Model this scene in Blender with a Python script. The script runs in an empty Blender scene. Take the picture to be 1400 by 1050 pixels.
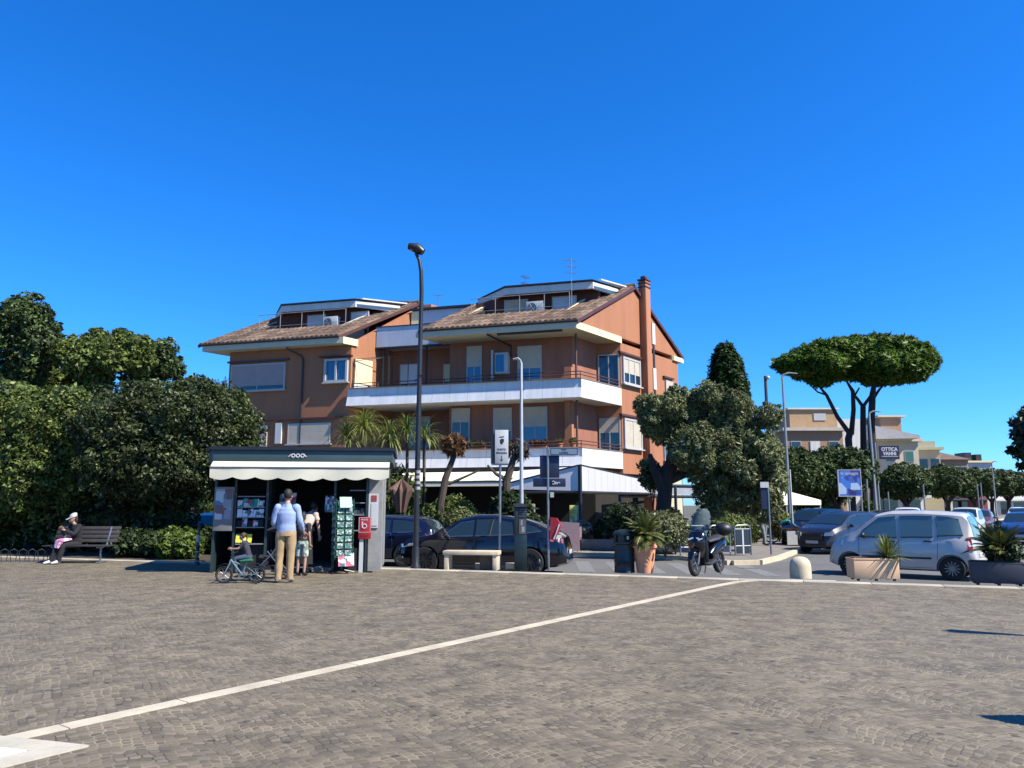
import bpy, bmesh, math, random
import numpy as np
from mathutils import Vector, Matrix
random.seed(7); RNG = np.random.default_rng(11)
scene = bpy.context.scene
COL = scene.collection
PI = math.pi
def V3(*a): return Vector(a)
# ------------------------------------------------------------------ camera
FPX, CH, HOR = 1050.0, 1.47, 690.0
PITCH = math.atan((HOR-525)/FPX)
CS, SN = math.cos(PITCH), math.sin(PITCH)
def ray(px, py):
    yu = 525-py; fw = FPX*CS-yu*SN
    return (px-700)/fw, (FPX*SN+yu*CS)/fw
def at(px, py, Y):
    a, b = ray(px, py); return Vector((a*Y, Y, CH+b*Y))
def gp(px, py, z=0.0):
    a, b = ray(px, py); Y = (z-CH)/b; return Vector((a*Y, Y, z))
def xat(px, Y, z=0.0):                      # world x of pixel column px at distance Y and height z
    up = (z-CH)/Y
    yu = (up*FPX*CS-FPX*SN)/(CS+up*SN)
    return (px-700)/(FPX*CS-yu*SN)*Y
cam = bpy.data.cameras.new('camera'); co = bpy.data.objects.new('camera', cam); COL.objects.link(co)
co.location = (0, 0, CH); co.rotation_euler = (PI/2+PITCH, 0, 0)
cam.sensor_width = 36; cam.lens = 36*FPX/1400; cam.clip_end = 3000; cam.clip_start = 0.05
scene.camera = co
# ------------------------------------------------------------------ materials
MATS = {}
ALB = .5        # the scene is exposed a little over one stop, so base colours are set accordingly
def _nodes(name):
    m = bpy.data.materials.new(name); m.use_nodes = True
    nt = m.node_tree; nt.nodes.clear()
    out = nt.nodes.new('ShaderNodeOutputMaterial'); b = nt.nodes.new('ShaderNodeBsdfPrincipled')
    nt.links.new(b.outputs[0], out.inputs[0]); return m, nt, b, out
def N(nt, t, **kw):
    n = nt.nodes.new(t)
    for k, v in kw.items():
        if k.startswith('i_'):
            n.inputs[int(k[2:])].default_value = v
        else: setattr(n, k, v)
    return n
def mat(name, col, rough=0.6, metal=0.0, var=0.12, scale=3.0, bump=0.0, bscale=40.0, coat=0.0, col2=None, spec=0.5, streak=False):
    if name in MATS: return MATS[name]
    m, nt, b, out = _nodes(name)
    L = nt.links.new
    tc = N(nt, 'ShaderNodeTexCoord'); src = tc.outputs['Object']
    if streak:
        mp = N(nt, 'ShaderNodeMapping'); mp.inputs['Scale'].default_value = (1, 1, 0.12); L(src, mp.inputs[0]); src = mp.outputs[0]
    nz = N(nt, 'ShaderNodeTexNoise'); nz.inputs['Scale'].default_value = scale; nz.inputs['Detail'].default_value = 6; nz.inputs['Roughness'].default_value = 0.65
    L(src, nz.inputs['Vector'])
    cr = N(nt, 'ShaderNodeValToRGB'); c = Vector(col[:3])*ALB
    lo = [max(0, x*(1-var)) for x in c]; hi = [min(1, x*(1+var)) for x in c]
    if col2: hi = col2
    cr.color_ramp.elements[0].position = 0.3; cr.color_ramp.elements[1].position = 0.72
    cr.color_ramp.elements[0].color = (*lo, 1); cr.color_ramp.elements[1].color = (*hi, 1)
    L(nz.outputs['Fac'], cr.inputs[0]); L(cr.outputs[0], b.inputs['Base Color'])
    b.inputs['Roughness'].default_value = rough; b.inputs['Metallic'].default_value = metal
    b.inputs['Specular IOR Level'].default_value = spec
    if coat: b.inputs['Coat Weight'].default_value = coat; b.inputs['Coat Roughness'].default_value = 0.04
    if bump:
        n2 = N(nt, 'ShaderNodeTexNoise'); n2.inputs['Scale'].default_value = bscale; n2.inputs['Detail'].default_value = 4; L(tc.outputs['Object'], n2.inputs['Vector'])
        bp = N(nt, 'ShaderNodeBump'); bp.inputs['Strength'].default_value = bump; bp.inputs['Distance'].default_value = 0.01
        L(n2.outputs['Fac'], bp.inputs['Height']); L(bp.outputs[0], b.inputs['Normal'])
    MATS[name] = m; return m
def leafmat(name, c0, c1, c2=None, trans=0.25, rough=0.5):
    if name in MATS: return MATS[name]
    m, nt, b, out = _nodes(name); L = nt.links.new
    c0, c1 = [x*.6 for x in c0], [x*.6 for x in c1]; c2 = [x*.6 for x in c2] if c2 else None
    g = N(nt, 'ShaderNodeNewGeometry'); cr = N(nt, 'ShaderNodeValToRGB')
    cr.color_ramp.elements[0].color = (*c0, 1); cr.color_ramp.elements[1].color = (*c1, 1)
    if c2:
        e = cr.color_ramp.elements.new(0.93); e.color = (*c1, 1); cr.color_ramp.elements[2].color = (*c2, 1); cr.color_ramp.elements[1].position = .9
    L(g.outputs['Random Per Island'], cr.inputs[0])
    nz = N(nt, 'ShaderNodeTexNoise'); nz.inputs['Scale'].default_value = 0.9; nz.inputs['Detail'].default_value = 3
    tc = N(nt, 'ShaderNodeTexCoord'); L(tc.outputs['Object'], nz.inputs['Vector'])
    mr = N(nt, 'ShaderNodeMapRange'); mr.inputs[1].default_value = .3; mr.inputs[2].default_value = .7; mr.inputs[3].default_value = .62; mr.inputs[4].default_value = 1.4
    L(nz.outputs['Fac'], mr.inputs[0])
    mx = N(nt, 'ShaderNodeVectorMath', operation='SCALE'); L(cr.outputs[0], mx.inputs[0]); L(mr.outputs[0], mx.inputs['Scale'])
    L(mx.outputs[0], b.inputs['Base Color']); b.inputs['Roughness'].default_value = rough; b.inputs['Specular IOR Level'].default_value = .22
    t = N(nt, 'ShaderNodeBsdfTranslucent'); L(mx.outputs[0], t.inputs[0])
    s = N(nt, 'ShaderNodeMixShader'); s.inputs[0].default_value = trans
    L(b.outputs[0], s.inputs[1]); L(t.outputs[0], s.inputs[2]); L(s.outputs[0], out.inputs[0])
    MATS[name] = m; return m
def glassmat(name, col=(0.012, 0.018, 0.022), rough=0.03):
    if name in MATS: return MATS[name]
    m, nt, b, out = _nodes(name)
    b.inputs['Base Color'].default_value = (*col, 1); b.inputs['Roughness'].default_value = rough; b.inputs['IOR'].default_value = 1.7
    nz = N(nt, 'ShaderNodeTexNoise'); nz.inputs['Scale'].default_value = 1.5
    bp = N(nt, 'ShaderNodeBump'); bp.inputs['Strength'].default_value = .04; nt.links.new(nz.outputs['Fac'], bp.inputs['Height']); nt.links.new(bp.outputs[0], b.inputs['Normal'])
    MATS[name] = m; return m
def clearmat(name, col=(.8, .9, .95), alpha=.35, rough=.02):
    if name in MATS: return MATS[name]
    m, nt, b, out = _nodes(name); L = nt.links.new
    b.inputs['Base Color'].default_value = (*col, 1); b.inputs['Roughness'].default_value = rough
    t = N(nt, 'ShaderNodeBsdfTransparent'); s = N(nt, 'ShaderNodeMixShader'); s.inputs[0].default_value = alpha
    t.inputs[0].default_value = (*[min(1, c*1.1) for c in col], 1)
    L(t.outputs[0], s.inputs[1]); L(b.outputs[0], s.inputs[2]); L(s.outputs[0], out.inputs[0])
    MATS[name] = m; return m
def patchmat(name, cols, scale=8.0, rough=.6):          # printed matter: blocks of several colours
    if name in MATS: return MATS[name]
    m, nt, b, out = _nodes(name); L = nt.links.new
    tc = N(nt, 'ShaderNodeTexCoord'); v = N(nt, 'ShaderNodeTexVoronoi', distance='CHEBYCHEV'); v.inputs['Scale'].default_value = scale
    L(tc.outputs['Object'], v.inputs['Vector'])
    sp = N(nt, 'ShaderNodeSeparateColor'); L(v.outputs['Color'], sp.inputs[0])
    cr = N(nt, 'ShaderNodeValToRGB'); cr.color_ramp.interpolation = 'CONSTANT'
    el = cr.color_ramp.elements
    cols = [[x*.8 for x in c] for c in cols]
    el[0].color = (*cols[0], 1); el[1].position = 1/len(cols); el[1].color = (*cols[1], 1)
    for i, c in enumerate(cols[2:], 2):
        e = el.new(i/len(cols)); e.color = (*c, 1)
    L(sp.outputs[0], cr.inputs[0]); L(cr.outputs[0], b.inputs['Base Color']); b.inputs['Roughness'].default_value = rough
    MATS[name] = m; return m
# ------------------------------------------------------------------ mesh builder
class MB:
    def __init__(s): s.v = []; s.f = []
    def add(s, vs, fs):
        n = len(s.v); s.v += [Vector(p) for p in vs]; s.f += [tuple(i+n for i in f) for f in fs]; return s
    def box(s, x0, x1, y0, y1, z0, z1):
        return s.hexa([(x0,y0),(x1,y0),(x1,y1),(x0,y1)], z0, z1)
    def hexa(s, pts, z0, z1, top=None):
        return s.prism(pts, z0, z1, top)
    def prism(s, pts, z0, z1, top=None):
        n = len(pts); tp = top or pts
        def zz(z, i): return z[i] if isinstance(z, (list, tuple)) else z
        a = sum(pts[i][0]*pts[(i+1)%n][1]-pts[(i+1)%n][0]*pts[i][1] for i in range(n))
        vs = [(p[0], p[1], zz(z0, i)) for i, p in enumerate(pts)]+[(p[0], p[1], zz(z1, i)) for i, p in enumerate(tp)]
        fs = [tuple(range(n))[::-1], tuple(range(n, 2*n))]+[(i, (i+1)%n, n+(i+1)%n, n+i) for i in range(n)]
        if a < 0: fs = [f[::-1] for f in fs]
        return s.add(vs, fs)
    def obox(s, c, u, n, hu, hn, hz, w=None):
        c = Vector(c); u = Vector(u).normalized(); n = Vector(n).normalized(); w = Vector(w).normalized() if w else u.cross(n).normalized()
        vs = [c+u*a*hu+n*b*hn+w*d*hz for d in (-1, 1) for a, b in ((-1,-1),(1,-1),(1,1),(-1,1))]
        fs = [(3,2,1,0),(4,5,6,7),(0,1,5,4),(1,2,6,5),(2,3,7,6),(3,0,4,7)]
        if u.cross(n).dot(w) < 0: fs = [f[::-1] for f in fs]
        return s.add(vs, fs)
    def slab(s, quad, th):                     # quad of 3d points thickened along its normal
        q = [Vector(p) for p in quad]; n = (q[1]-q[0]).cross(q[2]-q[0]).normalized()*th
        k = len(q); vs = q+[p+n for p in q]
        return s.add(vs, [tuple(range(k))[::-1], tuple(range(k, 2*k))]+[(i, (i+1)%k, k+(i+1)%k, k+i) for i in range(k)])
    def tube(s, pts, r, n=8, cap=True, xref=None):
        pts = [Vector(p) for p in pts]; m = len(pts)
        rs = list(r) if isinstance(r, (list, tuple)) else [r]*m
        vs = []; fs = []; px = None
        for i, p in enumerate(pts):
            d = (pts[min(i+1, m-1)]-pts[max(i-1, 0)])
            d = d.normalized() if d.length > 1e-9 else V3(0,0,1)
            if xref is not None: x = Vector(xref)
            elif px is not None: x = px
            else: x = V3(1,0,0) if abs(d.x) < .9 else V3(0,1,0)
            x = (x-d*x.dot(d)).normalized(); px = x; y = d.cross(x)
            ra, rb = rs[i] if isinstance(rs[i], (tuple, list)) else (rs[i], rs[i])
            for k in range(n):
                a = 2*PI*k/n; vs.append(p+x*math.cos(a)*ra+y*math.sin(a)*rb)
        for i in range(m-1):
            for k in range(n):
                a, b = i*n+k, i*n+(k+1)%n; fs.append((a, b, b+n, a+n))
        if cap: fs += [tuple(range(n))[::-1], tuple(range((m-1)*n, m*n))]
        return s.add(vs, fs)
    def cyl(s, c, r, z0, z1, n=20, r2=None):
        return s.tube([(c[0], c[1], z0), (c[0], c[1], z1)], [r, r2 if r2 is not None else r], n)
    def lathe(s, c, prof, n=24, axis='z', cap=True):
        vs = []; fs = []; m = len(prof)
        for r, z in prof:
            for k in range(n):
                a = 2*PI*k/n; x, y = r*math.cos(a), r*math.sin(a)
                vs.append({'z': (c[0]+x, c[1]+y, c[2]+z), 'y': (c[0]+y, c[1]+z, c[2]+x), 'x': (c[0]+z, c[1]+x, c[2]+y)}[axis])
        for i in range(m-1):
            for k in range(n):
                a, b = i*n+k, i*n+(k+1)%n; fs.append((a, b, b+n, a+n))
        if cap: fs += [tuple(range(n))[::-1], tuple(range((m-1)*n, m*n))]
        return s.add(vs, fs)
    def ball(s, c, r, n=12, m=8):
        r = r if isinstance(r, (tuple, list)) else (r, r, r)
        vs = [(c[0], c[1], c[2]-r[2])]; fs = []
        for i in range(1, m):
            t = PI*i/m
            for k in range(n):
                a = 2*PI*k/n; vs.append((c[0]+r[0]*math.sin(t)*math.cos(a), c[1]+r[1]*math.sin(t)*math.sin(a), c[2]-r[2]*math.cos(t)))
        vs.append((c[0], c[1], c[2]+r[2])); top = len(vs)-1
        for k in range(n):
            fs.append((0, 1+(k+1)%n, 1+k)); fs.append((top, top-n+k, top-n+(k+1)%n))
        for i in range(m-2):
            for k in range(n):
                a, b = 1+i*n+k, 1+i*n+(k+1)%n; fs.append((a, b, b+n, a+n))
        return s.add(vs, fs)
    def torus(s, c, R, r, n=28, k=8, axis='y'):
        vs = []; fs = []
        for i in range(n):
            a = 2*PI*i/n
            for j in range(k):
                b = 2*PI*j/k; q = R+r*math.cos(b); w = r*math.sin(b)
                p = (q*math.cos(a), w, q*math.sin(a)) if axis == 'y' else (w, q*math.cos(a), q*math.sin(a))
                vs.append((c[0]+p[0], c[1]+p[1], c[2]+p[2]))
                fs.append((i*k+j, i*k+(j+1)%k, ((i+1)%n)*k+(j+1)%k, ((i+1)%n)*k+j))
        return s.add(vs, fs)
    def xf(s, M, start=0):
        for i in range(start, len(s.v)): s.v[i] = M @ s.v[i]
        return s
    def build(s, name, m, parent=None, smooth=False, bevel=0.0, loc=None, rotz=0, weld=False, sharp=38, fixn=True):
        me = bpy.data.meshes.new(name); me.from_pydata([tuple(p) for p in s.v], [], s.f)
        bm = bmesh.new(); bm.from_mesh(me)
        if weld: bmesh.ops.remove_doubles(bm, verts=bm.verts, dist=1e-4)
        if fixn: bmesh.ops.recalc_face_normals(bm, faces=bm.faces)
        if bevel:
            es = [e for e in bm.edges if len(e.link_faces) == 2 and e.calc_face_angle(0) > .6]
            bmesh.ops.bevel(bm, geom=es, offset=bevel, segments=2, profile=.5, affect='EDGES', clamp_overlap=True)
        if smooth or bevel:
            for f in bm.faces: f.smooth = True
            for e in bm.edges: e.smooth = not (len(e.link_faces) == 2 and e.calc_face_angle(0) > math.radians(sharp))
        bm.to_mesh(me); bm.free()
        me.materials.append(m)
        o = bpy.data.objects.new(name, me); COL.objects.link(o)
        if parent: o.parent = parent
        if loc is not None: o.location = loc
        if rotz: o.rotation_euler.z = rotz
        return o
def thing(name, label, cat, loc=(0, 0, 0), rotz=0, group=None):
    o = bpy.data.objects.new(name, None); COL.objects.link(o); o.empty_display_size = .2
    o.location = loc; o.rotation_euler = (0, 0, rotz)
    o['label'] = label; o['category'] = cat
    if group: o['group'] = group
    return o
def tag(o, label, cat, group=None):
    o['label'] = label; o['category'] = cat
    if group: o['group'] = group
    return o
def struct(o, kind='structure'): o['kind'] = kind; return o
def dup(root, loc=None, rotz=None, label=None, scale=None):
    def cp(o, par):
        c = o.copy(); COL.objects.link(c)
        if par: c.parent = par
        for ch in o.children: cp(ch, c)
        return c
    kids = list(root.children)
    r = root.copy(); COL.objects.link(r)
    for ch in kids: cp(ch, r)
    if loc is not None: r.location = loc
    if rotz is not None: r.rotation_euler.z = rotz
    if scale is not None: r.scale = (scale,)*3 if not isinstance(scale, tuple) else scale
    if label: r['label'] = label
    return r
def text(s, size, m, parent, M, name='lettering', extrude=.002, align='CENTER', bold=0.0, width=None):
    cu = bpy.data.curves.new(name, 'FONT'); cu.body = s; cu.size = size; cu.extrude = extrude; cu.align_x = align; cu.align_y = 'CENTER'; cu.offset = bold
    t = bpy.data.objects.new('tmp', cu); COL.objects.link(t)
    dg = bpy.context.evaluated_depsgraph_get(); me = bpy.data.meshes.new_from_object(t.evaluated_get(dg))
    bpy.data.objects.remove(t)
    if width:
        w = max(v.co.x for v in me.vertices)-min(v.co.x for v in me.vertices); k = width/w
        for v in me.vertices: v.co.x *= k
    me.transform(M); me.materials.clear(); me.materials.append(m)
    o = bpy.data.objects.new(name, me); COL.objects.link(o); o.parent = parent; return o
def face_mat(x, n, o):      # matrix that lays text (x right, y up) on a vertical face: x = reading direction, n = outward normal
    x = Vector(x).normalized(); n = Vector(n).normalized(); y = n.cross(x)
    M = Matrix(((x.x, y.x, n.x, o[0]), (x.y, y.y, n.y, o[1]), (x.z, y.z, n.z, o[2]), (0, 0, 0, 1))); return M
# ------------------------------------------------------------------ leaves
def leaf_arrays(P, Nn, size, aspect=2.2, jit=.35):
    n = len(P); R = RNG.normal(size=(n, 3)); A = np.cross(Nn, R); A /= np.linalg.norm(A, axis=1)[:, None]+1e-9
    B = np.cross(Nn, A); B /= np.linalg.norm(B, axis=1)[:, None]+1e-9
    s = size*(1+(jit+.1)*RNG.normal(size=(n, 1)).clip(-1.6, 1.8))
    a = A*s*.5*math.sqrt(aspect); b = B*s*.5/math.sqrt(aspect)
    NN = Nn/(np.linalg.norm(Nn, axis=1)[:, None]+1e-9)*s*.12
    v = np.stack([P-a, P+b-NN, P+a, P-b-NN], 1).reshape(-1, 3); return v
def leaf_obj(name, V, m, parent=None, extra=None, loc=None):
    n = len(V)//4; me = bpy.data.meshes.new(name)
    ev, ef = extra if extra else (np.zeros((0, 3)), [])
    nv = len(V)+len(ev); me.vertices.add(nv); me.vertices.foreach_set('co', np.concatenate([V, ev]).astype(np.float32).ravel())
    loops = np.arange(len(V)); nl = len(loops)
    ex = [i+len(V) for f in ef for i in f]; me.loops.add(nl+len(ex)); me.loops.foreach_set('vertex_index', np.concatenate([loops, np.array(ex, dtype=int)]).astype(np.int32))
    st = list(range(0, nl, 4)); tot = nl
    for f in ef: st.append(tot); tot += len(f)
    me.polygons.add(len(st)); me.polygons.foreach_set('loop_start', np.array(st, dtype=np.int32))
    me.update(calc_edges=True); me.validate(); me.materials.append(m)
    o = bpy.data.objects.new(name, me); COL.objects.link(o)
    if parent: o.parent = parent
    if loc is not None: o.location = loc
    return o
def rdir(n):
    d = RNG.normal(size=(n, 3)); return d/np.linalg.norm(d, axis=1)[:, None]
def crown(name, blobs, n, size, m, parent=None, up=.25, depth=.35, aspect=2.0, core=.7, rand=.6, boxy=0.0, loc=None, tufts=.16):
    B = [(np.array(c, float), np.array(r if isinstance(r, (tuple, list)) else (r, r, r), float)) for c, r in blobs]
    w = np.array([r[0]*r[1]+r[0]*r[2]+r[1]*r[2] for c, r in B]); w /= w.sum()
    cnt = (w*n*1.35).astype(int); P = []; Q = []
    for (c, r), k in zip(B, cnt):
        d = rdir(k)
        if boxy: 
            g = np.max(np.abs(d), axis=1)[:, None]; d2 = d/(g**boxy)
        else: d2 = d
        f = 1.04-depth*RNG.random((k, 1))**1.6
        fr = .10*np.sin(d[:, :1]*5+c[0]*3)*np.cos(d[:, 1:2]*6+c[1])+.09*np.sin(d[:, 2:3]*11+d[:, :1]*9)*np.sin(d[:, 1:2]*10+c[2])
        p = c+d2*r*(f+fr); P.append(p); Q.append(d)
        if tufts:
            m_ = max(4, int(k*tufts/60)); td = rdir(m_); tc_ = c+td*r*(1.0+.14*RNG.random((m_, 1))); q = np.repeat(tc_, 60, 0); nd = rdir(len(q))
            P.append(q+nd*(r.min()*.17*RNG.random((len(q), 1))**.6)); Q.append(nd)
    P = np.concatenate(P); Q = np.concatenate(Q)
    keep = np.ones(len(P), bool)
    for c, r in B:
        keep &= (np.sum(((P-c)/r)**2, axis=1) > .42*(1-depth*.5) if not boxy else np.ones(len(P), bool))
    P = P[keep]; Q = Q[keep]
    Nn = Q*(1-rand)+RNG.normal(size=P.shape)*rand*.6+np.array([0, 0, up]); V = leaf_arrays(P, Nn, size, aspect)
    mb = MB()
    if core:
        for c, r in B: mb.ball(c, tuple(r*core), 12, 8)
        for i, p in enumerate(mb.v): mb.v[i] = p+Vector(RNG.normal(size=3)*.05*float(r.min()))
    ex = (np.array([tuple(p) for p in mb.v]) if mb.v else np.zeros((0, 3)), mb.f)
    return leaf_obj(name, V, m, parent, ex, loc)
def limb_tree(mb, base, top, r0, spread, n, seed=0, r1=.4):
    rd = random.Random(seed); base = Vector(base); top = Vector(top); pts = []; rs = []
    for i in range(6):
        t = i/5; p = base.lerp(top, t)+Vector((rd.uniform(-1, 1), rd.uniform(-1, 1), 0))*r0*.5*(t > 0); pts.append(p); rs.append(r0*(1-t*(1-r1))*(1.35 if i == 0 else 1))
    mb.tube(pts, rs, 10)
    for k in range(n):
        a = 2*PI*(k+rd.random()*.6)/n; st = pts[rd.choice([3, 4, 5])]; e = st+Vector((math.cos(a)*spread[0], math.sin(a)*spread[0], spread[1]*rd.uniform(.7, 1.2)))
        mid = st.lerp(e, .5)+Vector((rd.uniform(-.1, .1), rd.uniform(-.1, .1), -.1*spread[1])); mb.tube([st, mid, e], [r0*.45, r0*.3, r0*.12], 7)
    return mb
def fronds(n, L, w, m, name, parent, base=(0, 0, 0), elev=(20, 85), droop=.6, segs=6, leafl=False, loc=None, seed=1, rise=None):
    """strap-like or feathered leaves radiating from one point"""
    rd = random.Random(seed); mb = MB(); b = Vector(base)
    for i in range(n):
        az = 2*PI*rd.random(); el = math.radians(rd.uniform(*elev)); l = L*rd.uniform(.7, 1.1); pts = []; p = b.copy(); d = V3(math.cos(az)*math.cos(el), math.sin(az)*math.cos(el), math.sin(el))
        side = V3(-math.sin(az), math.cos(az), 0)
        for k in range(segs+1):
            pts.append((p.copy(), d.copy())); p = p+d*(l/segs); d = (d+V3(0, 0, -droop/segs*(1.2 if k > 1 else .4))).normalized()
        if not leafl:
            vs = []; fs = []
            for k, (q, dd) in enumerate(pts):
                ww = w*math.sin(PI*(.12+.86*k/segs))*.5; up = side.cross(dd)*-.25*ww; vs += [q-side*ww, q+up*-1, q+side*ww]
            for k in range(segs): a = 3*k; fs += [(a, a+1, a+4, a+3), (a+1, a+2, a+5, a+4)]
            mb.add(vs, fs)
        else:
            mb.tube([q for q, _ in pts], [w*.12]*segs+[w*.04], 4, cap=False)
            for k in range(2, segs*4):
                t = k/4; i0 = min(int(t), segs-1); q = pts[i0][0].lerp(pts[i0+1][0], t-i0); dd = pts[i0][1]
                ll = leafl*math.sin(PI*min(1, .15+.85*k/(segs*4)))
                for sg in (-1, 1):
                    e = q+(side*sg*.8+dd*.65+V3(0, 0, -.15)).normalized()*ll*rd.uniform(.8, 1.1); wd = dd*ll*.09
                    mb.add([q-wd, q+wd, e], [(0, 1, 2)])
    return mb.build(name, m, parent, smooth=True, loc=loc, fixn=False)
# ------------------------------------------------------------------ light and sky
SAZ, SEL = math.radians(26.5), math.radians(48.0)
SD = Vector((math.cos(SAZ)*math.cos(SEL), -math.sin(SAZ)*math.cos(SEL), math.sin(SEL)))
sl = bpy.data.lights.new('sun', 'SUN'); sl.energy = 5.0; sl.angle = math.radians(.53); sl.color = (1, .94, .84)
so = bpy.data.objects.new('sun', sl); COL.objects.link(so); so.rotation_euler = SD.to_track_quat('Z', 'Y').to_euler(); so.location = (20, -10, 40)
w = bpy.data.worlds.new('World'); scene.world = w; w.use_nodes = True; nt = w.node_tree
sky = nt.nodes.new('ShaderNodeTexSky'); sky.sky_type = 'NISHITA'; sky.sun_disc = False
sky.sun_elevation = SEL; sky.sun_rotation = math.atan2(SD.x, SD.y); sky.ozone_density = 4.0; sky.air_density = .9; sky.dust_density = .2
bg = nt.nodes['Background']; bg.inputs[1].default_value = .05
hs = nt.nodes.new('ShaderNodeHueSaturation'); hs.inputs['Saturation'].default_value = 1.3; hs.inputs['Hue'].default_value = .487; hs.inputs['Value'].default_value = 1.0
tn = nt.nodes.new('ShaderNodeVectorMath'); tn.operation = 'MULTIPLY'; tn.inputs[1].default_value = (.73, 1.41, 2.4)   # the photograph's camera renders the sky a deeper blue
nt.links.new(sky.outputs[0], hs.inputs['Color']); nt.links.new(hs.outputs[0], tn.inputs[0]); nt.links.new(tn.outputs[0], bg.inputs[0])
scene.view_settings.view_transform = 'Standard'; scene.view_settings.look = 'None'; scene.view_settings.exposure = 1.1; scene.view_settings.gamma = 1
scene.cycles.max_bounces = 6; scene.cycles.transparent_max_bounces = 12; scene.cycles.sample_clamp_indirect = 6; scene.cycles.use_denoising = True
# ------------------------------------------------------------------ common materials
STONE = mat('travertine', (.92, .77, .52), .7, var=.18, scale=4, bump=.4, bscale=30)
CONC = mat('concrete', (.36, .34, .3), .85, var=.25, scale=2.5, bump=.5, bscale=25)
BLACKM = mat('black metal', (.018, .019, .022), .42, var=.3, scale=6)
DARKGREEN = mat('dark green paint', (.012, .03, .03), .38, var=.3, scale=5)
GALV = mat('galvanised steel', (.46, .48, .5), .38, .75, var=.15, scale=12)
GREYP = mat('grey pole paint', (.42, .44, .45), .5, .2, var=.12, scale=8)
WHITEP = mat('white paint', (.78, .79, .78), .45, var=.05, scale=4)
RUBBER = mat('tyre rubber', (.018, .018, .018), .8, var=.25, scale=20)
ALU = mat('alloy', (.55, .56, .58), .3, .85, var=.08)
BARK = mat('bark', (.12, .09, .065), .95, var=.45, scale=6, bump=1, bscale=30, streak=True)
DBARK = mat('dark bark', (.045, .035, .03), .95, var=.45, scale=6, bump=1, bscale=26, streak=True)
REDP = mat('red paint', (.55, .02, .03), .4, var=.1)
INKM = mat('black lettering', (.015, .015, .02), .6, var=.1)
WTXT = mat('white lettering', (.85, .86, .88), .5, var=.03)
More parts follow.
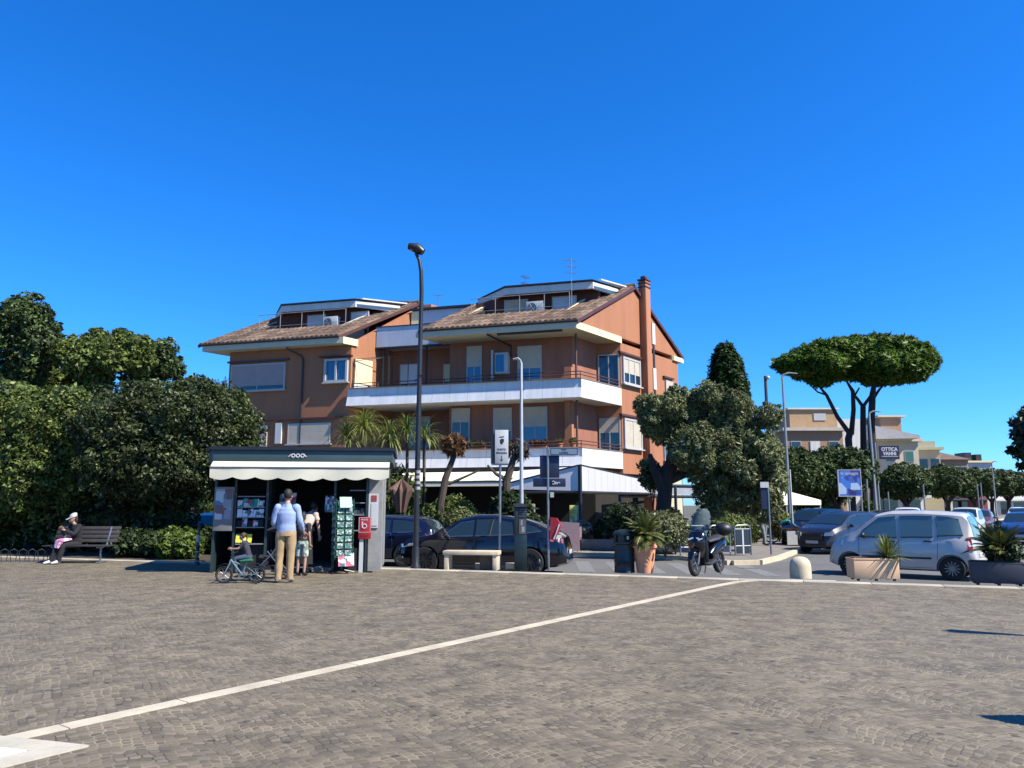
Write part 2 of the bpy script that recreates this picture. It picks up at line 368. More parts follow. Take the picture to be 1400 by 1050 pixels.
# ------------------------------------------------------------------ setting
U = Vector((-.961, .276, 0)); VV = Vector((.6015, .799, 0)); NF = Vector((-.276, -.961, 0))      # front line, side line, front normal
EA = Vector((-10.9, 21.3, 0)); EB = Vector((9.2, 14.2, 0)); ED = (EB-EA).normalized(); EN = Vector((-ED.y, ED.x, 0))   # plaza edge, outward normal (away from camera)
def E(t, o=0.0): return EA+ED*t+EN*o
def cobbles():
    m, nt, b, out = _nodes('porphyry cobbles'); L = nt.links.new
    def M(op, a, bb=None, c=None):
        n = N(nt, 'ShaderNodeMath', operation=op)
        for i, x in enumerate((a, bb, c)):
            if x is None: continue
            if isinstance(x, (int, float)): n.inputs[i].default_value = x
            else: L(x, n.inputs[i])
        return n.outputs[0]
    g = N(nt, 'ShaderNodeNewGeometry'); mp = N(nt, 'ShaderNodeMapping'); mp.inputs['Rotation'].default_value = (0, 0, math.radians(-32)); L(g.outputs['Position'], mp.inputs[0])
    n0 = N(nt, 'ShaderNodeTexNoise'); n0.inputs['Scale'].default_value = 1.3; L(mp.outputs[0], n0.inputs['Vector'])
    sp = N(nt, 'ShaderNodeSeparateXYZ'); L(mp.outputs[0], sp.inputs[0])
    wob = M('MULTIPLY', M('SUBTRACT', n0.outputs['Fac'], .5), .16)
    x = M('ADD', sp.outputs[0], wob); W = 1.15; R = 1.05
    ux = M('SUBTRACT', M('FLOORED_MODULO', x, W), W/2)
    arc = M('SQRT', M('SUBTRACT', R*R, M('MULTIPLY', ux, ux)))
    v = M('SUBTRACT', M('ADD', sp.outputs[1], wob), arc)
    u = M('MULTIPLY', M('ARCSINE', M('DIVIDE', ux, R)), R)
    cell = M('FLOOR', M('DIVIDE', x, W))
    cb = N(nt, 'ShaderNodeCombineXYZ'); L(M('ADD', u, M('MULTIPLY', cell, 7.31)), cb.inputs[0]); L(v, cb.inputs[1])
    sc = 15.5
    vo = N(nt, 'ShaderNodeTexVoronoi', feature='DISTANCE_TO_EDGE'); vo.voronoi_dimensions = '2D'; vo.inputs['Scale'].default_value = sc; vo.inputs['Randomness'].default_value = .42; L(cb.outputs[0], vo.inputs['Vector'])
    vc = N(nt, 'ShaderNodeTexVoronoi'); vc.voronoi_dimensions = '2D'; vc.inputs['Scale'].default_value = sc; vc.inputs['Randomness'].default_value = .42; L(cb.outputs[0], vc.inputs['Vector'])
    s2 = N(nt, 'ShaderNodeSeparateColor'); L(vc.outputs['Color'], s2.inputs[0])
    cr = N(nt, 'ShaderNodeValToRGB'); el = cr.color_ramp.elements
    el[0].color = (.175, .142, .09, 1); el[1].color = (.345, .288, .19, 1)
    e = el.new(.35); e.color = (.228, .187, .12, 1); e = el.new(.7); e.color = (.262, .217, .142, 1); L(s2.outputs[0], cr.inputs[0])
    n1 = N(nt, 'ShaderNodeTexNoise'); n1.inputs['Scale'].default_value = .45; n1.inputs['Detail'].default_value = 7; n1.inputs['Roughness'].default_value = .7; L(g.outputs['Position'], n1.inputs['Vector'])
    mr = N(nt, 'ShaderNodeMapRange'); mr.inputs[1].default_value = .3; mr.inputs[2].default_value = .7; mr.inputs[3].default_value = .84; mr.inputs[4].default_value = 1.16; L(n1.outputs['Fac'], mr.inputs[0])
    joint = N(nt, 'ShaderNodeMapRange'); joint.inputs[1].default_value = .03; joint.inputs[2].default_value = .11; L(vo.outputs['Distance'], joint.inputs[0])
    mx = N(nt, 'ShaderNodeMixRGB'); mx.inputs[1].default_value = (.33, .295, .24, 1); L(joint.outputs[0], mx.inputs[0]); L(cr.outputs[0], mx.inputs[2])
    n3 = N(nt, 'ShaderNodeTexNoise'); n3.inputs['Scale'].default_value = 3.2; n3.inputs['Detail'].default_value = 5; L(g.outputs['Position'], n3.inputs['Vector'])
    jm = N(nt, 'ShaderNodeMapRange'); jm.inputs[1].default_value = .38; jm.inputs[2].default_value = .62; L(n3.outputs['Fac'], jm.inputs[0])
    mj = N(nt, 'ShaderNodeMixRGB'); mj.inputs[1].default_value = (.1, .08, .055, 1); mj.inputs[2].default_value = (.46, .39, .245, 1); L(jm.outputs[0], mj.inputs[0]); L(mj.outputs[0], mx.inputs[1])
    sc2 = N(nt, 'ShaderNodeVectorMath', operation='SCALE'); L(mx.outputs[0], sc2.inputs[0]); L(M('MULTIPLY', mr.outputs[0], .46), sc2.inputs['Scale'])
    gv = N(nt, 'ShaderNodeTexVoronoi'); gv.voronoi_dimensions = '2D'; gv.inputs['Scale'].default_value = 1.7; gv.inputs['Randomness'].default_value = 1.0; L(g.outputs['Position'], gv.inputs['Vector'])
    gum = N(nt, 'ShaderNodeMapRange'); gum.inputs[1].default_value = .035; gum.inputs[2].default_value = .06; gum.inputs[3].default_value = .45; gum.inputs[4].default_value = 1; L(gv.outputs['Distance'], gum.inputs[0])
    n5 = N(nt, 'ShaderNodeTexNoise'); n5.inputs['Scale'].default_value = 1.1; n5.inputs['Detail'].default_value = 9; n5.inputs['Roughness'].default_value = .75; L(g.outputs['Position'], n5.inputs['Vector'])
    st = N(nt, 'ShaderNodeMapRange'); st.inputs[1].default_value = .36; st.inputs[2].default_value = .48; st.inputs[3].default_value = .8; st.inputs[4].default_value = 1; L(n5.outputs['Fac'], st.inputs[0])
    sc3 = N(nt, 'ShaderNodeVectorMath', operation='SCALE'); L(sc2.outputs[0], sc3.inputs[0]); L(M('MULTIPLY', gum.outputs[0], st.outputs[0]), sc3.inputs['Scale'])
    L(sc3.outputs[0], b.inputs['Base Color']); b.inputs['Roughness'].default_value = .72
    bp = N(nt, 'ShaderNodeBump'); bp.inputs['Strength'].default_value = .8; bp.inputs['Distance'].default_value = .012
    hh = M('ADD', M('MINIMUM', vo.outputs['Distance'], .22), M('MULTIPLY', s2.outputs[1], .12)); L(hh, bp.inputs['Height']); L(bp.outputs[0], b.inputs['Normal'])
    return m
def asphalt():
    m, nt, b, out = _nodes('asphalt'); L = nt.links.new
    g = N(nt, 'ShaderNodeNewGeometry'); n1 = N(nt, 'ShaderNodeTexNoise'); n1.inputs['Scale'].default_value = 60; n1.inputs['Detail'].default_value = 4; L(g.outputs['Position'], n1.inputs['Vector'])
    n2 = N(nt, 'ShaderNodeTexNoise'); n2.inputs['Scale'].default_value = .35; n2.inputs['Detail'].default_value = 6; L(g.outputs['Position'], n2.inputs['Vector'])
    cr = N(nt, 'ShaderNodeValToRGB'); cr.color_ramp.elements[0].color = (.066, .064, .06, 1); cr.color_ramp.elements[1].color = (.115, .111, .1, 1); cr.color_ramp.elements[0].position = .3; cr.color_ramp.elements[1].position = .7
    mx = N(nt, 'ShaderNodeMixRGB', i_0=.4); L(n2.outputs['Fac'], mx.inputs[1]); L(n1.outputs['Fac'], mx.inputs[2]); L(mx.outputs[0], cr.inputs[0]); L(cr.outputs[0], b.inputs['Base Color'])
    b.inputs['Roughness'].default_value = .85; bp = N(nt, 'ShaderNodeBump'); bp.inputs['Strength'].default_value = .3; bp.inputs['Distance'].default_value = .01; L(n1.outputs['Fac'], bp.inputs['Height']); L(bp.outputs[0], b.inputs['Normal'])
    return m
def sheet(name, pts, z, m, kind='structure'):
    mb = MB(); mb.add([(p[0], p[1], z) for p in pts], [tuple(range(len(pts)))]); o = mb.build(name, m)
    if o.data.polygons[0].normal.z < 0: o.data.flip_normals()
    o['kind'] = kind; return o
ASPH = asphalt()
RZ = -.38
sheet('ground', [(-900, -60), (900, -60), (900, 1500), (-900, 1500)], RZ-.02, mat('dry ground', (.16, .15, .1), .95, var=.3, scale=.1))
sheet('road', [E(-5, .1), E(60, .1), (120, 40), (260, 330), (190, 340), (40, 130), (8, 60), (-30, 48), (-60, 60), (-60, 38)], RZ, ASPH)
pz = MB(); pz.prism([tuple(E(-40, -.36))[:2], tuple(E(60, -.36))[:2], (60, -20), (-60, -20)], -.6, 0)
struct(pz.build('plaza_paving', cobbles()))
ke = MB()
for i in range(0, 62):
    a, b2 = E(-22+i*1.2+.006, -.356), E(-22+(i+1)*1.2-.006, -.356); c, d = E(-22+(i+1)*1.2-.006, 0), E(-22+i*1.2+.006, 0)
    ke.prism([tuple(a)[:2], tuple(b2)[:2], tuple(c)[:2], tuple(d)[:2]], -.6, .012)
struct(ke.build('plaza_kerb', mat('pale kerb stone', (.62, .56, .44), .75, var=.25, scale=1.4, bump=.4), bevel=.008))
LINE = mat('pale paving strip', (.76, .68, .5), .75, var=.2, scale=2.2, bump=.5, bscale=50)
def strip(name, pts, wd, z, m, seg=.9):
    mb = MB(); pts = [Vector((p[0], p[1], 0)) for p in pts]; tot = 0
    for a, b2 in zip(pts[:-1], pts[1:]):
        d = (b2-a); n = max(1, round(d.length/seg)); pr = V3(-d.y, d.x, 0).normalized()*wd/2
        for k in range(n):
            p = a.lerp(b2, k/n); q = a.lerp(b2, (k+1)/n); g2 = d.normalized()*.004
            mb.prism([tuple(p+g2-pr)[:2], tuple(q-g2-pr)[:2], tuple(q-g2+pr)[:2], tuple(p+g2+pr)[:2]], -.05, z)
    return struct(mb.build(name, m))
lp = [gp(-60, 1024), gp(100, 991.5), gp(400, 925), gp(875, 820), gp(1000, 796.5)]
d0 = (gp(1000, 796.5)-gp(100, 991.5)).normalized(); p0 = gp(100, 991.5)
lp = [p0-d0*.9, p0+d0*5, p0+d0*11.2, p0+d0*12.2+ED*.05, p0+d0*12.7+ED*.35, p0+d0*12.95+ED*.8, p0+d0*13.0+ED*1.6]
strip('paving_strip', lp, .15, .006, LINE)
# square panel of pale stone, left foreground
pc = gp(122, 1021); a1 = (gp(0, 1008)-pc).normalized(); b1 = (gp(5, 1050)-pc).normalized()
def PQ(a, b2): q = pc+a1*a+b1*b2; return (q.x, q.y)
mb = MB(); mb.prism([PQ(0, 0), PQ(2.6, 0), PQ(2.6, .2), PQ(.2, .2)], -.05, .011); mb.prism([PQ(0, .006), PQ(.2, .206), PQ(.2, 2.4), PQ(0, 2.4)], -.05, .011)
struct(mb.build('paving_border', mat('grey paving border', (.72, .66, .52), .75, var=.2, scale=3, bump=.4)))
mb = MB(); mb.prism([PQ(.206, .206), PQ(2.6, .206), PQ(2.6, 2.4), PQ(.206, 2.4)], -.05, .014)
struct(mb.build('paving_panel', mat('white marble paving', (1.5, 1.5, 1.42), .6, var=.1, scale=3)))
# planting bed left, pavement in front of the building
bed = [E(-22, .02), E(2.2, .02), E(2.6, 2.0), E(1.0, 4.0), E(-22, 5.5)]
mb = MB(); mb.prism([tuple(p)[:2] for p in bed], -.6, -.03); struct(mb.build('flower_bed', mat('soil', (.07, .055, .035), .95, var=.4, scale=8, bump=1)))
kz = -.25
sw = [gp(470, 752, kz), gp(780, 754.5, kz), gp(935, 760, kz), gp(1000, 766.5, kz), gp(1035, 766, kz), gp(1062, 760, kz), gp(1090, 750, kz)]
far = sw[-1]+VV*140; farl = far+U*14
swp = [tuple(p)[:2] for p in sw]+[tuple(far)[:2], tuple(farl)[:2], (2.0, 60), (-40, 60), (-26, 34)]
mb = MB(); mb.prism(swp, -.6, kz); struct(mb.build('pavement', mat('pavement', (.3, .27, .23), .85, var=.2, scale=1.2, bump=.3)))
kb = MB()
for a, b2 in zip(sw[:-1]+[sw[-1]], sw[1:]+[far]):
    d = (b2-a).normalized(); n = V3(d.y, -d.x, 0)
    kb.prism([tuple(a+n*.002)[:2], tuple(b2+n*.002)[:2], tuple(b2+n*.17)[:2], tuple(a+n*.17)[:2]], -.6, kz+.012)
struct(kb.build('pavement_kerb', STONE))
# zebra crossing and lines
ZM = mat('worn road paint', (.26, .26, .245), .8, var=.3, scale=9)
z = MB()
for i in range(6):
    c = Vector((2.1+i*.95, 23.9-i*.26, 0)); 
    z.add([tuple(c+V3(-.22, -1.9, RZ+.004)), tuple(c+V3(.22, -2.0, RZ+.004)), tuple(c+V3(.42, 2.0, RZ+.004)), tuple(c+V3(-.02, 2.1, RZ+.004))], [(0, 1, 2, 3)])
struct(z.build('zebra_crossing', ZM))
z = MB()
for k in range(4):
    a = gp(1120, 764, RZ)+V3(k*1.6, k*-.35, 0); z.add([tuple(a), tuple(a+V3(1.0, -.2, 0)), tuple(a+V3(1.05, -.06, 0)), tuple(a+V3(.05, .14, 0))], [(0, 1, 2, 3)])
a = gp(1010, 777, RZ); b2 = gp(1400, 790, RZ); z.add([tuple(a), tuple(b2), tuple(b2+V3(0, .13, 0)), tuple(a+V3(0, .13, 0))], [(0, 1, 2, 3)])
o = z.build('road_marking', ZM); o.location.z = .004; struct(o)
# ------------------------------------------------------------------ main building
C0 = Vector((3.01, 33, 0))
bld = thing('apartment_building', 'terracotta apartment block with white balconies, tiled roofs and a tall chimney on its gable', 'building', C0)
def F(t, s, z=0, off=0): p = U*t+VV*s+NF*off; return Vector((p.x, p.y, z))
def F2(t, s, off=0): p = F(t, s, 0, off); return (p.x, p.y)
TERRA = mat('terracotta plaster', (.58, .235, .11), .85, var=.12, streak=True, scale=1.6, bump=.25, bscale=60)
TERRAB = mat('terracotta brick', (.48, .195, .115), .85, var=.2, streak=True, scale=2.2, bump=.3, bscale=60)
BWH = mat('white balcony panel', (1.05, 1.06, 1.06), .45, var=.13, scale=2.6, streak=True)
BWH2 = mat('white painted balcony', (1.0, .98, .9), .6, var=.13, scale=2.4, streak=True)
CREAM = mat('cream slab', (.85, .8, .58), .75, var=.08, scale=2)
YCREAM = mat('yellow cream slab edge', (1.25, 1.1, .62), .7, var=.08, scale=2)
ZINC = mat('zinc panel', (.9, .92, .96), .4, .2, var=.1, scale=.9)
SHUT = mat('cream roller shutter', (.85, .74, .56), .6, var=.08, scale=3)
PSHUT = mat('grey pink shutter', (.62, .5, .46), .7, var=.08, scale=3)
GLASS = glassmat('window glass'); BGLASS = glassmat('blue window glass', (.02, .1, .2), .05)
RAIL = mat('brown railing', (.14, .045, .03), .5, var=.2)
FRAMEW = mat('white window frame', (.7, .7, .68), .5, var=.05)
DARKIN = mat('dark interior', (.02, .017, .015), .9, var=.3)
GUT = mat('dark gutter', (.03, .025, .025), .5, var=.2)
REDWALL = mat('dark red dormer wall', (.16, .05, .035), .85, var=.15, scale=2)
GRIME = mat('sandy column', (.5, .3, .18), .85, var=.15)
def P(mb, name, m, parent=bld, **kw): return mb.build(name, m, parent, **kw)
# walls: right block, middle, left block
Z0 = -.3
mb = MB()
mb.prism([F2(1.14, 1.4), F2(7.1, 1.4), F2(7.1, 10), F2(1.14, 10)], 2.9, 9.1)
P(mb, 'wall', TERRAB)
mb = MB(); mb.prism([F2(0, 3.58), F2(1.16, 3.58), F2(1.16, 9.2), F2(0, 9.2)], 2.9, 9.1)
mb.prism([F2(0, 0), F2(.28, .2), F2(.28, 9.2), F2(0, 9.2)], 9.38, [9.4, 9.4, 9.4, 9.4])
# gable triangle
tri = [F(0, .0, 9.35), F(0, 10.0, 9.35), F(0, 5.0, 12.05)]; tri2 = [p+U*.28 for p in tri]
mb.add(tri+tri2, [(0, 1, 2), (5, 4, 3), (0, 3, 4, 1), (1, 4, 5, 2), (2, 5, 3, 0)])
mb.prism([F2(0, 9.2), F2(3, 9.2), F2(3, 9.9), F2(0, 9.9)], 2.9, 9.35)
P(mb, 'gable_wall', TERRA)
mb = MB(); mb.prism([F2(7.1, 3.0), F2(11.3, 3.0), F2(11.3, 10), F2(7.1, 10)], 2.9, 9.2); P(mb, 'middle_wall', TERRAB)
mb = MB(); mb.prism([F2(11.3, .2), F2(18.1, .2), F2(18.1, 10), F2(11.3, 10)], Z0, 9.1)
tri = [F(11.3, .2, 9.1), F(11.3, 9.8, 9.1), F(11.3, 5.0, 11.95)]; tri2 = [p+U*.28 for p in tri]
mb.add(tri+tri2, [(0, 1, 2), (5, 4, 3), (0, 3, 4, 1), (1, 4, 5, 2), (2, 5, 3, 0)])
P(mb, 'wall', TERRA)
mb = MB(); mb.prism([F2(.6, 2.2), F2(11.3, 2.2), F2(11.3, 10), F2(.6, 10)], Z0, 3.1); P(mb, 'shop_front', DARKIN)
mb = MB(); mb.prism([F2(0, 8.4), F2(.6, 8.4), F2(.6, 10), F2(0, 10)], Z0, 2.9); P(mb, 'wall', CREAM)
# eave slabs
mb = MB(); mb.prism([F2(-.02, -.42), F2(7.5, -.42), F2(7.5, 1.5), F2(1.2, 1.5), F2(1.2, 3.62), F2(-.02, 3.62)], 9.1, 9.37); mb.prism([F2(11.25, -.42), F2(19.1, -.42), F2(19.1, 10.4), F2(18.0, 10.4), F2(18.0, .3), F2(11.25, .3)], 9.08, 9.36)
P(mb, 'eave_soffit', CREAM)
mb = MB(); mb.prism([F2(-.06, -.42), F2(-.02, -.42), F2(-.02, 3.6), F2(-.06, 3.6)], 9.07, 9.38)
P(mb, 'slab_edge', YCREAM); mb = MB(); mb.prism([F2(11.21, -.42), F2(11.25, -.42), F2(11.25, .5), F2(11.21, .5)], 9.05, 9.38); P(mb, 'slab_edge', YCREAM)
mb = MB(); mb.prism([F2(-.12, 9.2), F2(2, 9.2), F2(2, 10.4), F2(-.12, 10.4)], 9.1, 9.34); P(mb, 'slab_edge', YCREAM)
# balconies (parapet shells)
def balcony(z0, z1, name):
    mb = MB(); t1 = 11.28
    mb.prism([F2(.1, .12), F2(t1, .12), F2(t1, 3.2), F2(.1, 3.56)], z0, z0+.22)
    o = P(mb, name+'_floor', BWH2)
    mb = MB(); n = 13
    for i in range(n):
        a = i*t1/n+.008; b3 = (i+1)*t1/n-.008; zm = z0+(z1-z0)*.52; mb.prism([F2(a, .03), F2(b3, .03), F2(b3, .1), F2(a, .1)], zm+.006, z1)
        lo = [F(a, .0, z0, .11), F(b3, .0, z0, .11), F(b3, .0, zm, .0), F(a, .0, zm, .0)]; li = [F(a, .1, z0), F(b3, .1, z0), F(b3, .1, zm), F(a, .1, zm)]; mb.add(lo+li, [(0, 1, 2, 3), (7, 6, 5, 4), (0, 4, 5, 1), (1, 5, 6, 2), (2, 6, 7, 3), (3, 7, 4, 0)])
    mb.prism([F2(.0, .05), F2(t1, .05), F2(t1, .09), F2(.0, .09)], z0+.01, z1-.01); o = P(mb, name, BWH)
    mb = MB(); mb.prism([F2(-.004, .0), F2(.1, .11), F2(.1, 3.58), F2(-.004, 3.58)], z0-.004, z1+.004); P(mb, name+'_side', BWH2)
    mb = MB(); mb.prism([F2(-.03, -.055), F2(t1, -.055), F2(t1, .13), F2(-.03, .13)], z1+.006, z1+.035); mb.prism([F2(-.03, .132), F2(.13, .132), F2(.13, 3.58), F2(-.03, 3.58)], z1+.006, z1+.035); P(mb, 'coping', GRIME)
balcony(6.08, 6.91, 'balcony'); balcony(3.11, 3.89, 'balcony')
def rail(z, ta, tb, side=True, posts=7, dbl=True):
    mb = MB(); 
    hs = [z]+([z-.14] if dbl else [])
    for h in hs:
        mb.tube([F(ta, .05, h), F(tb, .05, h)], .022, 6)
        if side: mb.tube([F(ta, .05, h), F(.06, 3.5, h)], .022, 6)
    for k in range(posts): t = ta+(tb-ta)*k/(posts-1); mb.tube([F(t, .05, z-.4), F(t, .05, z)], .02, 6)
    P(mb, 'railing', RAIL)
rail(7.24, .06, 5.0); rail(7.16, 5.2, 11.1, False, 6); rail(4.2, .06, 6.5)
# columns / downpipes at the corner loggia
mb = MB(); mb.prism([F2(1.0, .9), F2(1.25, .9), F2(1.25, 1.2), F2(1.0, 1.2)], 2.9, 7.6); P(mb, 'corner_pillar', TERRA)
mb = MB(); mb.tube([F(.7, .9, 3.2), F(.7, .9, 9.1)], .05, 8); P(mb, 'downpipe', mat('copper pipe', (.2, .08, .05), .5))
# windows
def window(t, s, w, z0, z1, shut=.35, frame=FRAMEW, glass=GLASS, udir=U, ndir=NF, o=None, mullions=1, sm=SHUT, sill=True, par=bld, dep=.05, fw=.05):
    c = (F(t, s, (z0+z1)/2) if o is None else Vector((o[0], o[1], (z0+z1)/2)))+ndir*.03; h = (z1-z0)/2
    fr = MB()
    for sx in (-1, 1): fr.obox(c+udir*sx*(w/2-fw/2), udir, ndir, fw/2, dep, h)
    for sz in (-1, 1): fr.obox(c+V3(0, 0, sz*(h-fw/2)), udir, ndir, w/2-fw, dep-.004, fw/2)
    for k in range(mullions): fr.obox(c+udir*(w*((k+1)/(mullions+1)-.5)), udir, ndir, fw*.45, dep-.01, h-fw)
    if sill: fr.obox(c+V3(0, 0, -h-.03)+ndir*.04, udir, ndir, w/2+.07, .11, .028)
    f = P(fr, 'window', frame, par); g = MB(); g.obox(c, udir, ndir, w/2-fw, .012, h-fw); P(g, 'pane', glass, f)
    if shut:
        sb = MB(); hz = shut*2*h; n = max(3, int(hz/.06))
        for k in range(n): sb.obox(c+V3(0, 0, h-fw-hz*(k+.5)/n)+ndir*.028, udir, ndir, w/2-fw, .014, hz/n*.46)
        P(sb, 'shutter', sm, f)
    return f
window(5.9-.05, 1.4, .75, 6.9, 8.9, .48, glass=BGLASS); window(3.15, 1.4, 1.15, 6.35, 8.75, .42, glass=BGLASS, sill=False)
window(6.5, 1.4, .9, 3.9, 5.95, .3, sill=False); window(4.45, 1.4, .9, 3.4, 5.9, .42, sill=False); window(2.9, 1.4, 1.15, 3.4, 5.9, .35, sill=False, glass=BGLASS)
window(7.6, 3.0, 1.0, 3.4, 5.8, .3, sill=False); window(9.8, 3.0, 1.2, 3.4, 5.8, .1, sill=False); window(8.0, 3.0, 1.1, 6.3, 8.4, .4, sm=YCREAM, sill=False); window(10.4, 3.0, 1.0, 6.3, 8.5, .45, sm=BWH, sill=False)
window(.58, 3.58, 1.0, 6.35, 8.55, .0, sill=False, mullions=1, glass=GLASS); window(.58, 3.58, 1.0, 3.35, 5.5, .3, sill=False)
NG = Vector((.799, -.6015, 0))
def gwin(s, w, z0, z1, sh, **k): return window(0, s, w, z0, z1, sh, udir=VV, ndir=NG, **k)
gwin(4.55, 1.75, 7.15, 8.45, .52, mullions=2, fw=.09, dep=.07); gwin(4.55, 1.75, 4.1, 5.5, .95, mullions=1, fw=.09, dep=.07); gwin(8.7, .9, 6.7, 7.9, .6, mullions=0, sill=False); gwin(8.3, .9, 3.7, 5.2, .4)
for s_2, zc, hl in ((4.45, 8.62, 1.1), (4.45, 5.64, 1.1), (8.6, 8.05, .6), (8.2, 5.6, .8)): mb = MB(); mb.obox(F(0, s_2, zc)+NG*.05, VV, NG, hl, .07, .045); P(mb, 'lintel', RAIL)
# side stair-light strip beside the chimney: alternating pale panels and dark slots
mb = MB(); mb.obox(F(0, 7.05, 10.15)+NG*.02, VV, NG, .16, .03, .55); mb.obox(F(0, 7.05, 7.8)+NG*.02, VV, NG, .16, .03, .55); mb.obox(F(0, 7.05, 5.2)+NG*.02, VV, NG, .16, .03, .2); P(mb, 'pale_panel', BWH2)
mb = MB(); mb.obox(F(0, 7.05, 8.98)+NG*.015, VV, NG, .09, .02, .62); mb.obox(F(0, 7.05, 6.35)+NG*.015, VV, NG, .09, .02, .9); P(mb, 'stair_window', GUT)
# chimney on the gable
mb = MB(); mb.obox(F(0, 5.9, 6.15)+NG*.16, VV, NG, .25, .2, 6.45); ch = P(mb, 'chimney', TERRA, bevel=.01)
mb = MB()
for zz in (12.3, 12.5): mb.obox(F(0, 5.9, zz)+NG*.16, VV, NG, .28, .23, .03)
mb.obox(F(0, 5.9, 12.68)+NG*.16, VV, NG, .29, .24, .035); mb.obox(F(0, 5.9, 12.8)+NG*.16, VV, NG, .15, .12, .08); P(mb, 'chimney_cap', RAIL, ch)
# left block windows
window(12.05, .2, 1.25, 7.28, 8.42, 0, glass=BGLASS, mullions=1, fw=.1, dep=.12)
mb = MB(); mb.obox(F(11.28, .9, 7.85)-U*.05, VV, -U, .55, .04, .6); P(mb, 'side_panel', YCREAM)
mb = MB(); mb.obox(F(11.28, .75, 7.1)-U*.04, VV, -U, .45, .02, .35); P(mb, 'side_panel', BWH2)
window(16.4, .2, 3.1, 7.05, 8.4, .78, mullions=1, sm=PSHUT, fw=.06); window(13.4, .2, 2.3, 4.35, 5.35, .95, mullions=0, sm=SHUT, sill=True); window(16.9, .2, 2.4, 4.2, 5.3, .9, sm=PSHUT, mullions=0)
mb = MB(); mb.obox(F(15.05, .2, 4.9)+NF*.05, U, NF, .17, .05, .5); P(mb, 'pale_panel', BWH2)
mb = MB(); mb.obox(F(14.7, .2, 5.58)+NF*.05, U, NF, 3.38, .07, .04); mb.obox(F(16.4, .2, 8.55)+NF*.05, U, NF, 1.75, .08, .04); mb.obox(F(12.1, .2, 8.56)+NF*.06, U, NF, .85, .15, .035); P(mb, 'lintel', RAIL)
mb = MB(); mb.tube([F(14.4, -.28, 9.25), F(14.4, -.28, 9.0), F(13.95, .1, 8.7), F(13.85, .14, 8.5), F(13.85, .14, 4.0)], .045, 8); mb.tube([F(4.1, -.3, 9.3), F(4.1, -.3, 9.05), F(4.0, 1.3, 8.8), F(4.0, 1.33, 8.3)], .045, 8); P(mb, 'downpipe', GUT)
# awning cassette and boiler cabinet
mb = MB(); mb.obox(F(2.2, -.2, 9.05), U, NF, 1.5, .05, .04); P(mb, 'folded_awning', GUT)
bo = MB(); bo.obox(F(4.35, 1.2, 7.95), U, NF, .32, .2, .5); bo = P(bo, 'boiler_cabinet', WHITEP, bevel=.02)
mb = MB(); mb.obox(F(4.42, 1.2, 7.95)+NF*.21, U, NF, .2, .015, .4); P(mb, 'cabinet_front', BGLASS, bo); mb = MB(); mb.obox(F(4.85, 1.3, 7.9)+NF*.1, U, NF, .05, .12, .7); P(mb, 'white_pipe', WHITEP, bo)
# middle penthouse bands
mb = MB()
for i in range(6):
    a = 11.25-i*.71; mb.prism([F2(a-.7, 1.73), F2(a, 1.73), F2(a, 1.85), F2(a-.7, 1.85)], 9.2, 10.2)
mb.prism([F2(6.8, 1.8), F2(11.28, 1.8), F2(11.28, 3.4), F2(6.8, 3.4)], 9.2, 9.4); P(mb, 'terrace_parapet', ZINC)
mb = MB(); mb.prism([F2(6.9, 1.69), F2(11.28, 1.69), F2(11.28, 1.9), F2(6.9, 1.9)], 10.21, 10.25); mb.prism([F2(7.0, 1.70), F2(11.28, 1.70), F2(11.28, 1.9), F2(7.0, 1.9)], 9.12, 9.195); P(mb, 'parapet_trim', GUT)
mb = MB()
for i in range(6):
    a = 11.15-i*.85; mb.prism([F2(a-.84, 4.2), F2(a, 4.2), F2(a, 6.5), F2(a-.84, 6.5)], 9.4, 11.55)
P(mb, 'penthouse', ZINC)
mb = MB(); mb.prism([F2(5.8, 4.0), F2(11.25, 4.0), F2(11.25, 6.7), F2(5.8, 6.7)], 11.56, 11.66); P(mb, 'penthouse_roof', GUT)
mb = MB(); mb.obox(F(11.0, 4.15, 11.0), U, NF, .22, .05, .5); P(mb, 'pale_panel', YCREAM)
# loggia posts, clutter on the second-floor terrace
mb = MB()
for t in (10.9, 10.6, 8.6): mb.tube([F(t, 1.8, 6.3), F(t, 1.8, 9.15)], .05, 6)
for t in (11.2, 8.4): mb.tube([F(t, .3, 6.9), F(t, .3, 8.4)], .02, 6)
mb.tube([F(11.2, .3, 8.3), F(10.6, 1.8, 8.7)], .02, 6); mb.tube([F(11.2, .3, 8.4), F(8.4, .3, 8.4)], .015, 6); P(mb, 'pergola', GUT)
# roofs
TILE = None
def tilemat():
    m, nt, b, out = _nodes('clay tiles'); L = nt.links.new
    g = N(nt, 'ShaderNodeNewGeometry'); cr = N(nt, 'ShaderNodeValToRGB'); el = cr.color_ramp.elements
    el[0].color = (.075, .046, .03, 1); el[1].color = (.2, .135, .09, 1); e = el.new(.5); e.color = (.125, .078, .05, 1)
    L(g.outputs['Random Per Island'], cr.inputs[0]); n = N(nt, 'ShaderNodeTexNoise'); n.inputs['Scale'].default_value = 1.4; n.inputs['Detail'].default_value = 8
    tc = N(nt, 'ShaderNodeTexCoord'); L(tc.outputs['Object'], n.inputs['Vector']); mr = N(nt, 'ShaderNodeMapRange'); mr.inputs[1].default_value = .3; mr.inputs[2].default_value = .7; mr.inputs[3].default_value = .5; mr.inputs[4].default_value = 1.0; L(n.outputs['Fac'], mr.inputs[0])
    s = N(nt, 'ShaderNodeVectorMath', operation='SCALE'); L(cr.outputs[0], s.inputs[0]); L(mr.outputs[0], s.inputs['Scale']); L(s.outputs[0], b.inputs['Base Color']); b.inputs['Roughness'].default_value = .9
    return m
TILE = tilemat()
EZ, SLP = 9.42, .51
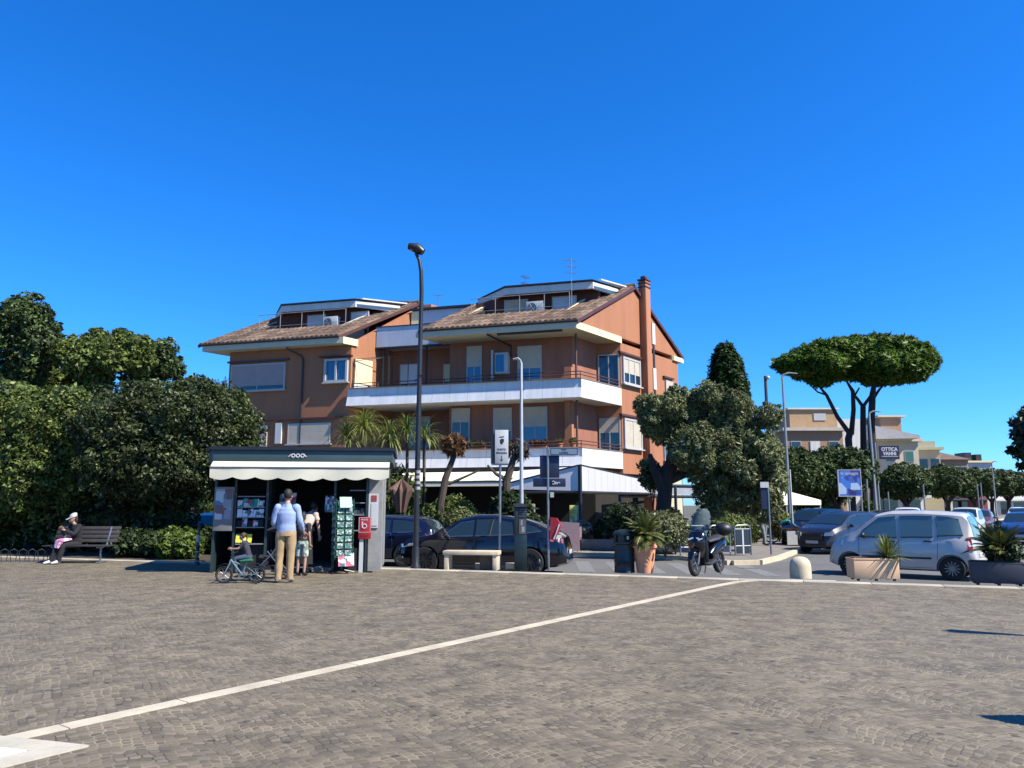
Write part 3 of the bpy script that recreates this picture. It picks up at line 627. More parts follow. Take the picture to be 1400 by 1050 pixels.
def zr(s): return EZ+(s+.4)*SLP if s <= 5.0 else EZ+(5.4)*SLP-(s-5.0)*SLP
def tiles(t0, t1, s0, s1, mb, deck, cut=None):
    """curved tiles laid in rows up the slope; cut(t,s) -> True where the roof is open"""
    wv, lv = .26, .44; nt_ = max(1, round((t1-t0)/wv)); wv = (t1-t0)/nt_; ns = max(1, round(abs(s1-s0)/lv)); lv = (s1-s0)/ns
    for i in range(nt_):
        for j in range(ns):
            ta, sa = t0+i*wv, s0+j*lv
            if cut and cut(ta+wv/2, sa+lv/2): continue
            vs = []
            for (sv, lift) in ((sa, .022), (sa+lv*1.05, .0)):
                for k in range(6):
                    a = PI*k/5; vs.append(F(ta+wv*(.5-.5*math.cos(a)), sv, zr(sv)+.02+lift+.095*math.sin(a)))
            mb.add(vs, [(k, k+1, k+7, k+6) for k in range(5)]+[(0, 6, 11, 5)][:0]+[(5, 4, 3, 2, 1, 0)])
            q = [F(ta-.01, sa, zr(sa)), F(ta+wv+.01, sa, zr(sa)), F(ta+wv+.01, sa+lv, zr(sa+lv)), F(ta-.01, sa+lv, zr(sa+lv))]
            deck.add(q, [(0, 1, 2, 3)])
def roof(ta, tb, opening):
    mb = MB(); dk = MB()
    def cut(t, s):
        a, b3 = opening; return a < t < b3 and 1.15 < s < 4.3
    tiles(ta, tb, -.46, 5.0, mb, dk, cut); tiles(ta, tb, 10.4, 5.0, mb, dk)
    r = P(mb, 'roof', TILE, fixn=False)
    P(dk, 'roof_deck', REDWALL, r, fixn=False)
    rg = MB(); n = 26
    for i in range(n):
        a = ta+(tb-ta)*i/n; rg.tube([F(a, 5, zr(5)+.06), F(a+(tb-ta)/n*1.04, 5, zr(5)+.04)], [.14, .12], 8, xref=(0, 0, 1))
    P(rg, 'ridge_tile', TILE, r)
    g = MB(); g.tube([F(ta-.02, -.47, EZ-.03), F(tb, -.47, EZ-.03)], .05, 8); P(g, 'gutter', GUT, r)
    for tt, nm in ((ta, 0), (tb, 1)):
        g = MB(); d = .05 if nm else -.05
        for (a, b3) in ((-.46, 5), (5, 10.45)):
            q0, q1 = F(tt+d*.2, a, zr(a)-.12), F(tt+d*.2, b3, zr(b3)-.12); g.slab([q0, q1, q1+V3(0, 0, .17), q0+V3(0, 0, .17)], .05 if nm else -.05)
        P(g, 'verge', RAIL, r)
    return r
OR_ = (1.5, 6.0); OL = (12.7, 17.6)
r1 = roof(-.12, 7.35, OR_); r2 = roof(11.45, 19.3, OL)
def dormer(T0, T1, t0, t1, par, wins, ac_t):
    """roof terrace: red back wall, fascia frame in the shape of a trapezium, lid behind it"""
    s1, ztop = 2.0, 11.8; sl_ = 2.7
    mb = MB(); mb.prism([F2(T0+.9, sl_), F2(T1-.8, sl_), F2(T1-.8, sl_+.2), F2(T0+.9, sl_+.2)], 9.6, [ztop-.75, ztop-.75, ztop-.75, ztop-.75]); mb.prism([F2(t0+.1, sl_+.001), F2(t1-.1, sl_+.001), F2(t1-.1, sl_+.19), F2(t0+.1, sl_+.19)], 9.7, ztop-.05); mb.prism([F2(t1-.1, sl_+.002), F2(T1-.5, sl_+.002), F2(T1-.5, sl_+.18), F2(t1-.1, sl_+.18)], 9.7, [ztop-.05, zr(3)+.1, zr(3)+.1, ztop-.05]); d = P(mb, 'dormer', REDWALL, par)
    L1, R1 = F(t1, s1, ztop), F(t0, s1, ztop-.02); L0, R0 = F(T1, 3.6, zr(3.6)+.25), F(T0, 3.9, zr(3.9)+.2)
    L2, R2 = F(t1, 5.2, ztop+.1), F(t0, 5.2, ztop+.1)
    fr = MB(); dn = V3(0, 0, -.33)
    for a, b3 in ((L0, L1), (L1, R1), (R1, R0)):
        fr.slab([a, b3, b3+dn, a+dn], .12)
    P(fr, 'fascia', BWH2, d)
    ld = MB(); ld.slab([L1+V3(0, 0, .02)+NF*.08, R1+V3(0, 0, .02)+NF*.08, R2, L2], .07); ld.slab([R1+V3(0, 0, .02)+NF*.08, R0+V3(0, 0, .03), F(T0+.3, 5.2, zr(5)+.12), R2], .06); ld.slab([L0+V3(0, 0, .03), L1+V3(0, 0, .02)+NF*.08, L2, F(T1, 5.2, zr(5)+.12)], .06); P(ld, 'lid', GUT, d)
    fl = MB(); fl.slab([R1+V3(0, 0, .1)-U*.28, R0+V3(0, 0, .14)-U*.28, R0+V3(0, 0, .14)-U*.4, R1+V3(0, 0, .1)-U*.4], .06); P(fl, 'flashing', BWH, d)
    ck = MB()
    for tt in (T0+1.0, T1-1.0):
        q = [F(tt, 1.1, zr(1.1)+.1), F(tt, 2.7, zr(2.7)+.16), F(tt, 2.7, 9.5), F(tt, 1.1, 9.5)]; ck.slab(q, .2)
    P(ck, 'parapet', YCREAM if par is r1 else BWH2, d)
    for (t, w_, m_) in wins: 
        window(t, sl_, w_, 9.7, 11.35, .55 if m_ else .0, par=d, sill=False, sm=m_ or SHUT)
    po = MB()
    for k in range(5): t = T0+1.1+(T1-T0-2.2)*k/4; po.tube([F(t, 1.5, 9.8), F(t, 1.5, 11.25)], .02, 6)
    po.tube([F(T0+1.1, 1.5, 11.25), F(T1-1.1, 1.5, 11.25)], .02, 6); po.tube([F(T0+1.1, 1.5, 10.6), F(T1-1.1, 1.5, 10.6)], .012, 6); P(po, 'railing', GREYP, d)
    ac = thing('air_conditioner', 'white air conditioner unit on the wall of the %s roof terrace' % ('right' if par is r1 else 'left'), 'air conditioner', C0+F(ac_t, 2.2, 10.75), math.atan2(-U.y, -U.x), 'air conditioners of the roof terraces')
    mb = MB(); mb.box(-.42, .42, -.16, .16, -.3, .3); mb.build('casing', WHITEP, ac, bevel=.02)
    mb = MB(); mb.torus((-.12, -.17, 0), .2, .012, 24, 6); [mb.tube([(-.12-.2*math.cos(a), -.175, -.2*math.sin(a)), (-.12+.2*math.cos(a), -.175, .2*math.sin(a))], .006, 4) for a in (0, .5, 1, 1.57, 2.1, 2.6)]; mb.build('fan_grille', BLACKM, ac)
    mb = MB(); mb.box(-.3, -.26, -.1, .5, -.34, -.3); mb.box(.26, .3, -.1, .5, -.34, -.3); mb.build('bracket', GALV, ac)
dormer(.2, 7.2, .45, 4.75, r1, [(4.6, 1.2, SHUT), (2.2, 1.2, BWH)], 3.35)
dormer(11.7, 18.9, 12.7, 17.0, r2, [(15.5, 1.1, BWH), (13.0, 1.0, BWH)], 14.2)
# antennas
def antenna(label, p, h, n, sp, rz):
    a = thing('tv_antenna', label, 'antenna', p, rz, 'television aerials on the roofs')
    mb = MB(); mb.tube([(0, 0, 0), (0, 0, h)], .018, 6); mb.build('mast', GALV, a)
    mb = MB(); 
    for k in range(n):
        z_ = h-.08-k*sp; mb.tube([(-.3, 0, z_), (.3, 0, z_)], .01, 5)
        for q in range(7): mb.tube([(-.28+q*.09, -.16, z_), (-.28+q*.09, .16, z_)], .008, 4)
    mb.build('aerial', GALV, a); return a
antenna('tall tv aerial with three racks of rods at the right roof terrace', C0+F(1.25, 1.6, 10.3), 2.55, 3, .3, .4)
antenna('small tv aerial standing on the left end of the right roof', C0+F(5.3, 4.6, 11.8), 1.3, 2, .35, 1.0)
antenna('thin tv aerial behind the street lamp, on the left roof', C0+F(10.6, 5.3, 11.7), 1.0, 1, .2, .2)
cb = MB(); cb.prism([F2(11.8, 6.4), F2(12.5, 6.4), F2(12.5, 7.1), F2(11.8, 7.1)], 11, 12.45); P(cb, 'chimney', TERRA)
# ground floor awnings
AW = mat('cream awning cloth', (1.4, 1.3, 1.0), .8, var=.05, scale=1.5)
AWW = mat('white tent cloth', (.8, .8, .88), .75, var=.05, scale=.8)
def awning(name, label, t0, t1, off0, off1, z0, z1, m, val=.2, grp=None):
    a = thing(name, label, 'awning', C0+F(t0, 0, z0, 0), 0, grp); o0 = F(t0, 0, z0)
    mb = MB(); n = 16
    for i in range(n):
        ta, tb = t0+(t1-t0)*i/n, t0+(t1-t0)*(i+1)/n; sg = .015*math.sin(i*1.3)
        mb.slab([F(ta, 0, z0, off0)-o0, F(tb, 0, z0, off0)-o0, F(tb, 0, z1+sg, off1)-o0, F(ta, 0, z1+sg, off1)-o0], .02)
        mb.slab([F(ta, 0, z1+sg, off1)-o0, F(tb, 0, z1+sg, off1)-o0, F(tb, 0, z1-val, off1+.01)-o0, F(ta, 0, z1-val, off1+.01)-o0], .015)
    mb.build('canvas', m, a, weld=True)
    mb = MB()
    for t in (t0+.3, (t0+t1)/2, t1-.3): mb.tube([F(t, 0, z0-.4, off0-.05)-o0, F(t, 0, z1-.1, off1-.1)-o0], .03, 6)
    mb.tube([F(t0, 0, z1-.03, off1)-o0, F(t1, 0, z1-.03, off1)-o0], .035, 6); mb.build('arm', GUT, a); return a
awning('shop_awning', 'long cream awning over the cafe garden, left of the white canopy', 2.75, 11.0, 0, 1.9, 2.9, 2.45, AW, .22)
mb = MB(); mb.prism([F2(-.05, -.04), F2(11.3, -.04), F2(11.3, .2), F2(-.05, .2)], 2.9, 3.1); P(mb, 'shop_fascia', GUT)
# white corner canopy with black frame
ca = thing('canopy', 'large white canopy on a black frame around the corner of the cafe', 'canopy', C0)
BLK = BLACKM
PO = F(-.25, 0, 0, 1.85)
def CP(u, z_): q = PO+VV*u; return Vector((q.x, q.y, z_))
mb = MB(); mb.slab([F(-.18, 0, 2.02, 1.85), F(2.75, 0, 2.1, 1.85), F(2.75, 0, 2.32, 1.85), F(-.18, 0, 3.0, 1.85)], .02); mb.slab([F(-.18, 0, 3.02, 1.85), F(2.75, 0, 2.34, 1.85), F(2.75, 0, 2.95, .15), F(-.1, 0, 3.05, .15)], .02)
mb.build('front_canvas', mat('white front canvas', (1.15, 1.15, 1.15), .75, var=.06, scale=1.5), ca)
mb = MB(); n = 14
for i in range(n):
    u0, u1 = .1+7.3*i/n, .1+7.3*(i+1)/n-.01; w0 = 3.02-.58*(u0/7.4); w1 = 3.02-.58*(u1/7.4); mb.slab([CP(u0, 2.02), CP(u1, 2.02), CP(u1, w1), CP(u0, w0)], .02)
mb.build('canvas', AWW, ca)
for q in (PO, F(2.75, 0, 0, 1.85), CP(7.4, 0)): mb = MB(); mb.tube([(q.x, q.y, -.3), (q.x, q.y, 3.06 if q is PO else 2.1)], .08, 4); mb.build('post', BLK, ca)
mb = MB(); mb.tube([F(2.8, 0, 1.96, 1.86), F(-.25, 0, 1.96, 1.86)], .06, 4); mb.tube([CP(0, 1.96), CP(7.4, 1.96)], .06, 4); mb.tube([CP(0, 3.06), CP(7.4, 2.48)], .035, 4); mb.tube([F(-.2, 0, 3.05, 1.86), F(2.75, 0, 2.36, 1.86)], .03, 4); mb.build('frame', BLK, ca)
ca2 = thing('pergola', 'black framed glazed pergola beside the cafe, behind the dark trunk', 'pergola', C0+F(-1.6, 5.5, kz))
mb = MB(); O = F(-1.6, 5.5, 0)
def G(a, b3, z_): return F(a, b3, z_)-O-V3(0, 0, kz)
for a, b3 in ((-.3, 2.6), (-2.0, 4.4), (-3.0, 8.5), (-3.6, 10.5)): mb.tube([G(a, b3, kz), G(a, b3, 2.35)], .07, 4)
mb.tube([G(-.3, 2.6, 2.35), G(-3.6, 10.5, 2.35)], .08, 4); mb.tube([G(-.3, 2.6, 1.85), G(-3.6, 10.5, 1.85)], .07, 4); mb.tube([G(-.3, 2.6, 2.35), G(0, 9, 2.35)], .06, 4); mb.build('frame', BLK, ca2)
mb = MB(); mb.slab([G(-.3, 2.65, 1.95), G(-3.6, 10.5, 1.95), G(-3.6, 10.5, 2.28), G(-.3, 2.65, 2.28)], .02); mb.build('glass_band', mat('frosted panel', (.5, .52, .55), .3), ca2)
mb = MB(); mb.slab([G(-2.4, 6.2, kz), G(-2.9, 8, kz), G(-2.9, 8, 1.8), G(-2.4, 6.2, 1.8)], .05); mb.build('white_panel', BWH2, ca2)

def balcony_pot(t, z, label, m, w_=.34, kind=0):
    g = thing('flower_pot', label, 'flower pot', C0+F(t, .28, z), -.28, 'pots on the balconies'); mb = MB()
    if kind: mb.prism([(-w_, -.1), (w_, -.1), (w_, .1), (-w_, .1)], 0, .2, [(-w_-.03, -.12), (w_+.03, -.12), (w_+.03, .12), (-w_-.03, .12)])
    else: mb.lathe((0, 0, 0), [(.1, 0), (.15, .24), (.17, .25), (.17, .29), (.13, .28)], 16)
    mb.build('pot', m, g); return g
POTC = mat('balcony terracotta pot', (.75, .28, .14), .85, var=.2)
POTS = []
for t, z, k, lab in [(.55, 3.98, 0, 'terracotta pot at the corner of the first floor balcony'), (1.15, 3.95, 0, 'terracotta pot second from the corner of the first floor balcony'), (2.1, 3.93, 1, 'long terracotta trough near the corner of the first floor balcony'), (3.4, 3.93, 0, 'single terracotta pot in the middle of the first floor balcony'), (4.9, 3.92, 1, 'long terracotta trough behind the white arrow sign on the first floor balcony')]:
    POTS.append((balcony_pot(t, z-.12, lab, POTC, kind=k), k))
# ------------------------------------------------------------------ vegetation
HOLM = leafmat('holm oak leaves', (.04, .065, .012), (.19, .25, .055), (.36, .4, .14), trans=.2)
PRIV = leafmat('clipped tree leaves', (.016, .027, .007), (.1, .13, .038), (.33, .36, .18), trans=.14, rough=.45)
OLIVE = leafmat('grey green leaves', (.06, .085, .022), (.32, .35, .15), (.55, .56, .36), trans=.2)
FRESH = leafmat('fresh green leaves', (.05, .09, .015), (.18, .26, .045), (.3, .34, .1), trans=.3)
DARKL = leafmat('dark glossy leaves', (.015, .03, .01), (.06, .09, .03), (.12, .16, .06), trans=.15)
CYPR = leafmat('cypress scales', (.014, .04, .008), (.05, .1, .02), trans=.1)
PINEL = leafmat('pine needles', (.035, .085, .008), (.16, .27, .025), (.28, .38, .06), trans=.15)
YELL = leafmat('yellow green leaves', (.16, .2, .03), (.4, .44, .1), trans=.35)
DRYL = leafmat('dry brown leaves', (.12, .06, .03), (.3, .17, .08), trans=.2)
FARL = leafmat('far tree leaves', (.025, .045, .014), (.13, .19, .06), (.2, .27, .09), trans=.2)
STRAP = leafmat('strap leaves', (.09, .13, .025), (.28, .32, .08), (.5, .5, .2), trans=.25)
PALM = leafmat('palm leaves', (.06, .1, .02), (.24, .26, .07), (.42, .36, .14), trans=.2)
def blobs_ellipsoid(c, R, k, rr, seed=0, flat=1.0):
    rd = random.Random(seed); out = []
    for i in range(k):
        while True:
            d = V3(rd.uniform(-1, 1), rd.uniform(-1, 1), rd.uniform(-1, 1))
            if .35 < d.length < 1: break
        out.append(((c[0]+d.x*R[0], c[1]+d.y*R[1], c[2]+d.z*R[2]), (rr*rd.uniform(.8, 1.25), rr*rd.uniform(.8, 1.25), rr*flat*rd.uniform(.8, 1.15))))
    return out
def tree(name, label, loc, trunk_h, r, blobs, n, size, lm, bm=BARK, group=None, limbs=6, cat='tree', seed=1, spread=(1.0, 1.2), aspect=2.0, core=.7, **kw):
    t = thing(name, label, cat, loc, 0, group)
    mb = MB(); limb_tree(mb, (0, 0, -.1), (0, 0, trunk_h), r, spread, limbs, seed); mb.build('trunk', bm, t, smooth=True)
    crown('crown', blobs, n, size, lm, t, aspect=aspect, core=core, **kw); return t
# clipped trees at the left (street side of the plaza bed)
p = at(233, 690, 24.2)
bl = [((-1.1, 0, 3.9), (1.75, 1.6, 1.35)), ((.95, -.2, 3.95), (1.6, 1.6, 1.3)), ((.1, .2, 4.1), (2.0, 1.7, 1.25)), ((-.2, -.5, 2.7), (2.35, 1.5, 1.1)), ((1.2, 0, 3.0), (1.3, 1.3, 1.0)), ((-1.7, 0, 2.9), (1.0, 1.2, .9))]
tree('clipped_tree', 'broad dark clipped tree with a dense rounded crown, left of the kiosk', (p.x, 24.2, -.05), 2.2, .2, bl, 105000, .075, PRIV, DBARK, depth=.48, spread=(1.4, 1.0))
p = at(45, 690, 25.5)
bl = [((-.9, 0, 4.0), (1.7, 1.6, 1.5)), ((1.0, -.3, 3.9), (1.5, 1.5, 1.4)), ((.2, -.6, 2.6), (2.0, 1.3, 1.5)), ((-2.2, 0, 3.4), (1.6, 1.5, 1.6)), ((-1.5, -.8, 1.9), (1.5, 1.0, 1.3)), ((1.5, -.3, 2.3), (1.0, 1.1, 1.1))]
tree('clipped_tree', 'light green leafy tree at the far left edge, left of the broad dark one', (p.x, 25.5, -.05), 2.0, .2, bl, 80000, .088, HOLM, DBARK, depth=.45, spread=(1.4, 1.0))
# tall trees far behind at left
def fartree(label, px, Y, top, wd, seed, lm=FARL, nn=11000, gaps=.62):
    b = at(px, 690, Y); zt = at(px, top, Y).z; R = wd/2; h = zt
    bl = blobs_ellipsoid((0, 0, h-R*.85), (R*.78, R*.7, R*.62), 15, R*.34, seed)+blobs_ellipsoid((0, 0, h*.45), (R*.8, R*.6, h*.22), 7, R*.32, seed+50)
    return tree('tree', label, (b.x, Y, RZ), h*.6, .3, bl, int(nn*1.7), .19, lm, DBARK, 'tall trees behind at the left', 8, seed=seed, spread=(R*.6, R*.5), depth=.9, core=.3, tufts=.6)
fartree('tallest dark tree cut by the left edge of the photo', -5, 46, 400, 6.2, 3)
fartree('bushy green tree behind, between the tallest dark one and the thin one', 70, 50, 462, 5.0, 4, lm=HOLM)
fartree('wide round-topped green tree behind the broad clipped tree', 128, 46, 434, 5.4, 5, lm=HOLM, nn=13000)
fartree('thin bluish tree nearest the building, at the right end of the tall group', 192, 52, 452, 5.0, 6, nn=8000)
fartree('low tree peeping over the clipped crown beside the building', 262, 54, 503, 4.4, 8, nn=6000)
# dark hedge behind the bench and shrubs at its right
def hedge(name, label, a, b, h, d, lm, n, size, z0=-.3, group=None, seed=1, cat='hedge', depth=.35, wob=.12, core=.75):
    a = Vector(a); b = Vector(b); L = (b-a).length; k = max(2, int(L/(h*.6))); rd = random.Random(seed)
    t = thing(name, label, cat, (a.x, a.y, z0), math.atan2(b.y-a.y, b.x-a.x), group)
    bl = [((L*(i+.5)/k, rd.uniform(-.1, .1)*d, h*.5), (L/k*.85, d*.55, h*.5*(1+rd.uniform(-wob, wob)))) for i in range(k)]
    crown('foliage', bl, n, size, lm, t, depth=depth, core=core); return t
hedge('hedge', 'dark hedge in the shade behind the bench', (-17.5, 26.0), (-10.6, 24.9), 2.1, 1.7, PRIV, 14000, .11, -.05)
hedge('hedge', 'low green hedge between the bench and the blue car', (-11.4, 22.9), (-9.4, 22.6), .78, 1.0, DARKL, 6000, .09, -.05)
hedge('shrub', 'brighter leafy shrub at the right end of the low hedge, by the blue car', (-9.7, 22.1), (-8.9, 21.9), .85, .8, FRESH, 3500, .08, -.05, cat='shrub')
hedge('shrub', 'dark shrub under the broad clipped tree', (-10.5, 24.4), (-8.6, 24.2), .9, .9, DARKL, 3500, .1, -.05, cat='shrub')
# palisade of vegetation behind the car park at left so that the horizon is closed
hedge('hedge', 'long distant hedge behind the parked cars at the left', (-48, 62), (-20, 56), 4.2, 3.0, FARL, 9000, .3, RZ)
# cafe garden hedges between the parked cars and the awning
hd = 'hedges along the cafe garden'
hedge('hedge', 'hedge with yellowish tips behind the dark estate car', (-5.6, 29.8), (-2.6, 29.6), 1.55, .7, FRESH, 6000, .08, kz, hd)
hedge('hedge', 'pale tipped hedge right of the lamp post', (-2.5, 29.3), (-.4, 29.2), 1.45, .7, OLIVE, 5500, .075, kz, hd)
hedge('hedge', 'dark green hedge behind the black car roof', (-.4, 29.1), (1.2, 28.9), 1.4, .7, DARKL, 4500, .08, kz, hd)
def shrub(label, px, Y, w_, h, lm, n, size=.09, z0=kz, seed=1, name='shrub', blobs=5, aspect=2.4, depth=.55, core=.55, group=None):
    x = xat(px, Y, 1); t = thing(name, label, 'shrub', (x, Y, z0), 0, group)
    bl = blobs_ellipsoid((0, 0, h*.55), (w_*.25, w_*.22, h*.22), blobs, min(w_, h)*.32, seed)
    crown('foliage', bl, n, size, lm, t, depth=depth, aspect=aspect, core=core)
    mb = MB(); [mb.tube([(0, 0, -.02), (math.cos(a)*w_*.15, math.sin(a)*w_*.15, h*.5)], [.02, .012], 5) for a in (0, 1.3, 2.6, 3.9, 5.2)]; mb.build('stem', BARK, t); return t
shrub('tall oleander bush behind the silver sign pole', 699, 28.6, 1.8, 2.3, DARKL, 6000, .13, aspect=3.6, seed=3)
shrub('small bright green tree under the left end of the cafe awning', 556, 30.2, 1.4, 2.6, FRESH, 3500, .12, seed=4)
shrub('leafy green bush below the cut trunk with the brown tuft', 612, 30.0, 2.4, 2.0, HOLM, 5000, .1, seed=5)
# pruned trunks in front of the cafe
def pruned(label, px, Y, pts, tuft, lm, n, R=.16):
    x0 = xat(px, Y, 1); t = thing('pruned_tree', label, 'tree', (x0, Y, kz), 0, 'pruned trees in front of the cafe')
    mb = MB(); 
    for line, rs in pts: mb.tube([(xat(q[0], Y, 1)-x0, .0, at(q[0], q[1], Y).z-kz) for q in line], [q9*.8 for q9 in rs], 9)
    mb.build('trunk', BARK, t, smooth=True)
    c = tuft; bl = [((xat(c[0], Y, 1)-x0, 0, at(c[0], c[1], Y).z-kz), c[2])]
    crown('crown', bl, n, .16, lm, t, depth=.9, core=0, aspect=5, rand=.9); return t
pruned('cut slanting trunk with a tuft of dry brown leaves, under the left balcony', 606, 29.5, [([(603, 740), (602, 690), (608, 655), (618, 628), (624, 612)], [.2, .17, .17, .13, .1]), ([(612, 662), (635, 652), (655, 643)], [.08, .06, .04])], (620, 609, .42), DRYL, 500)
pruned('bare forked trunk with stubs behind the white arrow sign', 690, 29.0, [([(694, 740), (693, 690), (692, 660), (698, 640), (704, 620), (706, 612)], [.2, .18, .2, .17, .14, .06]), ([(691, 655), (678, 648), (666, 636)], [.12, .08, .05]), ([(700, 632), (712, 618), (722, 616)], [.08, .05, .03])], (706, 614, .35), BARK, 120)
# terrace plants (strap-leaved) above the kiosk roof
def straps(name, label, loc, n, L, w_, m, h=0.0, seed=1, elev=(10, 85), droop=1.4, group=None, cat='plant', leafl=False, tr=.05, pot=None, segs=6):
    t = thing(name, label, cat, loc, 0, group)
    if h: mb = MB(); mb.tube([(0, 0, -.05), (.03, 0, h*.5), (0, 0, h)], [tr, tr*.9, tr*.9], 8); mb.build('stem', BARK, t, smooth=True)
    fronds(n, L, w_, m, 'leaves', t, (0, 0, h), elev, droop, segs, leafl, seed=seed)
    return t
g_ = 'drooping plants on the first floor terrace'
for i, (px, py, Y, n, L, m, lab) in enumerate([(498, 588, 30.6, 150, 1.3, YELL, 'bright yellow green drooping plant above the middle of the kiosk roof'), (474, 602, 30.4, 100, 1.25, STRAP, 'straw coloured drooping plant above the kiosk roof, left of the bright one'), (532, 602, 30.5, 120, 1.3, STRAP, 'dull green drooping plant above the right end of the kiosk roof'), (557, 590, 30.8, 110, 1.1, FRESH, 'green drooping plant just left of the tall lamp post'), (580, 600, 30.7, 90, 1.15, STRAP, 'straw coloured drooping plant just right of the tall lamp post')]):
    q = at(px, py, Y); h = q.z-kz
    straps('dracaena', lab, (q.x, Y, kz), n, L, .045, m, h, seed=i+3, elev=(-10, 80), droop=2.3, group=g_, tr=.07)
# big grey green tree at the building's right corner
p = at(905, 690, 29.0)
t = thing('evergreen_tree', 'big grey green tree with a thick dark trunk at the right corner of the building', 'tree', (p.x, 29, kz))
mb = MB(); mb.tube([(-.02, 0, -.1), (0, 0, 1.2), (.12, 0, 2.1), (.2, .1, 2.9), (.9, .1, 3.8)], [.36, .3, .27, .3, .15], 12)
mb.tube([(.1, 0, 2.2), (-.25, -.1, 3.0), (-.4, 0, 3.6)], [.22, .16, .08], 8); mb.tube([(.2, .1, 2.6), (1.5, .2, 3.1), (2.5, 0, 3.3)], [.2, .13, .07], 8); mb.tube([(.2, .1, 2.7), (.5, -.3, 4.2), (.7, -.2, 5.2)], [.18, .12, .05], 8)
mb.build('trunk', DBARK, t, smooth=True)
bl = [((.65, 0, 5.0), (.95, .9, .95)), ((1.75, .2, 5.1), (1.15, 1.0, 1.1)), ((2.9, 0, 4.9), (1.05, 1.0, 1.0)), ((3.2, .2, 4.2), (.75, .9, .9)), ((1.3, -.5, 4.0), (1.25, .9, .85)), ((2.7, -.3, 3.8), (1.2, 1.0, .95)), ((3.1, .2, 3.0), (.85, .8, .8)), ((2.3, .1, 2.9), (1.1, .8, .7)), ((1.0, .3, 3.3), (.8, .7, .6)), ((.1, .2, 4.5), (.7, .6, .6)), ((3.3, .4, 2.3), (.8, .8, .9)), ((2.9, .2, 2.0), (.9, .7, .7)), ((1.9, .3, 2.1), (.8, .6, .6)), ((-.1, 0, 5.0), (.45, .5, .5))]
rd_ = random.Random(17); bl = [(c9, tuple(q9*.8 for q9 in r9)) for c9, r9 in bl]+[((c9[0]+rd_.uniform(-1, 1)*r9[0]*1.05, c9[1]+rd_.uniform(-1, 0)*r9[1], c9[2]+rd_.uniform(-1, .95)*r9[2]), rd_.uniform(.28, .5)) for c9, r9 in bl for _ in range(3)]+[((4.1, .3, 3.7), (.55, .5, .8)), ((4.2, .3, 2.6), (.6, .6, .7)), ((3.9, .2, 1.7), (.6, .6, .6))]
crown('crown', bl, 85000, .078, OLIVE, t, depth=1.0, aspect=3.6, core=.3, tufts=1.0)
shrub('pale flowering tree beside the gable downpipe, left of the big tree', 893, 30.5, 1.0, 3.0, OLIVE, 1800, .1, seed=9, z0=2.0-.9)
# cypress
p = at(1001, 690, 60); t = thing('cypress', 'tall dark cypress behind the grey green tree', 'tree', (p.x, 60, RZ))
mb = MB(); mb.tube([(0, 0, 0), (0, 0, 12)], [.3, .08], 8); mb.build('trunk', BARK, t)
bl = [((0, 0, 13.0), (.95, .95, 1.6)), ((.05, 0, 11.8), (1.35, 1.3, 2.4)), ((0, 0, 9.5), (1.6, 1.5, 3.5)), ((.7, 0, 10.0), (.95, 1, 2.4)), ((-.9, 0, 9.0), (.9, 1, 2.0)), ((0, 0, 6.5), (1.8, 1.7, 4))]
crown('crown', bl, 26000, .2, CYPR, t, depth=.22, aspect=2.6, up=.6, core=.85)
# umbrella pines
def pine(label, px, Y, forks, blobs, n, seed, r=.32):
    b = at(px, 690, Y); t = thing('umbrella_pine', label, 'tree', (b.x, Y, RZ), 0, 'umbrella pines beside the road'); mb = MB()
    for line, rs in forks:
        pts = [(xat(q[0], Y, at(q[0], q[1], Y).z)-b.x, (q[2] if len(q) > 2 else 0), at(q[0], q[1], Y).z-RZ) for q in line]
        mb.tube(pts, [q9*.8 for q9 in rs], 9)
    mb.build('trunk', DBARK, t, smooth=True)
    bl = [((xat(c[0], Y, at(c[0], c[1], Y).z)-b.x, c[4] if len(c) > 4 else 0, at(c[0], c[1], Y).z-RZ), (c[2], c[2]*.95, c[3])) for c in blobs]
    crown('crown', bl, int(n*1.5), .2, PINEL, t, depth=.5, aspect=4.5, up=.5, core=.66, tufts=.5)
    return t
pine('umbrella pine with a forked leaning trunk, leftmost of the pines', 1163, 60, [([(1166, 700), (1163, 640), (1160, 600), (1163, 588)], [.35, .32, .34, .3]), ([(1161, 592), (1145, 570), (1130, 540), (1120, 528)], [.24, .2, .16, .1]), ([(1164, 594), (1167, 560), (1166, 535), (1158, 522)], [.26, .22, .2, .1]), ([(1130, 540), (1118, 536), (1105, 524)], [.1, .08, .05]), ([(1166, 545), (1175, 530)], [.12, .07])],
     [(1085, 497, 1.5, .75), (1110, 488, 1.7, .95), (1135, 486, 1.9, 1.15), (1130, 510, 1.5, .7, .4), (1100, 506, 1.5, .6), (1150, 500, 1.6, 1.0, .6), (1120, 500, 1.6, .8, -1.2), (1150, 480, 1.6, .9, 1.3), (1120, 520, .9, .5), (1152, 479, 1.7, .95), (1138, 478, 1.5, .8), (1166, 492, 1.8, 1.1), (1160, 476, 1.5, .8, .5)], 26000, 1)
pine('umbrella pine with a straight trunk split in a Y, middle of the pines', 1181, 61, [([(1182, 700), (1181, 640), (1180, 580), (1180, 553)], [.34, .32, .28, .26]), ([(1180, 556), (1172, 545), (1167, 538)], [.18, .15, .08]), ([(1180, 556), (1190, 542), (1198, 526)], [.18, .15, .08])],
     [(1165, 486, 1.9, 1.3), (1185, 482, 1.9, 1.35), (1205, 484, 1.9, 1.3), (1180, 500, 1.7, 1.1, -.8), (1160, 505, 1.2, .8, .4), (1195, 506, 1.4, 1.0, .6), (1180, 478, 1.6, 1.1, 1.6)], 24000, 2)
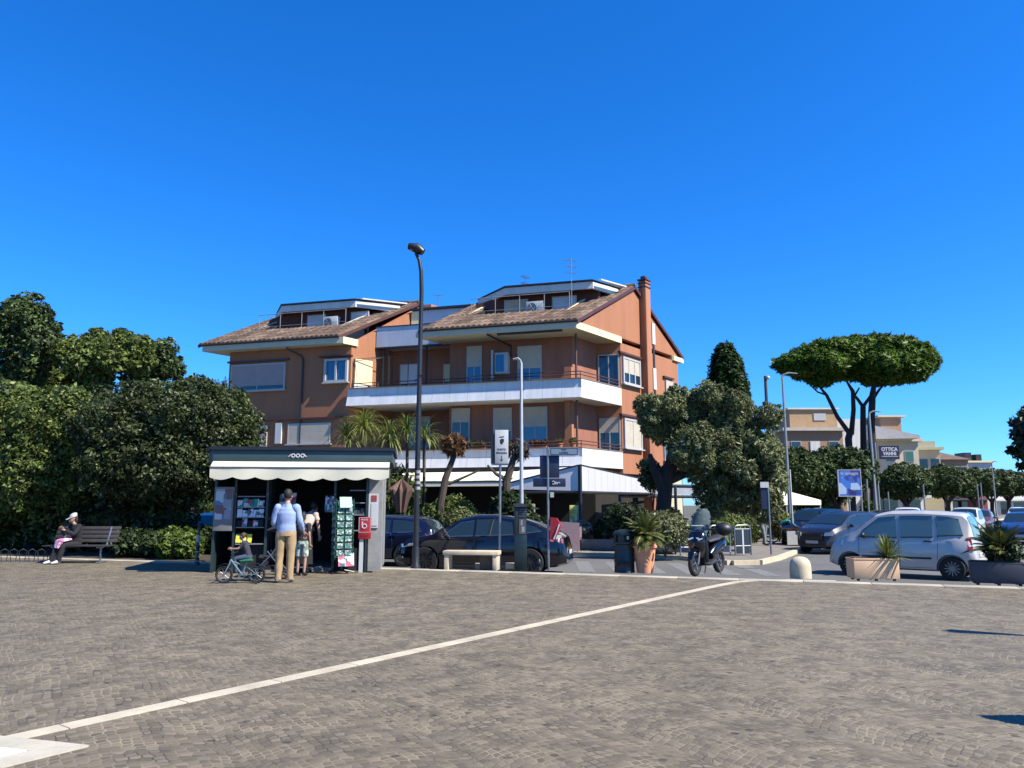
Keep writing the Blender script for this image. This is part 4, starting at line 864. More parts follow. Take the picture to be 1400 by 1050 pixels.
pine('umbrella pine with a thick ivy-grown trunk, rightmost of the pines', 1195, 59, [([(1196, 700), (1195, 640), (1191, 580), (1193, 540), (1195, 525)], [.4, .38, .34, .3, .2]), ([(1194, 545), (1202, 533), (1212, 522)], [.16, .12, .07])],
     [(1220, 486, 1.9, 1.4), (1240, 488, 1.7, 1.3), (1258, 492, 1.25, 1.2), (1268, 495, .7, .9), (1235, 503, 1.8, 1.1, -.4), (1215, 506, 1.6, 1.0, .6), (1225, 480, 1.7, 1.2, 1.5), (1250, 505, 1.1, .85), (1205, 500, 1.6, 1.0, -1.0)], 26000, 3)
q = at(1196, 640, 58.4); 
# street trees
def street_tree_mesh(label, loc, seed, sc=1.0, group='clipped trees along the street', lm=PRIV):
    t = thing('street_tree', label, 'tree', loc, seed*1.1, group)
    mb = MB(); rd = random.Random(seed); mb.tube([(0, 0, -.1), (.08, .05, 1.0), (0, 0, 2.0)], [.24, .19, .2], 9)
    for k in range(7):
        a = 2*PI*k/7+rd.random(); mb.tube([(0, 0, 1.7+.1*k*.4), (math.cos(a)*.6, math.sin(a)*.6, 2.6), (math.cos(a)*1.4, math.sin(a)*1.4, 3.5)], [.12, .09, .04], 7)
    mb.build('trunk', DBARK, t, smooth=True)
    bl = [((math.cos(a)*1.15, math.sin(a)*1.15, 4.0+rd.uniform(-.25, .2)), (1.3, 1.3, 1.15+rd.uniform(-.1, .15))) for a in [2*PI*k/5 for k in range(5)]]+[((0, 0, 4.5), (1.6, 1.6, 1.1)), ((0, 0, 3.4), (1.7, 1.7, .8))]
    crown('crown', bl, 26000, .15, lm, t, depth=.35, core=.7)
    t.scale = (sc,)*3; return t
STL = leafmat('street tree leaves', (.02, .038, .009), (.1, .145, .038), (.24, .29, .1), trans=.18)
s1 = street_tree_mesh('round clipped tree beyond the OTTICA sign', (at(1240, 690, 66).x, 66, RZ), 1, .95, lm=STL)
s2 = street_tree_mesh('clipped tree left of the blue poster board, above the gazebo', (at(1085, 690, 46).x, 46, RZ), 2, .92, lm=STL)
dup(s2, (at(1145, 690, 47).x, 47, RZ), 1.1, 'clipped tree right above the blue poster board', .95)
dup(s1, (at(1297, 690, 80).x, 80, RZ), 2.0, 'second clipped tree of the row beyond the OTTICA sign', 1.05)
for k, (px, Y, sc, lab) in enumerate([(1332, 96, 1.22, 'third clipped tree of the far row, over the red brown car'), (1357, 108, 1.3, 'fourth clipped tree of the far row'), (1380, 122, 1.4, 'fifth clipped tree of the far row, above the motorbikes'), (1402, 138, 1.45, 'last clipped tree of the far row, cut by the right edge of the photo')]):
    dup((s1, s2)[k % 2], (at(px, 690, Y).x, Y, RZ), k*1.3, lab, (sc, sc, sc*.92))
hedge('hedge', 'dark hedge on the far pavement under the big grey green tree', (xat(955, 32, 0), 31.2), (xat(1040, 35, 0), 36), 1.6, 1.2, HOLM, 9000, .09, kz)
shrub('leafy climber mass under the far left street tree', 1040, 40, 3.4, 3.0, HOLM, 7000, .12, seed=12)
shrub('dark tangled tree behind the white gazebo', 1115, 50, 5.0, 4.0, HOLM, 9000, .16, seed=13)
shrub('yellow green bush beside the person bending over the bicycle', 1064, 37, 1.8, 1.5, YELL, 2500, .09, seed=14)
shrub('yellowish bush under the gazebo edge', 1092, 40, 1.8, 1.3, FRESH, 2500, .09, seed=15)
shrub('small green shrub at the foot of the ivy-grown pine', 1187, 54, 1.6, 2.6, FRESH, 2500, .12, seed=16)
# tree just outside the right edge whose crown reaches into the frame and shades the dark planter
t = tree('street_tree', 'dark dense tree whose crown pokes in at the right edge of the photo', (xat(1400, 15.0, 3)+1.4, 15.0, .06), 2.0, .16, [((0, 0, 2.75), (1.35, 1.3, .8)), ((.1, .2, 3.0), (1.25, 1.2, .6)), ((-.6, 0, 2.6), (.85, .8, .65))], 26000, .08, DARKL, DBARK, seed=5, spread=(.6, .8), depth=.3, core=.85)
# ------------------------------------------------------------------ street furniture
def rect(mb, x0, x1, z0, z1, y, th=.02): return mb.box(x0, x1, y-th/2, y+th/2, z0, z1)
# tall street lamp
b = gp(568, 777.5); b.z = 0
l = thing('street_lamp', 'tall dark street lamp with a curved top beside the stone bench', 'street lamp', b)
mb = MB(); Hh = at(575, 345, b.y).z
pts = [(0, 0, 0), (0, 0, .9), (0, 0, 2.2), (.02, 0, Hh-1.0), (0, 0, Hh-.5), (-.05, 0, Hh-.2), (-.14, 0, Hh-.02)]
mb.tube(pts, [.075, .07, .062, .052, .05, .045, .04], 12); mb.lathe((0, 0, 0), [(.12, 0), (.12, .05), (.09, .1), (.085, .45), (.076, .5)], 14); mb.build('pole', mat('anthracite lamp paint', (.035, .038, .045), .45, .3, var=.25, scale=5), l, smooth=True)
mb = MB(); mb.tube([(.04, 0, Hh+.0), (-.1, 0, Hh+.1), (-.32, 0, Hh+.16)], [(.09, .1), (.13, .16), (.08, .12)], 12, xref=(0, 0, 1)); hd_ = mb.build('lamp_head', BLACKM, l, smooth=True)
mb = MB(); mb.tube([(-.28, 0, Hh+.06), (-.08, 0, Hh-.01)], [(.012, .08), (.012, .1)], 10, xref=(0, 0, 1)); mb.build('lens', mat('lamp lens', (.5, .5, .42), .2), hd_)
mb = MB(); mb.tube([(.005, -.05, Hh-3.1), (.11, -.05, Hh-3.1)], .015, 6); mb.tube([(.02, 0, Hh-3.2), (-.1, 0, Hh-3.2)], .01, 6); mb.build('bracket', BLACKM, l)
mb = MB()
for z_ in (1.95, 2.08, 2.2, 1.82): mb.cyl((.01, 0), .069, z_, z_+.07, 12)
mb.build('sticker_band', mat('torn stickers', (.5, .5, .5), .7, var=.5, scale=30), l)
# grey street lamps
def glamp(label, px, pyb, Y, pytop, arm=-.35, m=GREYP, grp='grey street lamps', headz=.08, thick=.055, zb=kz):
    x = xat(px, Y, 1); t = thing('street_lamp', label, 'street lamp', (x, Y, zb), 0, grp); H = at(px, pytop, Y).z-zb
    mb = MB(); mb.tube([(0, 0, 0), (0, 0, 1.2), (0, 0, H-.1), (arm*.15, 0, H)], [thick*1.5, thick*1.3, thick*.8, thick*.6], 10); mb.build('pole', m, t, smooth=True)
    mb = MB(); mb.tube([(0, 0, H-.02), (arm*.4, 0, H+headz), (arm, 0, H+headz*.6)], [(.03, .04), (.05, .11), (.03, .07)], 10, xref=(0, 0, 1)); mb.build('lamp_head', m, t, smooth=True); return t
glamp('slim pale grey street lamp in front of the balconies', 713, 690, 27.5, 493, -.3, mat('pale lamp paint', (.6, .62, .63), .45), thick=.06)
glamp('grey street lamp with a long arm under the left edge of the pine', 1080, 690, 40, 512, .8, thick=.07)
glamp('grey street lamp just right of the pine trunks, by the OTTICA sign', 1198, 690, 46, 564, .7, thick=.08)
glamp('distant thin lamp post above the far row of trees', 1362, 690, 75, 632, .5, thick=.06)
t = thing('camera_mast', 'dark mast with a small camera on top, left of the pine', 'camera mast', (xat(1056, 39, 1), 39, kz)); H = at(1056, 514, 39).z-kz
mb = MB(); mb.tube([(0, 0, 0), (0, 0, H)], [.12, .08], 10); mb.build('pole', mat('dark grey mast', (.07, .08, .09), .5), t, smooth=True)
mb = MB(); mb.ball((.12, -.05, H-.1), .1); mb.tube([(0, 0, H-.05), (.12, -.05, H)], .02, 6); mb.build('camera_dome', WHITEP, t, smooth=True)
# stone bench
b0 = gp(608, 778.5); b0.z = 0
t = thing('stone_bench', 'pale travertine bench at the edge of the plaza', 'bench', b0, math.atan2(ED.y, ED.x)*.45)
wv = 1.28
mb = MB(); mb.box(0, wv, -.22, .22, .34, .43); mb.build('seat', STONE, t, bevel=.008)
for x0, x1 in ((.03, .13), (wv-.13, wv-.03)): mb = MB(); mb.box(x0, x1, -.2, .2, 0, .34); mb.build('leg', STONE, t, bevel=.006)
mb = MB(); mb.box(wv-.44, wv-.135, -.12, .16, 0, .337); mb.build('side_block', mat('brown stone', (.17, .12, .075), .9, var=.3, scale=5), t)
# low stone blocks on the edge to the right of the bench
for i, (px, lab) in enumerate([(655, 'small pale kerb block under the stone bench'), (697, 'small pale kerb block just right of the stone bench')]):
    q = gp(px, 778); mb = MB(); mb.box(-.1, .14, -.12, .12, 0, .12); o = mb.build('kerb_block', STONE, None, bevel=.01, loc=(q.x, q.y+.2, 0)); tag(o, lab, 'kerb block', 'small kerb blocks')
# white sign with arrow on a pole
q = gp(683, 778); x = q.x
t = thing('direction_sign', 'white panel sign with a black arrow and small text on a silver pole', 'sign', (x, q.y, 0))
zt, zb_ = at(686, 588, q.y).z, at(686, 634, q.y).z
mb = MB(); mb.tube([(0, 0, 0), (.01, 0, zb_+.02)], .03, 10); mb.build('pole', GALV, t, smooth=True)
mb = MB(); mb.box(-.115, .2, -.05, .03, zb_, zt); pn = mb.build('panel', WHITEP, t, bevel=.004)
mb = MB(); mb.box(-.21, -.117, -.02, .05, zb_, zt-.1); mb.build('side_panel', BLACKM, t)
mb = MB(); mb.box(-.2, .2, -.03, .04, zb_-.035, zb_-.003); mb.build('bracket', GALV, t)
def FM(xc, zc, y=-.0525): return face_mat((1, 0, 0), (0, -1, 0), (xc, y, zc))
text('PUNTO', .068, INKM, pn, FM(.042, zb_+.33), width=.2, bold=.001); text('SPIAGGIA', .068, INKM, pn, FM(.042, zb_+.25), width=.255, bold=.001)
mb = MB(); mb.box(.034, .05, -.054, -.051, zb_+.07, zb_+.19); mb.add([(.0, -.0535, zb_+.1), (.012, -.0535, zb_+.105), (.042, -.0535, zb_+.07), (.072, -.0535, zb_+.105), (.084, -.0535, zb_+.1), (.042, -.0535, zb_+.045)], [(0, 1, 2, 3, 4, 5)]); mb.build('arrow', INKM, pn, fixn=False)
mb = MB(); zc = zb_+.56; mb.add([(-.012, -.053, zc+.075), (.1, -.053, zc+.085), (.1, -.053, zc+.06), (-.012, -.053, zc+.05)], [(0, 1, 2, 3)]); mb.add([(-.0, -.053, zc+.0), (.045, -.053, zc+.03), (.095, -.053, zc+.02), (.1, -.053, zc-.04), (.075, -.053, zc-.075), (.06, -.053, zc-.11), (.02, -.053, zc-.1), (.0, -.053, zc-.05)], [tuple(range(8))]); mb.build('emblem', INKM, pn, fixn=False)
# street name sign post with blue panels
q = gp(750, 779.5); t = thing('sign_post', 'silver post with a grey street name plate and dark blue panels', 'sign', (q.x, q.y, 0))
def ZZ(py): return at(750, py, q.y).z
def XX(px): return xat(px, q.y, 2)-q.x
mb = MB(); mb.tube([(0, 0, 0), (0, 0, ZZ(611))], .028, 10); mb.build('pole', GALV, t, smooth=True)
NAVY = mat('navy sign', (.012, .02, .07), .4, var=.1)
mb = MB(); rect(mb, XX(752), XX(791), ZZ(622.5), ZZ(612), -.035, .02); pl = mb.build('street_name_plate', mat('grey blue sign', (.25, .34, .42), .4, var=.05), t)
mb = MB(); x0, x1, z0, z1 = XX(753), XX(790), ZZ(621.8), ZZ(612.8)
for a in ((x0, x1, z0, z0+.01), (x0, x1, z1-.01, z1), (x0, x0+.01, z0, z1), (x1-.01, x1, z0, z1)): rect(mb, *a, -.0475, .003)
mb.build('border', NAVY, pl); text('VIALE', .045, NAVY, pl, FM(XX(771), ZZ(615), -.046), bold=.001); text('LATINA', .06, NAVY, pl, FM(XX(771), ZZ(619.3), -.046), bold=.002)
mb = MB(); mb.box(XX(738.5), XX(765), .03, .16, ZZ(653), ZZ(622.5)); mb.build('blue_box', NAVY, t, bevel=.006)
mb = MB(); mb.box(XX(729), XX(773.5), .03, .09, ZZ(665.5), ZZ(654)); bp_ = mb.build('blue_plate', NAVY, t, bevel=.004)
text('One', .11, WTXT, bp_, FM(XX(760), ZZ(660), .028), bold=.003); mb = MB(); mb.lathe((XX(753), .029, ZZ(660)), [(.045, -.003), (.045, .003)], 14, 'y'); mb.build('emblem', mat('black disc', (.0, .0, .0), .3), bp_)
mb = MB(); rect(mb, XX(752), XX(757), ZZ(680), ZZ(673), -.03, .03); mb.build('small_plate', mat('faded sticker', (.6, .6, .58), .6), t)
# red waste bag holder
mb = MB(); X_ = [XX(751), XX(758), XX(765.5), XX(762), XX(765), XX(757), XX(751)]
mb.slab([(XX(751), -.05, ZZ(737)), (XX(758), -.1, ZZ(739)), (XX(765), -.1, ZZ(717)), (XX(760), -.08, ZZ(708)), (XX(752), -.05, ZZ(707))], -.09); o = mb.build('red_flag_holder', REDP, None, loc=(q.x, q.y, 0)); tag(o, 'red tapered holder fixed low on the silver sign post', 'holder')
mb = MB(); mb.slab([(XX(757), -.105, ZZ(737.5)), (XX(764.8), -.105, ZZ(716.5)), (XX(763), -.105, ZZ(716)), (XX(758.5), -.105, ZZ(730)), (XX(755.5), -.105, ZZ(736))], .01); e_ = mb.build('white_stripe', WHITEP, o)
mb = MB(); mb.slab([(XX(758.5), -.11, ZZ(737)), (XX(767), -.1, ZZ(735)), (XX(766), -.1, ZZ(731.5)), (XX(761), -.1, ZZ(731))], .012); mb.build('paper', WHITEP, o)
# dark info column
q = gp(712, 778.5); t = thing('info_column', 'dark slim information column on the plaza edge, right of the stone bench', 'column', (q.x, q.y, 0))
mb = MB(); mb.box(-.15, .14, -.1, .1, 0, .78); mb.build('base', DARKGREEN, t, bevel=.01)
mb = MB(); mb.box(-.15, -.06, -.1, .1, .78, 1.42); mb.box(-.06, .14, -.06, .1, .78, 1.42); mb.build('body', BLACKM, t, bevel=.006)
mb = MB(); mb.prism([(-.18, -.14), (.17, -.14), (.17, .14), (-.18, .14)], 1.42, 1.5, [(-.1, -.06), (.08, -.06), (.08, .06), (-.1, .06)]); mb.build('cap', BLACKM, t)
mb = MB(); [rect(mb, -.045, .125, z_, z_+.02, -.063, .006) for z_ in (1.2, 1.25, 1.3, 1.35)]; rect(mb, -.04, .12, .8, 1.14, -.063, .004); mb.build('panel', mat('grey panel', (.12, .13, .14), .4), t)
mb = MB(); rect(mb, .0, .04, 1.0, 1.12, -.067, .004); rect(mb, .02, .09, .84, .97, -.067, .004); mb.build('notice', mat('notice paper', (.4, .42, .45), .5, var=.5, scale=30), t)
# small iron bollards on the plaza edge
q = gp(737, 780); mb = MB(); mb.lathe((0, 0, 0), [(.05, 0), (.05, .04), (.035, .07), (.035, .1), (.055, .13), (.05, .2), (.02, .25)], 14); o = mb.build('iron_stud', BLACKM, None, smooth=True, loc=(q.x, q.y, 0)); tag(o, 'low iron stud on the plaza edge left of the silver sign post', 'bollard')
# litter bin
q = gp(854, 782.5); t = thing('litter_bin', 'round dark green litter bin beside the terracotta pot', 'litter bin', (q.x, q.y, 0)); R = .225
mb = MB(); mb.lathe((0, 0, 0), [(R, 0), (R*1.03, .02), (R*.98, .04), (R*.98, .22), (R*1.03, .24), (R*.97, .27), (R*.95, .6), (R*1.05, .62), (R*1.05, .66), (R*.93, .67)], 28); mb.build('body', DARKGREEN, t, smooth=True)
mb = MB(); 
for a in (0.25, 1.25, 2.25, 3.25, 4.25, 5.25): mb.obox((math.cos(a)*R*.9, math.sin(a)*R*.9, .74), (-math.sin(a), math.cos(a), 0), (math.cos(a), math.sin(a), 0), .07, .012, .085)
mb.build('hood_post', DARKGREEN, t); mb = MB(); mb.cyl((0, 0), R*.72, .66, .82, 20); mb.build('liner', BLACKM, t)
mb = MB(); mb.lathe((0, 0, 0), [(R*.98, .815), (R*1.06, .82), (R*1.04, .86), (R*.8, .9), (R*.3, .925)], 28); mb.build('lid', DARKGREEN, t, smooth=True)
mb = MB(); rect(mb, .03, .075, .72, .79, -R*1.0, .006); mb.build('label_plate', WHITEP, t)
# terracotta pot with palm
q = gp(882, 783); t = thing('plant_pot', 'big terracotta pot holding a palm, on the plaza edge', 'plant pot', (q.x, q.y, 0)); TC = mat('terracotta pot clay', (1.35, .58, .3), .85, var=.14, scale=3, bump=.3)
mb = MB(); mb.lathe((0, 0, 0), [(.175, 0), (.18, .03), (.235, .5), (.24, .53), (.27, .54), (.275, .58), (.25, .6), (.262, .68), (.235, .7), (.22, .66), (.1, .64)], 30); mb.build('pot', TC, t, smooth=True)
mb = MB(); mb.cyl((0, 0), .22, .6, .66, 20); mb.build('soil', BARK, t)
straps('palm_plant', 'yellow green fan palm growing in the big terracotta pot', (q.x, q.y, .62), 80, .62, .09, PALM, .16, 21, (-20, 88), 1.3, leafl=.19, tr=.07)
# planters
def planter(label, px, py, w_, h, d, m, rz=0, feet=True):
    q = gp(px, py); t = thing('planter_box', label, 'planter', (q.x, q.y, 0), rz)
    mb = MB(); mb.box(-w_/2, w_/2, 0, d, .04, h); mb.box(-w_/2-.008, w_/2+.008, -.008, d+.008, h-.03, h-.0); mb.build('box', m, t, bevel=.006)
    mb = MB(); mb.box(-w_/2+.03, w_/2-.03, .03, d-.03, h, h+.015); mb.build('soil', BARK, t)
    for sx in (-.4, 0, .4):
        for dy in (.06, d-.06): mb = MB(); mb.cyl((sx*w_, dy), .03, 0, .04, 10); mb.build('foot', BLACKM, t)
    return q, t
SANDP = mat('sand coloured planter', (1.25, .8, .46), .8, var=.1, scale=2.5, bump=.2)
q, t = planter('sand coloured rectangular planter in the sun, in front of the silver car', 1200, 794.5, .86, .43, .42, SANDP, -.06)
straps('agave_plant', 'spiky green plant growing in the sand coloured planter', (q.x+.3, q.y+.15, .42), 150, .5, .03, STRAP, 0, 5, (5, 88), .7)
q, t = planter('dark slate planter at the right edge in tree shade', 1367, 801, .84, .42, .42, mat('slate planter', (.06, .065, .09), .6, var=.15, scale=3), -.4)
straps('cycad_plant', 'feathery cycad growing in the dark slate planter', (q.x+.16, q.y+.15, .42), 60, .62, .11, PALM, .2, 6, (5, 75), .8, leafl=.16, tr=.12)
shrub('low dark bush filling the dark slate planter below the cycad', 1370, q.y+.15, .8, .55, DARKL, 2200, .05, z0=.36, seed=30)
# stone bollard
q = gp(1095, 790.5); mb = MB(); mb.lathe((0, 0, 0), [(.21, 0), (.21, .22), (.205, .27), (.19, .33), (.15, .385), (.09, .42), (.02, .43)], 26); o = mb.build('stone_bollard', STONE, None, smooth=True, loc=tuple(q)); tag(o, 'rounded pale stone bollard on the plaza edge, left of the silver car', 'bollard')
# barriers
def barrier(label, px, Y, w_, panel, rz=0.0):
    x = xat(px, Y, 0); t = thing('metal_barrier', label, 'barrier', (x, Y, kz+.0), rz, 'hooped metal barriers at the crossing')
    H = 1.02; r = .12; mb = MB(); pts = [(-w_/2, 0, 0), (-w_/2, 0, H-r), (-w_/2+r*.3, 0, H-r*.3), (-w_/2+r, 0, H), (w_/2-r, 0, H), (w_/2-r*.3, 0, H-r*.3), (w_/2, 0, H-r), (w_/2, 0, 0)]
    mb.tube(pts, .028, 8); mb.build('hoop', GALV, t, smooth=True)
    mb = MB(); mb.tube([(-w_/2, 0, .32), (w_/2, 0, .32)], .02, 8); mb.tube([(-w_/2, 0, H-.13), (w_/2, 0, H-.13)], .015, 8); mb.build('rail', GALV, t, smooth=True)
    if panel: mb = MB(); mb.box(-w_/2+.05, w_/2-.05, -.01, .01, .06, H-.15); pn = mb.build('panel', mat('dark barrier panel', (.03, .045, .06), .35), t); mb = MB(); rect(mb, -.03, .03, .05, H-.15, -.016, .008); mb.build('white_strip', WHITEP, pn)
barrier('hooped metal barrier behind the scooter windscreen', 948, 26.2, .95, False, .25); barrier('hooped metal barrier behind the scooter top case', 985, 26.6, .8, False, .35); barrier('hooped metal barrier with a dark panel and white strip', 1016, 27.0, .65, True, .35)
# street sign poles to the right
def pole(name, label, px, Y, py, r=.035, m=GALV, grp=None, zb=kz):
    t = thing(name, label, 'sign', (xat(px, Y, 1), Y, zb), 0, grp); H = at(px, py, Y).z-zb; mb = MB(); mb.tube([(0, 0, 0), (0, 0, H)], r, 8); mb.build('pole', m, t, smooth=True); return t, H
t, H = pole('bus_stop_sign', 'pole with a small white plate and a dark board, by the walking person', 1052, 27.5, 659)
mb = MB(); rect(mb, -.28, .02, H-.2, H, -.04, .02); mb.build('white_plate', WHITEP, t); mb = MB(); rect(mb, -.26, -.02, H-.95, H-.23, -.0, .02); mb.build('dark_board', NAVY, t)
t, H = pole('sign_pole', 'bare white pole beside the gazebo', 1083, 34, 642, .045, WHITEP)
t, H = pole('poster_board', 'blue and white printed poster board on a post under the street trees', 1162, 40, 642, .05, GREYP)
mb = MB(); X0, X1 = xat(1147, 40, 2)-t.location.x, xat(1177, 40, 2)-t.location.x; z1 = at(1162, 643, 40).z-kz; z0 = at(1162, 678, 40).z-kz
rect(mb, X0, X1, z0, z1, -.05, .06); pb = mb.build('poster', patchmat('blue poster print', [(.01, .03, .25), (.02, .09, .4), (.01, .02, .18), (.02, .15, .5), (.35, .45, .6)], 2.6), t)
mb = MB()
for a in ((X0-.03, X0, z0-.03, z1+.03), (X1, X1+.03, z0-.03, z1+.03), (X0, X1, z1, z1+.03), (X0, X1, z0-.03, z0)): rect(mb, *a, -.05, .09)
mb.build('board_frame', WHITEP, pb); text('la spiaggia', .2, WTXT, pb, FM((X0+X1)/2, z1-.16, -.083), width=.9); mb = MB(); [rect(mb, X0+.55, X1-.1, z0+.1+.09*k, z0+.13+.09*k, -.083, .004) for k in range(3)]; mb.build('small_print', NAVY, pb)
t, H = pole('shop_sign', 'dark OTTICA VANNI sign board on a tall post in front of the clipped trees', 1203, 50, 605, .06, GREYP)
X0, X1 = xat(1203, 50, 4)-t.location.x, xat(1229.5, 50, 4)-t.location.x; z1 = at(1216, 609.5, 50).z-kz; z0 = at(1216, 628, 50).z-kz
mb = MB(); rect(mb, X0, X1, z0, z1, -.06, .14); sb = mb.build('board', mat('purple black sign', (.035, .012, .05), .4), t)
text('OTTICA', .32, WTXT, sb, FM((X0+X1)/2, z1-.24, -.133), width=1.05, bold=.01); text('VANNI', .3, WTXT, sb, FM((X0+X1)/2, z1-.52, -.133), width=.85, bold=.01); mb = MB(); rect(mb, X0+.1, X1-.1, z0+.17, z0+.2, -.133, .005); mb.build('underline', WTXT, sb)
for px, Y, py, lab in [(1179, 42, 640, 'thin grey pole right of the poster board'), (1188, 44, 655, 'thin pole between the pine trunk and the street lamp'), (1265, 60, 662, 'thin grey pole in front of the far row of trees'), (1339, 66, 662, 'thin pole left of a pair above the red brown car'), (1344, 64, 660, 'pale pole above the red brown car'), (1362, 66, 668, 'short pole above the motorbikes'), (1216, 56, 672, 'dark short pole behind the silver car roof')]:
    pole('sign_pole', lab, px, Y, py, .05, GREYP, 'bare poles along the street')
# roadside stone planter with flowers before the cafe
q = gp(815, 752.5, kz); t = thing('stone_planter', 'long low stone planter with white flowers in front of the cafe', 'planter', (q.x, q.y+.3, kz), math.atan2(-U.y, -U.x))
mb = MB(); mb.prism([(-.95, -.3), (.72, -.3), (.72, .4), (-.95, .4)], 0, .42, [(-1.0, -.34), (.75, -.34), (.75, .44), (-1.0, .44)]); mb.build('trough', CONC, t, bevel=.02); mb = MB(); mb.box(-.9, .65, -.25, .35, .42, .44); mb.build('soil', BARK, t)
shrub('white flowering plant in the stone planter', 797, q.y+.35, .7, .75, leafmat('white flowers', (.12, .16, .07), (.5, .5, .45), (.8, .8, .78), trans=.2), 1500, .06, z0=kz+.35, seed=40)
shrub('dark leafy plant in the right half of the stone planter', 824, q.y+.4, 1.1, .95, DARKL, 2600, .09, z0=kz+.35, seed=41, aspect=3.5)
shrub('tall blue green shrub behind the palm pot', 858, 27.2, 1.5, 2.1, DARKL, 5000, .075, seed=42)
shrub('olive coloured shrub right of the palm pot', 908, 26.4, 1.7, 1.5, OLIVE, 6000, .07, seed=43)
shrub('dark shrub in front of the white panel of the pergola', 922, 27.5, 1.3, 1.7, DARKL, 3500, .08, seed=44)
q = gp(905, 757, kz); mb = MB(); mb.ball((0, 0, .18), (.55, .35, .22), 10, 7); rg_ = random.Random(3); mb.v = [v+V3(rg_.uniform(-.05, .05), rg_.uniform(-.05, .05), rg_.uniform(-.04, .04)) for v in mb.v]; o = mb.build('edging_rock', STONE, None, loc=(q.x, q.y, kz)); tag(o, 'pale rough rocks edging the shrub bed behind the pot', 'rock')
# garden gazebo
x = xat(1068, 42, 1); t = thing('gazebo', 'small white pyramid roofed gazebo under the street trees', 'gazebo', (x, 42, kz), .3)
mb = MB(); a = 1.45; zt = at(1062, 668, 42).z-kz; ze = at(1062, 684, 42).z-kz
mb.add([(-a, -a, ze), (a, -a, ze), (a, a, ze), (-a, a, ze), (-.15, 0, zt), (-a, -a, ze-.25), (a, -a, ze-.25), (a, a, ze-.25), (-a, a, ze-.25)], [(0, 1, 4), (1, 2, 4), (2, 3, 4), (3, 0, 4), (0, 5, 6, 1), (1, 6, 7, 2), (2, 7, 8, 3), (3, 8, 5, 0)]); mb.build('canvas', AW, t, fixn=False)
for sx in (-1, 1):
    for sy in (-1, 1): mb = MB(); mb.tube([(sx*a*.97, sy*a*.97, 0), (sx*a*.97, sy*a*.97, ze)], .04, 6); mb.build('post', WHITEP, t)
# brown closed parasol right of the kiosk and posters
x = xat(548, 29.5, 1); t = thing('garden_parasol', 'brown half open parasol between the kiosk and the tall lamp', 'parasol', (x, 29.5, kz))
mb = MB(); mb.tube([(0, 0, 0), (0, 0, 2.75)], .03, 8); mb.build('pole', GALV, t); mb = MB(); n = 10; vs = [(0, 0, 2.85)]; 
for k in range(n*2): r_ = .75 if k % 2 else .5; a = PI*k/n; vs.append((r_*math.cos(a), r_*math.sin(a), 2.45 if k % 2 else 2.3))
for k in range(n*2): r_ = .3 if k % 2 else .2; a = PI*k/n; vs.append((r_*math.cos(a), r_*math.sin(a), 1.5))
mb.add(vs, [(0, 1+k, 1+(k+1) % (2*n)) for k in range(2*n)]+[(1+k, 1+2*n+k, 1+2*n+(k+1) % (2*n), 1+(k+1) % (2*n)) for k in range(2*n)]); mb.build('canvas', mat('brown canvas', (.2, .11, .075), .8), t, smooth=True, fixn=False); t.scale = (.62, .62, .95)
YP = patchmat('yellow menu print', [(.75, .6, .12), (.8, .7, .2), (.6, .45, .08), (.8, .75, .5)], 6)
for px, w_, z0_, z1_, lab in [(725, .28, .35, 1.75, 'tall yellow menu banner at the cafe front, left one'), (784, .3, .5, 1.7, 'yellow menu poster beside the black canopy post')]:
    mb = MB(); x = xat(px, 31, 1); mb.box(-w_/2, w_/2, -.02, .02, z0_, z1_); o = mb.build('menu_banner', YP, None, loc=(x, 31, kz)); tag(o, lab, 'banner')
    mb = MB(); mb.tube([(w_/2+.03, 0, 0), (w_/2+.03, 0, z1_)], .02, 6); mb.box(-w_/2, w_/2+.05, -.1, .1, -.0, .03); mb.build('stand', WHITEP, o)
# cafe tables and chairs
def table(label, px, Y, rz):
    t = thing('cafe_table', label, 'table', (xat(px, Y, 0), Y, kz), rz, 'tables of the cafe'); mb = MB(); mb.box(-.38, .38, -.38, .38, .72, .75); mb.build('table_top', WHITEP, t, bevel=.005); mb = MB(); mb.cyl((0, 0), .03, 0, .72, 8); mb.cyl((0, 0), .22, 0, .03, 14); mb.build('base', BLACKM, t)
def chair(label, px, Y, rz, m):
    t = thing('cafe_chair', label, 'chair', (xat(px, Y, 0), Y, kz), rz, 'chairs of the cafe'); mb = MB(); mb.box(-.22, .22, -.22, .22, .43, .47); mb.build('seat', m, t); mb = MB(); mb.box(-.22, .22, .2, .23, .5, .9); mb.build('backrest', m, t)
    for a in (-.2, .2):
        for c in (-.2, .2): mb = MB(); mb.box(a-.015, a+.015, c-.015, c+.015, 0, .43); mb.build('leg', BLACKM, t)
MAUVE = mat('mauve wicker', (.3, .2, .24), .8, var=.3, scale=20)
table('square white cafe table behind the rear of the black car', 774, 29.6, .3); chair('mauve chair behind the rear of the black car', 762, 29.3, 2.6, MAUVE); chair('mauve chair beside the white flowers', 785, 29.4, -2.0, MAUVE); chair('mauve chair turned sideways beside the canopy post', 795, 30.4, .9, MAUVE)
table('white cafe table under the right half of the canopy', 812, 30.6, .8)
mb = MB(); x = xat(776, 28.9, 0); mb.slab([(-.35, 0, .05), (.45, 0, .05), (.45, .1, 1.05), (-.35, .1, 1.1)], .04); o = mb.build('fabric_screen', MAUVE, None, loc=(x, 28.9, kz)); tag(o, 'low mauve woven screen behind the rear bumper of the black car', 'screen')
mb = MB(); x = xat(798, 28.9, 0); mb.slab([(-.1, 0, .05), (.0, 0, .05), (.0, .1, .8), (-.1, .1, .8)], .02)
